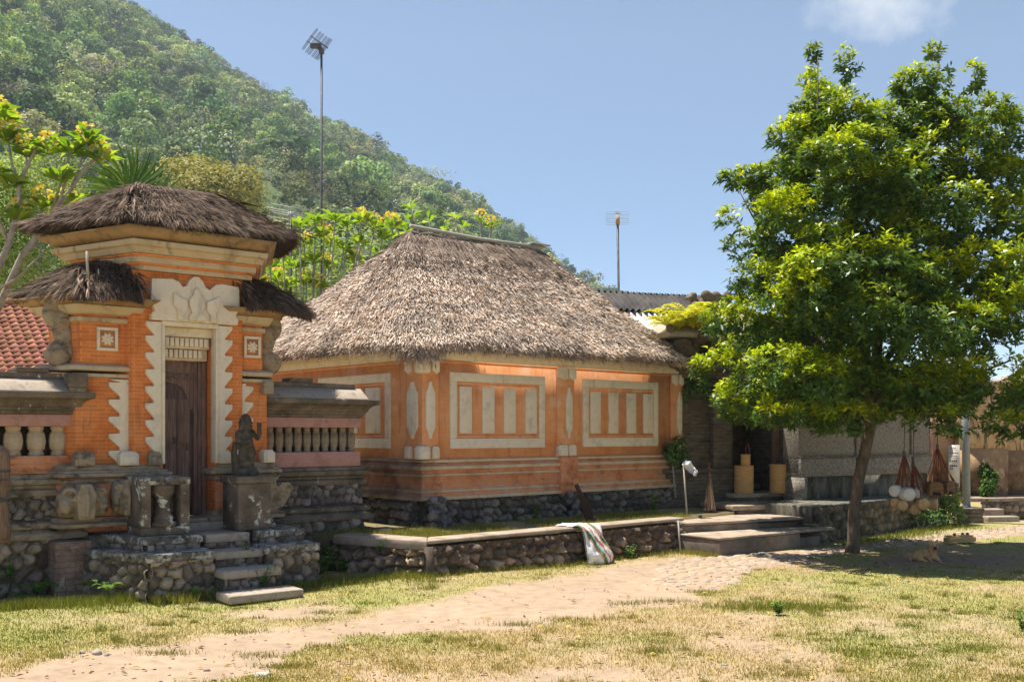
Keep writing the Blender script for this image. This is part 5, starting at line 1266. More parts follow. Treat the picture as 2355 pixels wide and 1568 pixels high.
b = MB(); b.prism([(9.1, 19.5), (13.0, 20.55), (13, 21.5), (8.0, 20.3), (8.0, 19.9)], 0.36, 0.44, 0, 'z'); b.prism([(8.7, 19.2), (9.5, 19.3), (9.5, 19.6), (8.7, 19.5)], 0.0, 0.24, 0, 'z'); b.prism([(9.05, 19.0), (9.7, 19.1), (9.6, 19.3), (9.0, 19.2)], 0.0, 0.12, 0, 'z'); b.build('cap_slab', M['cap'], lw2, bev=0.02)

# notice board leaning on the ochre wall
sgn = thing('notice_board', 'tall white notice board with rows of small coloured print, on the ochre wall', 'sign', (*wpt(2193, 1070, 19.85)[:2], 0.62), 0.12)
b = MB(); b.box(-0.115, 0.115, -0.012, 0.012, 0.0, 0.85); b.build('board', M['white'], sgn)
cols = {'r': surf('red_print', [(0.55, 0.06, 0.05)] * 2, 5), 'k': surf('black_print', [(0.03, 0.03, 0.03)] * 2, 5), 'y': surf('ochre_print', [(0.55, 0.36, 0.1)] * 2, 5)}
rgn = np.random.default_rng(2)
for z, h, n_, mi in ((0.80, 0.022, 4, 0), (0.76, 0.014, 5, 2), (0.70, 0.022, 5, 1), (0.64, 0.022, 4, 2), (0.60, 0.016, 5, 2), (0.55, 0.025, 4, 1), (0.52, 0.018, 5, 2), (0.45, 0.03, 4, 1), (0.39, 0.025, 2, 1)):
    x = -0.095; b = MB()
    for k in range(n_):
        w_ = rgn.uniform(0.018, 0.036); b.box(x, x + w_, -0.0135, -0.0125, z - h, z); x += w_ + 0.010
    b.build('printed_row', (cols['r'], cols['k'], cols['y'])[mi], sgn)

# lamp post
lp_ = wpt(2222, 1187, 19.0); 
lamp = thing('lamp_post', 'plain grey metal post on a stacked stone footing, rising into the tree', 'post', (lp_[0], lp_[1], 0), 0)
b = MB(); b.tube([(0, 0, 0.30), (-0.03, 0, 3.2)], 0.07, 16); b.build('pole', M['metal'], lamp, smooth=True)
b = MB(); b.lathe([(0.075, 0.30), (0.08, 0.31), (0.075, 0.33)], (0, 0, 0), 14); b.build('blue_band', surf('blue_tape', [(0.04, 0.15, 0.3)] * 2, 5), lamp)
b = MB()
for k, (x, y, w_, d_, z0, z1) in enumerate(((0, 0, 0.24, 0.2, -0.05, 0.12), (0.01, 0, 0.22, 0.19, 0.121, 0.2), (0, 0, 0.25, 0.21, 0.201, 0.30))): b.box(x - w_, x + w_, y - d_, y + d_, z0, z1)
b.build('footing', M['moss'], lamp, bev=0.02)

# ================================================================ RED TILED ROOF at the far left
rt = thing('tiled_house', 'house with a red clay tiled roof behind the left balustrade wall', 'house', (-8.15, 16.6, 0), 0.0)
M['tile'] = surf('red_clay_tile', [(0.65, 0.65, 0.65), (1.0, 1.0, 1.0), (1.25, 1.2, 1.15)], 9, 0.85, 0.4, 40, attr=True)
b = MB(); rgn = np.random.default_rng(6)
rows, colsn = 22, 26
o_ = np.array([-1.6, 0.0, 2.2]); du = np.array([0.175, -0.008, 0.0]); dv = np.array([-0.012, 0.135, 0.092])
nn_ = nrm(np.cross(du, dv))
for i in range(rows):
    for j in range(colsn):
        p = o_ + du * (j + 0.5 * (i % 2)) + dv * i; cc = np.array([0.40, 0.145, 0.085]) * rgn.uniform(0.62, 1.2) * np.array([1, rgn.uniform(.9, 1.25), rgn.uniform(.9, 1.3)])
        k = np.linspace(0, 1, 5); h = np.sin(k * np.pi) * 0.028
        lo = p + du * k[:, None] * 0.96 + nn_ * (h[:, None] + 0.028); hi = lo + dv * 1.25 - nn_ * 0.03
        lb = lo - nn_ * 0.022
        v = np.concatenate([lb, lo, hi]); q_ = [(a, a + 1, a + 6, a + 5) for a in range(4)] + [(5 + a, 6 + a, 11 + a, 10 + a) for a in range(4)]
        b.add(v, q_, 0, cc)
tr_ = b.build('tile_roof', M['tile'], rt)
b = MB(); E0 = o_ + du * (colsn + 0.3); 
b.tube([E0 + nn_ * 0.04, E0 + dv * rows + nn_ * 0.04], 0.06, 8, 0, True, (0.34, 0.15, 0.10)); b.tube([o_ + dv * rows + nn_ * 0.05, E0 + dv * rows + nn_ * 0.05], 0.075, 8, 0, True, (0.34, 0.15, 0.10)); b.build('ridge_tile', M['tile'], rt, smooth=True)
b = MB(); b.box(-1.4, 2.75, 0.5, 3.0, 0, 2.3); b.build('wall', M['old_orange'], rt)

# ================================================================ THE SHADE TREE
TB = wpt(1960, 1272, 14.2); TB[2] = 0.0
tree = thing('shade_tree', 'large leafy tree with a leaning trunk and lit tops painted bright yellow-green, shading the green', 'tree', (TB[0], TB[1], 0))
def tp(px, py, dy=0.0): return wpt(px, py, 14.2 + dy) - np.array([TB[0], TB[1], 0])
rgn = np.random.default_rng(21)
LOBES = [(1872, 112, 8, 36), (1878, 190, 22, 48), (1925, 180, 24, 42), (2172, 105, 22, 24), (2168, 155, 13, 30), (2165, 208, 34, 42), (2212, 195, 22, 32), (2112, 190, 22, 22), (1838, 262, 50, 42), (1895, 270, 75, 65), (2065, 232, 50, 40), (2132, 262, 62, 55), (2203, 258, 44, 50), (2278, 292, 22, 18),
         (1815, 345, 62, 45), (1900, 370, 90, 60), (2060, 300, 80, 60), (2145, 350, 95, 62), (2245, 335, 65, 55), (2300, 365, 34, 26), (1700, 418, 52, 20), (1765, 440, 72, 42), (1862, 465, 90, 60), (1960, 455, 80, 60), (2075, 440, 90, 62), (2180, 450, 90, 65), (2275, 450, 60, 50),
         (1715, 520, 62, 42), (1800, 545, 80, 48), (1890, 560, 80, 45), (2030, 545, 105, 60), (2140, 560, 95, 62), (2245, 545, 80, 62), (2325, 500, 45, 50), (2340, 580, 50, 60),
         (1720, 655, 70, 48), (1790, 640, 90, 55), (1880, 655, 95, 60), (1985, 660, 105, 62), (2095, 645, 110, 66), (2205, 660, 105, 62), (2310, 660, 75, 70),
         (1690, 750, 72, 52), (1780, 760, 95, 62), (1890, 770, 110, 65), (2010, 775, 110, 66), (2130, 765, 110, 66), (2245, 770, 95, 66), (2350, 770, 70, 70),
         (1660, 845, 58, 42), (1750, 865, 90, 56), (1860, 870, 110, 58), (1985, 875, 110, 56), (2100, 875, 110, 58), (2215, 870, 100, 58), (2325, 870, 85, 60), (1665, 925, 50, 22), (1760, 935, 80, 30), (1865, 940, 95, 34), (2000, 938, 90, 30), (2120, 940, 100, 36), (2240, 935, 90, 34), (2340, 930, 60, 36)]
def env(py):  return np.interp(py, [80, 200, 330, 450, 600, 760, 900, 960], [0.15, 0.7, 1.3, 1.75, 2.0, 2.15, 1.9, 1.3])
lobes = []
for (x, y, rx, ry) in LOBES:
    if rx > 45: x += rgn.uniform(-22, 22); y += rgn.uniform(-26, 26)
    c = tp(x, y); e = env(y); k = 14.2 / F
    r = np.array([rx * k, rx * k * 0.85, ry * k])
    lobes.append((c + np.array([0, rgn.normal(0, 0.25) - 0.15 * e, 0]), r))
    if rx > 45:
        cx_ = tp(2035, y)[0]
        for sgn_ in (-1, 1):
            f = rgn.uniform(0.45, 0.95); off = sgn_ * e * rgn.uniform(0.45, 0.85)
            fx = cx_ + (c[0] - cx_) * (0.86 - 0.12 * abs(off) / max(e, .2))
            lobes.append((np.array([fx, off, c[2] + rgn.normal(-0.08, 0.14)]), r * rgn.uniform(0.85, 1.05)))
P_, A_, S_, Z_ = [], [], [], []
for c, r in lobes:
    area = 4 * np.pi * ((r[0] * r[1]) ** 1.6 / 3 + 2 * (r[0] * r[2]) ** 1.6 / 3) ** (1 / 1.6)
    n_ = int(area * 58) + 24
    d = nrm(rgn.normal(size=(n_, 3)) + np.array([0, 0, 0.25]))
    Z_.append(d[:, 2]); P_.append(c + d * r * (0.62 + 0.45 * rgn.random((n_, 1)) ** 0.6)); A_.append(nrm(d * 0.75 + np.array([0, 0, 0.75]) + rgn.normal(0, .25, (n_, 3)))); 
P_ = np.concatenate(P_); A_ = np.concatenate(A_); Z_ = np.concatenate(Z_)
fil = vnoise(P_[:, 0] * 2.2 + 9, P_[:, 2] * 2.2 + P_[:, 1] * 1.7, 66, 2)
kk = fil > 0.42; P_, A_, Z_ = P_[kk], A_[kk], Z_[kk]
print('rosettes', len(P_))
NL = 9
n_ = len(P_)
T1 = nrm(np.cross(A_, rgn.normal(size=A_.shape))); T2 = np.cross(A_, T1)
b = MB()
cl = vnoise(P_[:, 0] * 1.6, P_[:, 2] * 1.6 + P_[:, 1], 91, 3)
lit_top = np.clip((Z_ + 0.05) * 1.7, 0, 1) * np.clip(0.75 + (cl - 0.5) * 3.0, 0.15, 1)      # sunlit lobe tops painted in as brighter yellow-green leaf colour
colr = np.array([1.05, 1.2, 0.9]) * (1 - lit_top[:, None]) + np.array([6.2, 4.5, 0.5]) * lit_top[:, None]
for k in range(NL):
    a = 2 * np.pi * k / NL * 1.62 + rgn.random(n_) * 0.8
    up = rgn.uniform(0.15, 0.9, n_)[:, None]
    D = nrm(T1 * np.cos(a)[:, None] + T2 * np.sin(a)[:, None] + A_ * up)
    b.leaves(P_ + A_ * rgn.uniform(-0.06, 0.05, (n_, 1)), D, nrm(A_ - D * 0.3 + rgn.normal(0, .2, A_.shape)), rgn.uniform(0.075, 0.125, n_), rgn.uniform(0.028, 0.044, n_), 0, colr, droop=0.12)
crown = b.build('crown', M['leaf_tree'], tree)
b = MB()
b.tube([tp(1958, 1285), tp(1962, 1245), tp(1963, 1180), tp(1972, 1110), tp(1986, 1050), tp(1998, 990), tp(2006, 930, 0.05), tp(2012, 860, 0.1), tp(2020, 760, 0.1), tp(2040, 640, 0.05), tp(2065, 480, 0), tp(2110, 330, -0.05), tp(2160, 150, -.05)], [0.118, 0.088, 0.080, 0.078, 0.079, 0.08, 0.078, 0.075, 0.068, 0.055, 0.042, 0.03, 0.012], 14)
for (p0, pm, p1, r0) in (((2006, 925), (1900, 800), (1790, 640), 0.05), ((2012, 860), (1930, 690), (1850, 420), 0.05), ((1930, 690), (1880, 480), (1880, 130), 0.028), ((2012, 860), (2130, 730), (2260, 560), 0.05), ((2020, 760), (2150, 600), (2240, 330), 0.04), ((2006, 930), (2150, 880), (2320, 830), 0.045), ((1998, 960), (1880, 900), (1700, 870), 0.04), ((2040, 640), (1990, 500), (1900, 330), 0.035), ((2006, 930), (2080, 800), (2100, 640), 0.045), ((1900, 800), (1780, 740), (1690, 700), 0.025), ((1850, 640), (1760, 540), (1700, 440), 0.022)):
    dy = rgn.uniform(-0.9, 0.9); 
    b.tube([tp(*p0), tp((p0[0] + pm[0]) / 2, (p0[1] + pm[1]) / 2 - 12, dy * 0.25), tp(*pm, dy * 0.6), tp((pm[0] + p1[0]) / 2, (pm[1] + p1[1]) / 2 + 8, dy * 0.85), tp(*p1, dy)], [r0, r0 * 0.85, r0 * 0.65, r0 * 0.5, r0 * 0.25], 8)
b.build('trunk', M['bark'], tree, smooth=True)

# ================================================================ HANGING DRUMS and wooden boxes (souvenirs on straps)
YB = 13.7
def bp(zx, zy, dy=0.0): return wpt((1997 + zx / 3.136) / 1.0607, (900 + zy / 3.136) / 1.0607, YB + dy)
def hang_cord(name, label, top, apex, mat_, grp, r=0.006):
    b = MB(); b.tube([top, (np.array(top) + np.array(apex)) / 2 + np.array([0.004, 0, 0]), apex], r, 6); b.ball(apex, (0.022, 0.022, 0.035), 8, 6)
    o = b.build(name, mat_); tag(o, label, 'cord', grp)
apA, apB, apC = bp(650, 645), bp(722, 722), bp(905, 592)
hang_cord('hanging_cord', 'dark cord from the tree tying the straps of the white drums', bp(655, 330), apA, M['darkmetal'], 'cords of the hanging souvenirs')
hang_cord('hanging_cord', 'dark cord from the tree tying the straps of the tan drums', bp(722, 360, 0.05), apB, M['darkmetal'], 'cords of the hanging souvenirs')
hang_cord('hanging_cord', 'dark cord from the tree tying the straps of the wooden boxes', bp(905, 330, 0.1), apC, M['darkmetal'], 'cords of the hanging souvenirs')
def drum(zx, zy, r, az, tilt, skin, apex, label, dy):
    c = bp(zx, zy, dy); t = thing('hand_drum', label, 'drum', tuple(c), 0, 'small hand drums hanging on straps')
    Mx = Matrix.Rotation(az, 4, 'Z') @ Matrix.Rotation(R(90) + tilt, 4, 'X')
    rr = r / 3.136 / 1.0607 / F * YB; h = rr * 0.75
    b = MB(); b.lathe([(rr * 0.93, -h), (rr * 0.99, -h * 0.5), (rr, 0), (rr * 0.99, h * 0.5), (rr * 0.93, h)], (0, 0, 0), 20, 0, Mx); b.build('shell', M['tan'] if skin == 'tan' else M['white'], t, smooth=False, bev=0.004)
    for s in (-1, 1): MB().lathe([(rr * 0.95, s * h * 0.98), (rr * 0.90, s * h * 1.08), (rr * 0.3, s * h * 1.10)], (0, 0, 0), 20, 0, Mx).build('skin', M['white'] if skin == 'white' else M['tan'], t)
    b = MB(); a = np.array(apex) - c
    for s in (-1, 1):
        e = np.array(Mx @ Vector((0, rr * 0.2, s * h * 0.6))); top = e * 0 + np.array([e[0], e[1], abs(rr) * 0.9])
        b.tube([e + np.array([0, 0, rr * 0.85]), e * 0.55 + a * 0.45 + np.array([0, 0, -0.01]), a + np.array([s * 0.006, 0, 0])], 0.0065, 5)
    b.tube([np.array([0, 0, rr * 0.9]), a * 0.5 + np.array([0.01 * np.sign(az), 0.02, 0]), a], 0.006, 5)
    b.build('strap', M['redrope'], t)
for d in ((590, 930, 47, -0.75, 0.0, 'white', apA, 'white hand drum at the outer edge of the bundle, beside the tree trunk', 0.03), (672, 955, 53, 0.12, 0.05, 'white', apA, 'largest white hand drum, its round skin facing the green', -0.06), (738, 950, 50, 0.95, 0.0, 'white', apA, 'white hand drum turned sideways behind the largest white drum', 0.06),
          (588, 1018, 38, -0.6, 0.1, 'tan', apA, 'tan hand drum below the outer white drum', 0.05), (636, 1042, 42, -0.2, -0.1, 'tan', apA, 'tan hand drum below and between two white drums', -0.02), (704, 1012, 40, 0.3, 0.1, 'tan', apB, 'tan hand drum right under the largest white drum', 0.08), (726, 1062, 45, 0.1, 0.35, 'tan', apB, 'lowest tan hand drum of the bundle', 0.02), (788, 1030, 48, 0.05, 0.0, 'tan', apB, 'tan hand drum with its round face turned to the green', -0.06), (866, 1028, 45, 1.0, 0.0, 'tan', apB, 'tan hand drum seen from its side, nearest the wooden boxes', 0.03)):
    drum(*d)
def wbox(zx, zy, w, h, az, label, dy):
    c = bp(zx, zy, dy); t = thing('wooden_bell', label, 'wooden bell', tuple(c), az, 'dark wooden bells hanging on straps'); k = 1 / 3.136 / 1.0607 / F * YB
    w *= k; h *= k
    b = MB(); b.prism([(-w / 2, -h / 2), (w / 2, -h / 2), (w * 0.47, h * 0.30), (w * 0.3, h / 2), (-w * 0.3, h / 2), (-w * 0.47, h * 0.30)], -w * 0.36, w * 0.36); b.box(-w * 0.53, w * 0.53, -w * 0.39, w * 0.39, -h * 0.24, -h * 0.13); b.build('body', M['brownbox'], t, bev=0.006)
    b = MB(); b.box(-w * 0.28, w * 0.28, -w * 0.365, -w * 0.33, -h * 0.48, -h * 0.26); b.build('slot', M['black'], t)
    a = np.array(apC) - c; Mi = Matrix.Rotation(-az, 4, 'Z'); a = np.array(Mi @ Vector(a)); b = MB()
    for s in (-1, 0, 1): b.tube([np.array([s * w * 0.35, s * 0.03, h * 0.42]), a * 0.5 + np.array([s * 0.035, 0, 0]), a + np.array([s * 0.005, 0, 0])], 0.0055, 5)
    b.build('strap', M['redrope'], t)
for d in ((888, 912, 104, 100, -0.1, 'largest dark wooden bell in front of the hanging cluster', -0.05), (985, 905, 92, 105, 0.45, 'dark wooden bell beside the largest one, turned at an angle', 0.06), (1040, 905, 62, 72, 0.9, 'small brown wooden bell on the outside near the grey post', 0.12), (842, 898, 70, 80, -0.7, 'dark wooden bell tucked behind the largest one', 0.10), (925, 890, 70, 90, 0.2, 'dark wooden bell hidden behind the others, only its top edge showing', 0.2)):
    wbox(*d)

# ================================================================ BASKETS, BROOMS, SACK, POLES
def basket(px, y0, y1, hw, Y, label, tall=True, g='tall woven bamboo baskets'):
    p = wpt(px, y1, Y); t = thing('woven_basket', label, 'basket', (p[0], p[1], 0.676 if tall else p[2]), 0, g if tall else None); r = hw / F * Y; h = (y1 - y0) / F * Y
    b = MB()
    prof = [(r * 0.97, 0)]
    for k in range(24): z = h * k / 24; prof += [(r * (0.97 + 0.01 * (k % 2)), z + h / 96), (r * (1.0 + 0.008 * (k % 2)), z + h / 40)]
    prof += [(r * 0.98, h), (r * 0.9, h), (r * 0.88, h * 0.3)]
    b.lathe(prof, (0, 0, 0), 26); b.build('body', M['basket'], t)
    b = MB(); b.lathe([(r * 1.0, h - 0.02), (r * 1.03, h - 0.012), (r * 1.02, h + 0.006), (r * 0.93, h + 0.004)], (0, 0, 0), 26); b.build('rim', M['basket'], t)
    if not tall:
        b = MB(); b.tube([(r * 0.4 + 0.03 * math.cos(a) * 1.0, 0, h + 0.07 + 0.11 * math.sin(a)) for a in np.linspace(-1.2, 4.0, 18)], 0.007, 6); b.build('handle', M['redrope'], t)
    return t, p, h
t1, p1_, h1 = basket(1710, 1070, 1133, 22, 17.1, 'tall cylindrical bamboo basket with a smaller basket standing on it')
basket(1791, 1066, 1131, 21.5, 17.25, 'tall cylindrical bamboo basket with nothing on top, at the other side of the doorway')
p = wpt(1714, 1070, 17.1); tb, _, _ = basket(1714, 1043, 1068, 11, 17.05, 'small bamboo basket with a looped handle, standing on a tall basket', False); tb.location.z = 0.676 + h1 + 0.008

def broom(name, label, head, tip, w, seed):
    """bundle of palm ribs: bristles down at head, bound grip at tip"""
    head = np.array(head); tip = np.array(tip); t = thing(name, label, 'broom', tuple(head), 0, 'palm rib brooms leaning on walls'); ax = tip - head; L = np.linalg.norm(ax); ax = ax / L
    rg = np.random.default_rng(seed); s1 = nrm(np.cross(ax, [0, 1, 0.2])); s2 = np.cross(ax, s1)
    b = MB()
    for k in range(130):
        a = rg.random() * 6.28; q = math.sqrt(rg.random()); e = (s1 * math.cos(a) * 1.25 + s2 * math.sin(a) * 0.7) * q
        z0 = rg.uniform(0, 0.05) * L
        b.tube([ax * z0 + e * w, ax * L * 0.35 + e * w * 0.62, ax * L * 0.72 + e * 0.03, ax * L * rg.uniform(0.93, 1.0) + e * 0.024], 0.0035, 3, 0, False)
    b.build('bristles', M['broom'], t)
    b = MB()
    for f in (0.70, 0.84, 0.95): b.tube([ax * L * (f - 0.012), ax * L * (f + 0.012)], 0.034, 10)
    b.build('binding', M['redrope'], t)
broom('palm_broom', 'brown palm rib broom leaning against the orange house wall', (1.13, 14.05, 0.45), (0.965, 15.05, 0.93), 0.085, 1)
broom('palm_broom', 'brown palm rib broom standing upright against the dark stone wall', (*wpt(1632, 1182, 15.75)[:2], 0.46), (wpt(1636, 1066, 16.1)[0], 16.35, 1.24), 0.085, 2)

# plastic sack hanging over the terrace wall
sk = thing('plastic_sack', 'crumpled white woven sack with green and orange stripes, hanging over the terrace wall', 'sack', hl(2.55, 0) + (0.0,), HA)
nu, nv = 44, 60
U, V_ = np.meshgrid(np.linspace(0, 1, nu), np.linspace(0, 1, nv))
s_len = V_ * 1.02
fold = 0.40
over = np.clip(s_len - fold, 0, None)
wid = np.interp(V_, [0, 0.15, 0.4, 0.55, 0.8, 0.94, 1.0], [0.11, 0.15, 0.19, 0.17, 0.23, 0.24, 0.17])
cxs = np.interp(V_, [0, 0.15, 0.4, 0.55, 0.8, 1.0], [-0.19, -0.10, -0.01, 0.0, 0.05, 0.09])
cr = (vnoise(U * 7 + V_ * 2, V_ * 5, 13, 4) - 0.5)
Xs = cxs + (U - 0.5) * 2 * wid * (1 - 0.15 * np.abs(cr))
puff = np.sqrt(np.clip(1 - (2 * U - 1) ** 2, 0, 1)) 
dn = np.clip(over / 0.5, 0, 1)
thick_ = np.interp(V_, [0, 0.2, 0.4, 0.6, 0.85, 0.97, 1], [0.015, 0.03, 0.04, 0.06, 0.12, 0.07, 0.01])
Yb = np.where(s_len < fold, (fold - s_len) * 0.8 - 0.10, -0.10 - 0.05 * np.sin(np.clip(over / 0.1, 0, 1) * np.pi / 2) - 0.10 * dn)
Zb = np.where(s_len < fold, 0.485, 0.485 - np.clip(over - 0.02, 0, None) * 0.86)
front = np.stack([Xs, Yb - np.where(s_len < fold, 0, 1) * puff * thick_ + cr * 0.09, Zb + np.where(s_len < fold, 1, 0.25) * (puff * thick_ * 0.8 + np.abs(cr) * 0.05)], -1)
back = np.stack([Xs, Yb + 0.012, Zb - 0.002], -1)
b = MB(); idx = np.arange(nu * nv).reshape(nv, nu)
q_ = np.stack([idx[:-1, :-1], idx[:-1, 1:], idx[1:, 1:], idx[1:, :-1]], -1).reshape(-1, 4)
colS = np.tile(np.array([0.78, 0.77, 0.74]), (nv, nu, 1))
dg_ = U * 0.55 + (V_ - 0.38) * 1.0
for lo, hi, c in ((0.30, 0.36, (0.62, 0.24, 0.12)), (0.36, 0.46, (0.05, 0.22, 0.09)), (0.56, 0.64, (0.62, 0.20, 0.10)), (0.78, 0.86, (0.66, 0.27, 0.13)), (0.86, 0.97, (0.05, 0.22, 0.09)), (1.0, 1.06, (0.62, 0.25, 0.14))):
    mk_ = (U + (0.95 - V_) * 0.85 > lo + 0.12) & (U + (0.95 - V_) * 0.85 < hi + 0.12) & (V_ > 0.30)
    colS[mk_] = c
mk_ = (np.hypot((U - 0.62) * 1.1, (V_ - 0.62)) < 0.075) & (np.hypot((U - 0.62) * 1.1, (V_ - 0.62)) > 0.05); colS[mk_] = (0.60, 0.15, 0.10)
b.add(front.reshape(-1, 3), q_, 0, colS.reshape(-1, 3)); b.add(back.reshape(-1, 3), q_[:, ::-1], 0, np.tile([0.7, 0.7, 0.68], (nu * nv, 1)))
M['sack'] = surf('woven_plastic', [(0.92, 0.92, 0.92), (1, 1, 1)], 30, 0.6, 0.3, 90, attr=True)
b.build('cloth', M['sack'], sk, smooth=True)

# bamboo pole with a plastic bag, and a short stake in front of the terrace wall
p = wpt(1579, 1181, 15.35); pl_ = thing('bamboo_pole', 'thin pale bamboo pole standing at the house corner, with a plastic bag on it', 'pole', (p[0], p[1], 0.44), 0)
b = MB(); b.tube([(0, 0, 0), (-0.02, 0.02, 0.38), (-0.045, 0.05, 0.80)], [0.016, 0.014, 0.012], 8); b.build('cane', M['bamboo'], pl_, smooth=True)
b = MB(); rgn = np.random.default_rng(4)
U, V_ = np.meshgrid(np.linspace(0, 1, 26), np.linspace(0, 1, 26))
cr = vnoise(U * 5 + 3, V_ * 4, 61, 4) - 0.5; cr2 = vnoise(U * 6, V_ * 6, 62, 4) - 0.5
hh = np.interp(U, [0, 0.15, 0.5, 0.8, 1], [0.03, 0.10, 0.17, 0.16, 0.07])
X_ = -0.05 + U * 0.21 + cr2 * 0.03; Zz = 0.79 - 0.05 * U - 0.10 * U * U + (0.5 - V_) * hh + cr2 * 0.05; Yy = 0.04 + cr * 0.12 + 0.04 * np.sin(U * 9 + V_ * 5)
idx = np.arange(26 * 26).reshape(26, 26); b.add(np.stack([X_, Yy, Zz], -1).reshape(-1, 3), np.stack([idx[:-1, :-1], idx[:-1, 1:], idx[1:, 1:], idx[1:, :-1]], -1).reshape(-1, 4))
b.add(np.stack([X_, Yy + 0.02 + 0.02 * U, Zz - 0.01], -1).reshape(-1, 3), np.stack([idx[:-1, :-1], idx[1:, :-1], idx[1:, 1:], idx[:-1, 1:]], -1).reshape(-1, 4))
bagm = surf('pale_plastic_film', [(0.62, 0.64, 0.66), (0.75, 0.76, 0.78)], 10, 0.35, 0.5, 30)
bg_ = b.build('plastic_bag', bagm, None, smooth=True); bg_.location = pl_.location; tag(bg_, 'crumpled translucent white plastic bag tied to the bamboo pole', 'plastic bag')
p = wpt(1565, 1272, 14.1); o = MB().tube([(0, 0, -0.05), (-0.03, 0.05, 0.47)], [0.013, 0.011], 7).build('bamboo_stake', M['bamboo']); o.location = (p[0], p[1], 0.0); tag(o, 'short thin bamboo stake leaning on the end of the terrace wall', 'stake')

# plank and stones on the grass
p = wpt(2207, 1245, 15.6); pk = thing('wooden_plank', 'thick yellowish wooden beam with cut notches lying on the grass by the path', 'plank', (p[0], p[1], 0.01), 0.32)
b = MB(); b.box(-0.27, 0.25, -0.07, 0.06, 0.0, 0.075); b.box(-0.22, 0.24, -0.03, 0.10, 0.076, 0.10)
b.build('beam', surf('fresh_cut_wood', [(0.42, 0.27, 0.10), (0.58, 0.40, 0.18)], 6, 0.8, 0.3, 30, stretch=(0.5, 4, 4)), pk, bev=0.008)
for x in (-0.09, 0.07, 0.16): MB().ball((x, 0.02, 0.118), (0.028, 0.025, 0.022), 8, 6).build('peg', M['post_wood'], pk)
def rock(px, py, w, h, label, mat_, seed, flat=1.0):
    Y = H * F / (py - HY); p = wpt(px, py, Y); rg = np.random.default_rng(seed); b = MB(); b.ball((0, 0, 0), (w, w * 0.7, h), 14, 10)
    b.v[0] = b.v[0] * (1 + 0.5 * (vnoise(b.v[0][:, 0] / w * 1.3 + seed, b.v[0][:, 2] / h * 1.3 + b.v[0][:, 1] / w, seed, 3) - 0.5))[:, None]
    o = b.build('rock', mat_, smooth=True); o.location = (p[0], p[1], h * 0.45); o.rotation_euler = (0, 0, rg.random() * 3); return tag(o, label, 'rock', 'loose stones on the ground')
M['rock'] = surf('loose_stone', [(0.30, 0.25, 0.2), (0.45, 0.38, 0.31)], 12, 0.95, 0.6, 40)
M['palerock'] = surf('pale_flat_stone', [(0.42, 0.39, 0.35), (0.55, 0.51, 0.46)], 12, 0.95, 0.5, 40)
rock(872, 1333, 0.085, 0.05, 'rounded brown stone lying at the foot of the terrace wall', M['rock'], 1)
rock(915, 1336, 0.11, 0.028, 'flat broken pale stone beside a rounded stone under the terrace wall', M['palerock'], 2)
rock(600, 1552, 0.075, 0.016, 'pale flat stone half sunk in the dirt track, nearest the camera', M['palerock'], 3)
rock(188, 1566 - 62, 0.03, 0.022, 'small brown stone in the dry grass in front of the gate', M['rock'], 4)
rock(222, 1505, 0.05, 0.03, 'rounded pinkish stone among dry grass tufts in front of the gate', M['rock'], 5)
rock(245, 1508, 0.025, 0.018, 'tiny brown stone next to the rounded pinkish stone', M['rock'], 6)
rock(1810, 1523, 0.028, 0.018, 'small dark stone on the bare earth right of the track', M['moss'], 7)
rock(1767, 1617 - 0, 0.03, 0.013, 'flat dark clod on the bare earth at the picture\'s lower edge', M['moss'], 8) if False else None
rock(1665, 1530, 0.025, 0.014, 'small grey clod beside a fallen leaf on bare earth', M['rock'], 9)
p = wpt(886, 1223, 1.255 * F / (1223 - HY)); o = MB().box(-0.075, 0.075, -0.04, 0.04, 0, 0.045).build('brick', M['palerock'], bev=0.01); o.location = (p[0], p[1], 0.445); o.rotation_euler = (0, 0, 0.5); tag(o, 'single loose brick on the terrace above the wall corner', 'brick')

# fallen leaves: too many and too small to count
b = MB(); rgn = np.random.default_rng(40)
n_ = 900; pxr = np.concatenate([rgn.normal(2050, 230, 420), rgn.uniform(0, 2354, 480)]); pyr = np.concatenate([rgn.normal(1310, 22, 420), rgn.uniform(1330, 1566, 480)]); Yl = H * F / (np.clip(pyr, 1262, 1566) - HY); Xl = (pxr - CX) / F * Yl
kk = ~inside(BLOCK, Xl, Yl); Xl, Yl = Xl[kk], Yl[kk]; n_ = len(Xl)
P = np.stack([Xl, Yl, gh(Xl, Yl) + 0.012], 1); a = rgn.random(n_) * 6.28
b.leaves(P, np.stack([np.cos(a), np.sin(a), rgn.uniform(0, .5, n_)], 1), np.stack([rgn.normal(0, .4, n_), rgn.normal(0, .4, n_), np.ones(n_)], 1), rgn.uniform(0.03, 0.075, n_), rgn.uniform(0.014, 0.03, n_))
o = b.build('fallen_leaves', fibre('fallen_leaf', [(0.0, (0.10, 0.055, 0.03)), (0.5, (0.22, 0.13, 0.06)), (0.8, (0.50, 0.33, 0.05)), (1.0, (0.62, 0.48, 0.12))], 0.8, 0.15), kind='stuff'); tag(o, 'small dry brown and yellow leaves scattered over the green', 'leaves')

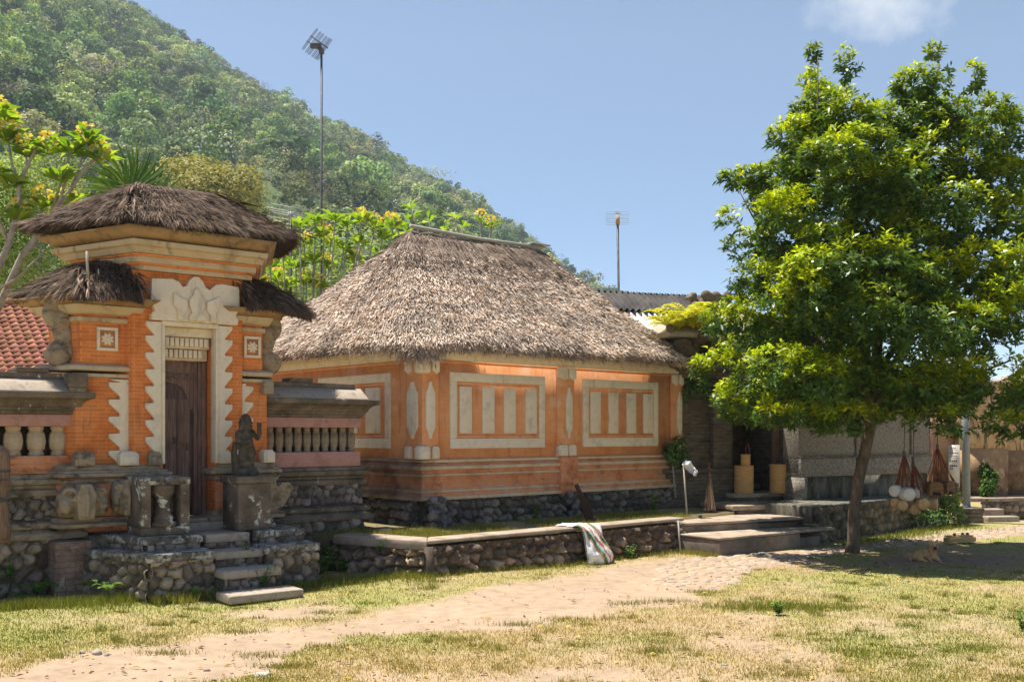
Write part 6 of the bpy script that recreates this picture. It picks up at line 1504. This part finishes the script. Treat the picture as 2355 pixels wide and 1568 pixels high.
# small pebbles scattered on the bare earth
b = MB(); rgn = np.random.default_rng(44)
for k in range(750):
    Yt = 6.0 / (1 - rgn.random() * (1 - 6.0 / 15)); Xt = (rgn.random() - 0.5) * 1.1 * Yt
    gk, _, _ = ground_masks(np.array([Xt]), np.array([Yt]))
    if gk[0] < 0.5 and not inside(BLOCK, np.array([Xt]), np.array([Yt]))[0]:
        r = rgn.uniform(0.004, 0.013) * (1.8 if rgn.random() < 0.05 else 1)
        b.ball((Xt, Yt, float(gh(Xt, Yt)) + r * 0.25), (r * rgn.uniform(.8, 1.5), r * rgn.uniform(.8, 1.3), r * 0.6), 6, 4, 0, None, np.array([0.36, 0.27, 0.2]) * rgn.uniform(0.35, 1.4))
o = b.build('pebbles', M['rubble'], kind='stuff'); tag(o, 'small pebbles and clods scattered on the bare dirt track', 'pebbles')

# ================================================================ PLANTS
def frangipani(name, label, base, tips, stem0, seed, scale=1.0, flowers=0.4, leafn=9, group=None, thick=0.035, limbs=None):
    """tips: world points of branch ends; stems fork up to them from the base"""
    base = np.array(base, float); t = thing(name, label, 'plant', tuple(base), 0, group); rg = np.random.default_rng(seed)
    bb = MB(); bl = MB(); bf = MB(); tips = [np.array(q) - base for q in tips]
    cen = np.mean(tips, 0); fork = [np.array([cen[0] * 0.3, cen[1] * 0.3, stem0])]
    for l_ in (limbs or ()):
        pts = [np.array(q) - base for q in l_[0]]; bb.tube(pts, np.linspace(l_[1], l_[2], len(pts)), 7)
    if not limbs: bb.tube([(0, 0, 0), fork[0] * 0.5 + np.array([0.03, 0, 0]), fork[0]], [thick * 1.5, thick * 1.2, thick], 8)
    # mid forks
    K = max(1, len(tips) // 4); order = np.argsort([q[0] for q in tips])
    for g in np.array_split(order, K):
        m = np.mean([tips[i] for i in g], 0); mid = fork[0] + (m - fork[0]) * 0.48; mid[2] = fork[0][2] + (m[2] - fork[0][2]) * 0.45
        if not limbs: bb.tube([fork[0], (fork[0] + mid) / 2 + np.array([rg.normal(0, .05), 0, -0.04]), mid], [thick, thick * 0.85, thick * 0.75], 7)
        for i in g:
            q = tips[i]; k1 = mid + (q - mid) * 0.5 + np.array([(q - mid)[0] * 0.22, 0, -0.06])
            if limbs: k1 = q + (k1 - q) * 0.05 + np.array([0, 0, -0.2])
            else: bb.tube([mid, k1, q], [thick * 0.7, thick * 0.52, thick * 0.4], 6)
            ax = nrm(q - k1); T = nrm(np.cross(ax, rg.normal(size=3))); T2_ = np.cross(ax, T); n_ = leafn
            a = np.arange(n_) * 2.4 + rg.random(); upv = rg.uniform(0.1, 0.8, n_)[:, None]
            D = nrm(T * np.cos(a)[:, None] + T2_ * np.sin(a)[:, None] + ax * upv + np.array([0, 0, 0.15]))
            bl.leaves(q + ax * rg.uniform(-0.08, 0.03, (n_, 1)), D, nrm(np.tile(ax, (n_, 1)) + rg.normal(0, .25, (n_, 3))), rg.uniform(0.20, 0.34, n_) * scale, rg.uniform(0.06, 0.095, n_) * scale, droop=0.22)
            if rg.random() < flowers:
                m_ = 44; fc = q + ax * 0.07 * scale + np.array([0, 0, 0.03]); d = nrm(rg.normal(size=(m_, 3)) + np.array([0, 0, 0.4]))
                pp = fc + d * 0.08 * scale
                bf = MB(); bf.leaves(pp, nrm(d + rg.normal(0, .5, (m_, 3))), d, 0.06 * scale, 0.045 * scale); bf.build('flower_cluster', M['petal'], t)
    bb.build('branches', M['palebark'], t, smooth=True); bl.build('foliage', M['leaf_frangi'], t)
    return t
def D2(px, py, Y): return wpt(px, py, Y)
frangipani('frangipani_tree', 'bare-branched frangipani tree with yellow flower clusters, rising behind the left wall', (-6.9, 13.2, 0.0),
           [D2(*q) for q in ((20, 320, 13.0), (60, 350, 13.0), (110, 345, 13.1), (165, 345, 13.2), (200, 325, 13.3), (230, 365, 13.3), (25, 420, 12.9), (140, 410, 13.0), (-30, 400, 12.9), (95, 470, 13.2), (155, 470, 13.4), (40, 500, 13.0), (-10, 260, 12.9), (12, 280, 13.2))], 1.9, 3, 1.2, 0.8, 20, limbs=[([D2(*q) for q in l], a, c) for l, a, c in (
               ([(-70, 1300, 13.3), (-60, 900, 13.2), (-10, 720, 13.2), (50, 590, 13.1), (112, 505, 13.2), (160, 440, 13.3), (200, 380, 13.3), (232, 360, 13.3)], 0.06, 0.016),
               ([(112, 505, 13.2), (140, 455, 13.1), (150, 420, 13.1), (140, 400, 13.0)], 0.022, 0.013), ([(160, 440, 13.3), (178, 400, 13.3), (188, 360, 13.3), (202, 325, 13.3)], 0.02, 0.012), ([(112, 505, 13.2), (125, 470, 13.2), (155, 455, 13.4)], 0.018, 0.012),
               ([(-60, 900, 13.2), (-30, 680, 13.0), (20, 560, 13.0), (42, 480, 13.0), (44, 420, 13.0), (62, 385, 13.0), (82, 340, 13.0), (110, 330, 13.1)], 0.05, 0.014),
               ([(44, 420, 13.0), (28, 380, 13.0), (18, 322, 13.0)], 0.02, 0.012), ([(62, 385, 13.0), (60, 350, 13.0)], 0.016, 0.012), ([(20, 560, 13.0), (-20, 470, 12.9), (-30, 400, 12.9), (-10, 300, 12.9), (0, 262, 12.9)], 0.03, 0.013), ([(-10, 300, 12.9), (12, 280, 13.2)], 0.014, 0.012),
               ([(50, 590, 13.1), (85, 560, 13.2), (92, 500, 13.2), (95, 470, 13.2)], 0.022, 0.012), ([(112, 505, 13.2), (150, 390, 13.2), (165, 345, 13.2)], 0.018, 0.012), ([(20, 560, 13.0), (36, 520, 13.0), (40, 500, 13.0)], 0.016, 0.012), ([(-30, 680, 13.0), (40, 640, 13.1), (90, 590, 13.2), (118, 560, 13.3)], 0.02, 0.01))])
frangipani('frangipani_tree', 'frangipani tree with broad light green leaves, between the gate roof and the house roof', (-4.4, 20.0, 0.0),
           [D2(px, py, 20 + dy) for px, py, dy in ((620, 610, .2), (650, 560, .1), (690, 520, 0), (700, 560, .5), (725, 510, .3), (745, 540, .2), (770, 505, 0), (800, 515, .4), (830, 505, 0), (860, 520, .2), (880, 545, .3), (640, 640, .6), (680, 610, .5), (720, 600, .2), (750, 610, .5), (790, 570, .3), (830, 560, .1), (610, 660, .4), (660, 660, .8), (705, 650, .3), (760, 560, .9), (815, 600, .5), (905, 520, .1), (870, 590, .5), (735, 660, .2))], 1.2, 5, 1.25, 0.5, 18, thick=0.032)
frangipani('frangipani_tree', 'frangipani branches with yellow flowers showing just above the thatched ridge', (0.3, 23.5, 0.0),
           [D2(px, py, 23 + dy) for px, py, dy in ((943, 478, 0), (950, 500, .2), (985, 505, .3), (930, 530, .3), (1045, 500, 0), (1060, 520, .3), (1105, 505, 0), (1130, 520, .2), (1020, 530, .2), (900, 510, .1))], 4.2, 7, 1.2, 0.4, 9, thick=0.045)

def bush(name, label, cx, cy, cz, rx, ry, rz, n, mat_, leaf=(0.05, 0.09), seed=0, cat='bush', stems=5, group=None, ground=0.0, lobesn=9):
    t = thing(name, label, cat, (cx, cy, ground), 0, group); rg = np.random.default_rng(seed); b = MB(); cz = cz - ground
    c_ = [np.array([rg.normal(0, .45) * rx, rg.normal(0, .45) * ry, cz + rg.normal(0, .4) * rz]) for _ in range(lobesn)]
    P = []; N = []
    for c in c_:
        m = n // lobesn; d = nrm(rg.normal(size=(m, 3)) + np.array([0, 0, .3])); P.append(c + d * np.array([rx, ry, rz]) * 0.5 * rg.uniform(0.6, 1.1, (m, 1))); N.append(nrm(d + rg.normal(0, .5, (m, 3)) + np.array([0, 0, .4])))
    P = np.concatenate(P); N = np.concatenate(N); D = nrm(np.cross(N, rg.normal(size=N.shape)))
    b.leaves(P, D, N, rg.uniform(*leaf, len(P)), rg.uniform(*leaf, len(P)) * 0.5); b.build('foliage', mat_, t)
    b = MB()
    for k in range(stems):
        c = c_[k % lobesn]; b.tube([(c[0] * 0.15, c[1] * 0.15, -0.02), (c[0] * 0.55, c[1] * 0.55, c[2] * 0.55), c], [0.02 + 0.012 * rz, 0.012 + 0.008 * rz, 0.006], 6)
    b.build('stem', M['palebark'], t, smooth=True); return t
q = D2(50, 540, 22.0); bush('garden_bush', 'tall light green bush behind the frangipani and the tiled roof', q[0], 22.0, 5.6, 2.3, 1.6, 2.8, 17000, M['leaf_bush'], (0.05, 0.10), 1, stems=7, lobesn=16)
q = D2(40, 470, 21.0); bush('garden_bush', 'pale leafy bush filling the gap between the frangipani branches', q[0], 21.0, 6.0, 1.6, 0.8, 1.9, 9000, M['leaf_bush'], (0.05, 0.11), 31, stems=6, lobesn=14)
q = D2(480, 420, 70.0); bush('yellow_tree', 'dry yellow-green tree at the foot of the hill, behind the gate roof', q[0], 70.0, 17.0, 4.6, 3.5, 3.4, 15000, M['leaf_dry'], (0.22, 0.42), 2, 'tree', stems=9, lobesn=18)
q = D2(310, 470, 60.0); bush('hillside_tree', 'rounded mid green tree behind the palm leaves at the foot of the hill', q[0], 60.0, 13.0, 3.0, 3, 3.5, 7000, M['leaf_bush'], (0.2, 0.4), 3, 'tree', stems=7, lobesn=12)
q = D2(600, 560, 42.0); bush('hillside_tree', 'broad green tree low between the gate roof and the tall antenna mast', q[0], 42.0, 7.0, 4.5, 3, 3.2, 9000, M['leaf_bush'], (0.15, 0.3), 4, 'tree', stems=7, lobesn=14)

# fan palm behind the gate
q = D2(300, 452, 13.6); fp = thing('fan_palm', 'spiky green fan palm leaf spread behind the gate roof', 'palm', (q[0], 13.6, 0), 0)
b = MB(); rgn = np.random.default_rng(14)
hub = np.array([0, 0, q[2] + 0.05])
for off, nn3, L3 in (((0.0, 0.0, 0.0), 46, 0.80), ((-0.16, 0.15, -0.10), 30, 0.68), ((0.18, 0.25, -0.05), 26, 0.62)):
    a = np.linspace(-0.35, math.pi + 0.35, nn3) + rgn.normal(0, .02, nn3); D = np.stack([np.cos(a), rgn.normal(-.05, .12, nn3), np.sin(a) * 0.95], 1)
    S = np.stack([-np.sin(a), 0.3 * np.ones(nn3), np.cos(a)], 1)
    b.leaves(hub + np.array(off) + D * 0.03, D, nrm(np.cross(S, D)), L3 * rgn.uniform(0.8, 1.05, nn3), 0.045, droop=0.08, fold=0.3)
b.build('fronds', M['leaf_palm'], fp)
b = MB(); b.tube([(0.1, 0.2, 0), (0.03, 0.1, 2.0), hub], [0.11, 0.09, 0.05], 8); b.build('trunk', M['bark'], fp, smooth=True)

def fern(name, label, p, nf, L, mat_, seed, up=0.5, group=None, spread=6.28, a0=0.0, cat='fern'):
    t = thing(name, label, cat, tuple(p), 0, group); rg = np.random.default_rng(seed); b = MB()
    for k in range(nf):
        a = a0 + spread * (k + rg.random() * 0.7) / nf; l = L * rg.uniform(0.65, 1.1); u = up * rg.uniform(0.6, 1.3)
        m = 15; s = np.linspace(0, 1, m); dirh = np.array([math.cos(a), math.sin(a), 0])
        C = dirh * (s * l * 0.85)[:, None] + np.array([0, 0, 1]) * (u * l * (s * 1.5 - 1.25 * s * s * 0.9))[:, None]
        T = nrm(np.gradient(C, axis=0)); sd_ = nrm(np.cross(T, [0, 0, 1.0])); nn_ = np.cross(sd_, T); pl2 = 0.30 * l * np.sin(np.clip(s * 0.93 + 0.07, 0, 1) * np.pi) ** 0.7
        b.tube(C, 0.004, 3, 0, False)
        for sg in (-1, 1): b.leaves(C[1:], nrm(sd_[1:] * sg + T[1:] * 0.45), nn_[1:], pl2[1:] * 0.75, l * 0.055, droop=0.1)
    b.build('frond', mat_, t); return t
def gp(px, py, z=0.0):
    Y = (H - z) * F / (py - HY); p = wpt(px, py, Y); return (p[0], p[1], z)
fg = 'green ferns at the foot of the gate'
fern('fern', 'arching fern growing between the cobble base and the brick pier', world_g(-0.88, -0.03) + (0.03,), 9, 0.34, M['leaf_fern'], 1, 0.9, fg, 5.0, 3.4)
fern('fern', 'flat fern frond spreading along the cobble base left of the brick pier', world_g(-1.02, -0.03) + (0.02,), 5, 0.30, M['leaf_fern'], 2, 0.35, fg, 3.0, 2.8)
fern('fern', 'broad fern growing on the shaded side of the left cheek wall', world_g(-0.40, -0.72) + (0.10,), 9, 0.24, M['leaf_fern'], 3, 0.8, fg, 5.0, 3.6)
fern('fern', 'small fern against the left cheek wall corner', world_g(-0.50, -0.48) + (0.12,), 6, 0.16, M['leaf_fern'], 4, 0.8, fg)
fern('fern', 'small fern under the grey balustrade wall', (-2.55, 11.75, 0.58), 7, 0.14, M['leaf_fern'], 5, 0.8, fg)
def weed(label, p, n, h, seed, mat_=None, group='small leafy weeds along the walls'):
    t = thing('weed', label, 'weed', tuple(p), 0, group); rg = np.random.default_rng(seed); b = MB()
    for k in range(n):
        a = rg.random() * 6.28; l = h * rg.uniform(0.5, 1.1); e = np.array([math.cos(a), math.sin(a), 0]) * l * rg.uniform(0.1, 0.6); tip = e + np.array([0, 0, l])
        C = np.linspace(0, 1, 6)[1:, None] * tip; m = len(C)
        b.tube([(0, 0, 0), tip * 0.5 + e * 0.1, tip], 0.003, 3, 0, False)
        for s in (0, 1): D = nrm(np.stack([rg.normal(size=m), rg.normal(size=m), rg.uniform(-.1, .6, m)], 1)); b.leaves(C, D, nrm(np.array([0, 0, 1.0]) + rg.normal(0, .4, (m, 3))), rg.uniform(0.03, 0.06, m) * (h / 0.2) ** 0.5, 0.028 * (h / 0.2) ** 0.5)
    b.build('foliage', mat_ or M['leaf_fern'], t); return t
weed('leafy weed growing on the second step of the staircase', (GO[0] + .95 * .79 + 1.0 * .613, GO[1] + .95 * .613 - 1.0 * .79, 0.29), 9, 0.22, 1)
weed('leafy weed growing beside the lowest stair tread', (GO[0] + 1.0 * .79 + 1.36 * .613, GO[1] + 1.0 * .613 - 1.36 * .79, 0.10), 9, 0.20, 2)
weed('weed at the foot of the left cheek wall corner', world_g(0.30, -1.2) + (0.0,), 9, 0.16, 3)
weed('bushy weed between the right cheek wall and the terrace wall', gp(760, 1318), 22, 0.30, 4)
weed('tall weed against the side of the right cheek wall', gp(738, 1325), 12, 0.30, 5)
weed('dense weed at the dark end of the terrace wall', gp(790, 1322), 26, 0.20, 6)
weed('broad leaved seedling at the foot of the terrace wall, right of the sack', gp(1447, 1285), 10, 0.17, 7)
weed('weed climbing beside the bamboo stake', gp(1556, 1250, 0.1), 7, 0.22, 8)
weed('weed on the terrace wall face near its corner', (-1.55, 11.78, 0.30), 6, 0.16, 9)
weed('weed on the terrace wall face beside the corner', (-1.2, 11.60, 0.24), 6, 0.13, 10)
weed('low weed patch in the middle of the dry green', gp(1790, 1412), 16, 0.12, 11)
weed('broad green leaf plant at the right edge of the green', gp(2350, 1452), 9, 0.17, 12)
weed('yellow-green weed at the left end of the cobble base', world_g(-1.33, -0.02) + (0.0,), 12, 0.28, 13)
weed('weed rooted in the cobbles under the left balustrade wall', world_g(-1.16, 0.06) + (0.2,), 8, 0.22, 14)
weed('seedling at the stone footing of the orange house', (0.35, 14.6, 0.45), 7, 0.22, 15)
weed('green weed at the footing near the house\'s far corner', (2.25, 15.95, 0.45), 12, 0.28, 16)
bush('creeper', 'hanging green creeper on the far corner of the orange house', 2.78, 16.85, 1.35, 0.22, 0.18, 0.36, 1300, M['leaf_palm'], (0.05, 0.09), 17, 'creeper', 3, None, 0.45, 6)
bush('creeper', 'dark green creeper hanging below the eaves, between the house and the dark stone wall', 3.02, 17.2, 2.3, 0.22, 0.2, 0.45, 1200, M['leaf_palm'], (0.05, 0.10), 18, 'creeper', 3, None, 0.45, 6)
bush('shrub', 'light green shrub beside the stone footing of the lamp post', wpt(2175, 1180, 18.5)[0], 18.5, 0.32, 0.35, 0.25, 0.3, 900, M['leaf_bush'], (0.05, 0.09), 19, 'shrub', 4, None, 0.0, 6)
bush('shrub', 'dark green shrub growing against the ochre wall right of the lamp post', wpt(2273, 1110, 19.9)[0], 19.9, 0.75, 0.18, 0.15, 0.32, 700, M['leaf_palm'], (0.08, 0.14), 20, 'shrub', 3, None, 0.42, 5)
bush('ground_creeper', 'green creeper spilling over the low retaining wall under the hanging drums', 7.25, 17.75, 0.25, 0.45, 0.3, 0.22, 900, M['leaf_palm'], (0.04, 0.07), 21, 'creeper', 4, None, 0.0, 8)
# golden fern in its root clump on the wall top
q = np.array([3.06, 17.13, 0])
fc = thing('golden_fern', 'bright yellow fern on a brown root clump, above the dark stone wall', 'fern', (q[0], 17.13, 2.80), 0)
b = MB(); rgn = np.random.default_rng(25)
for k in range(26): b.ball((rgn.normal(0, .17), rgn.normal(0, .12), 0.30 + rgn.uniform(-.28, .28)), rgn.uniform(0.08, 0.17, 3), 8, 6)
b.build('root_clump', surf('fibrous_root', [(0.07, 0.045, 0.03), (0.16, 0.11, 0.07)], 14, 1, .9, 40), fc, voxel=0.03)
for k in range(3):
    f = fern('x', 'x', (0, 0, 0), 26, 0.74, M['leaf_gold'], 30 + k, 0.85, None)
    ch = f.children[0]; ch.parent = fc; ch.location = ((-0.28, -0.1, 0.60), (0.02, -0.1, 0.68), (0.26, -0.08, 0.58))[k]; ch.name = 'frond'; bpy.data.objects.remove(f)

# ================================================================ ANTENNAS
def antenna(label, px, ytop, ybot, Y, r, lean=0.0):
    p = wpt(px, ytop, Y); q_ = wpt(px, ybot, Y); t = thing('antenna_mast', label, 'antenna', (p[0] + lean, Y, 0), 0, 'television antennas on masts')
    b = MB(); b.tube([(0, 0, 0), (-lean * 0.5, 0, p[2] * 0.5), (-lean, 0, p[2])], r, 8); b.build('mast', M['darkmetal'], t, smooth=True)
    return t, np.array([-lean, 0, p[2]]), Y / F
t, c, k = antenna('tall dark antenna mast with a tilted loop array, rising against the hill', 739, 118, 500, 22.0, 0.026)
b = MB(); b.box(c[0] - .05, c[0] + .05, -.05, .05, c[2] - .06, c[2] + .05); b.box(c[0] - 0.24, c[0] - 0.0, -.05, .05, c[2] + 0.06, c[2] + 0.16); b.build('clamp', M['darkmetal'], t, bev=0.008)
b = MB(); Mx = Matrix.Translation((c[0] - 0.10, 0, c[2] + 0.16)) @ Matrix.Rotation(-0.95, 4, 'Y')
for z in (-0.26, -0.16, -0.06, 0.06, 0.16, 0.26):
    y_ = 0.10 if abs(z) < 0.2 else 0.04
    for s in (0.0,):
        pts = [(-0.26, y_, z - 0.02), (0.26, y_, z - 0.02), (0.28, y_, z), (0.26, y_, z + 0.025), (-0.26, y_, z + 0.025), (-0.28, y_, z), (-0.26, y_, z - 0.02)]
        pts = [(a, yy, zz * 0.75) for a, yy, zz in pts]; b.tube([(Mx @ Vector(p))[:] for p in pts], 0.008, 5)
for x in (-0.07, 0.07): b.tube([(Mx @ Vector((x, 0.05, -0.24)))[:], (Mx @ Vector((x, 0.05, 0.24)))[:]], 0.014, 6)
b.build('loop_array', M['darkmetal'], t)
t, c, k = antenna('slim leaning antenna mast with a flat loop array, behind the corrugated shed roof', 1420, 515, 672, 27.0, 0.032, 0.10)
b = MB(); b.box(c[0] - .05, c[0] + .05, -.06, .06, c[2] - .02, c[2] + .22); b.build('clamp', M['rustwall'], t)
b = MB()
for z in (0.02, 0.12, 0.22, 0.31):
    for s in (-1, 1):
        pts = [(s * 0.04, 0.08, z - .03), (s * 0.30, 0.08, z - .03), (s * 0.31, 0.08, z), (s * 0.30, 0.08, z + .03), (s * 0.04, 0.08, z + .03)]
        b.tube([(c[0] + x, y, c[2] + z_) for x, y, z_ in pts], 0.004, 5)
for k_ in range(7): b.tube([(c[0], 0.02, c[2] + 0.26), (c[0] + 0.12 * math.cos(k_ * .5 + .1), 0.02, c[2] + 0.28 + 0.12 * math.sin(k_ * .5 + .1))], 0.005, 4)
b.build('loop_array', M['alu'], t)
t, c, k = antenna('old comb antenna on a short pole behind the gate roof', 668, 486, 560, 21.0, 0.03)
b = MB()
for kx, z in ((-.1, .06), (0.0, -.02), (.1, -.1), (.05, 0.1), (-0.05, -0.14)):
    b.tube([(c[0] - 0.46 + kx, 0.05 - kx, c[2] + z + 0.06), (c[0] + 0.42 + kx, 0.05 - kx, c[2] + z - 0.10)], 0.009, 5)
b.tube([(c[0] - .12, -.25, c[2] + .08), (c[0] + .12, .25, c[2] - .1)], 0.012, 6); b.box(c[0] - .05, c[0] + .05, -.05, .05, c[2] - .16, c[2] - .02); b.build('comb_array', M['alu'], t)

# ================================================================ THE DOG
p = gp(2138, 1291, 0.0)
dog = thing('dog', 'tan furry dog lying in the tree shade with pricked ears, facing the camera', 'dog', p, -0.12); dog.scale = (0.74, 0.74, 0.78)
b = MB()
# local: the dog faces the viewer (-y), its hindquarters towards -x
b.ball((-0.02, 0.04, 0.115), (0.13, 0.125, 0.105)); b.ball((-0.12, 0.10, 0.10), (0.13, 0.12, 0.095)); b.ball((-0.19, 0.08, 0.075), (0.10, 0.11, 0.075))
b.ball((0.03, -0.02, 0.15), (0.095, 0.085, 0.115)); b.ball((0.035, -0.04, 0.215), (0.08, 0.07, 0.07)); b.ball((0.04, -0.07, 0.13), (0.07, 0.05, 0.09))
b.ball((0.04, -0.06, 0.275), (0.082, 0.072, 0.068)); b.ball((0.043, -0.135, 0.252), (0.034, 0.05, 0.03)); b.ball((0.043, -0.13, 0.230), (0.026, 0.04, 0.016))
for s in (-1, 1):
    b.ball((0.04 + s * 0.048, -0.05, 0.255), (0.035, 0.045, 0.045))
    b.tube([(0.04 + s * 0.050, -0.045, 0.315), (0.04 + s * 0.064, -0.05, 0.355), (0.04 + s * 0.072, -0.055, 0.392)], [0.034, 0.024, 0.007], 8)
    b.tube([(0.03 + s * 0.065, -0.03, 0.09), (0.045 + s * 0.07, -0.10, 0.035), (0.05 + s * 0.075, -0.20, 0.022)], [0.04, 0.03, 0.022], 8); b.ball((0.05 + s * 0.075, -0.215, 0.022), (0.026, 0.035, 0.02))
b.tube([(-0.16, -0.02, 0.09), (-0.20, -0.08, 0.05), (-0.12, -0.14, 0.03)], [0.06, 0.045, 0.025], 8); b.ball((-0.10, -0.15, 0.022), (0.035, 0.026, 0.02))
b.tube([(-0.25, 0.10, 0.06), (-0.33, 0.04, 0.04), (-0.34, -0.06, 0.03)], [0.04, 0.035, 0.02], 8)
body = b.build('body', surf('tan_dog_coat', [(0.34, 0.18, 0.07), (0.52, 0.30, 0.13), (0.60, 0.42, 0.23)], 10, 0.9, 0.4, 60), dog, voxel=0.009)
b2 = MB(); rgn = np.random.default_rng(50); PP = np.concatenate([v for v in b.v]); 
cs = [((-0.02, 0.04, 0.115), (0.13, 0.125, 0.105)), ((-0.12, 0.10, 0.10), (0.13, 0.12, 0.095)), ((0.03, -0.02, 0.15), (0.10, 0.09, 0.12)), ((0.035, -0.04, 0.22), (0.092, 0.08, 0.08)), ((0.04, -0.055, 0.27), (0.075, 0.06, 0.058)), ((-0.19, 0.08, 0.075), (0.10, 0.11, 0.075))]
for c, r in cs:
    n_ = 420; d = nrm(rgn.normal(size=(n_, 3))); P = np.array(c) + d * np.array(r) * 0.93; k = (P[:, 2] > 0.02) & ~((P[:, 1] < -0.075) & (P[:, 2] > 0.21)); P, d = P[k], d[k]
    tone = np.where((P[:, 2] > 0.2)[:, None], np.array([0.58, 0.33, 0.14]), np.array([0.54, 0.33, 0.16])) * rgn.uniform(0.6, 1.4, (len(P), 1))
    b2.leaves(P, nrm(d * 0.6 + np.array([-0.1, 0, -0.7])), d, 0.026, 0.006, 0, tone)
b2.build('fur', M['fur'], dog)
b = MB(); b.ball((0.043, -0.165, 0.246), (0.034, 0.026, 0.032), 12, 8); b.build('muzzle', surf('dark_muzzle_fur', [(0.05, 0.03, 0.02), (0.11, 0.065, 0.04)], 20, 0.9, 0.2), dog, smooth=True)
b = MB(); b.ball((0.043, -0.188, 0.262), (0.015, 0.012, 0.012), 10, 8)
for s in (-1, 1): b.ball((0.041 + s * 0.032, -0.124, 0.293), (0.011, 0.009, 0.010), 8, 6)
b.ball((0.043, -0.155, 0.238), (0.014, 0.012, 0.007), 8, 6); b.build('nose_and_eyes', M['black'], dog, smooth=True)

# ================================================================ AIR
def haze_box():
    b = MB(); b.box(-620, 700, -25, 760, -6, 300)
    m = bpy.data.materials.new('haze'); m.use_nodes = True; t = m.node_tree
    t.nodes.remove(t.nodes['Principled BSDF'])
    v = t.nodes.new('ShaderNodeVolumePrincipled'); v.inputs['Density'].default_value = 0.00036; v.inputs['Color'].default_value = (0.78, 0.92, 1.0, 1); v.inputs['Anisotropy'].default_value = 0.2
    t.links.new(v.outputs[0], t.nodes['Material Output'].inputs['Volume'])
    return b.build('haze', m, kind='stuff')
hz = haze_box(); tag(hz, 'thin pale haze in the air before the hillside', 'haze')
SC.cycles.volume_bounces = 0
SC.cycles.volume_step_rate = 10
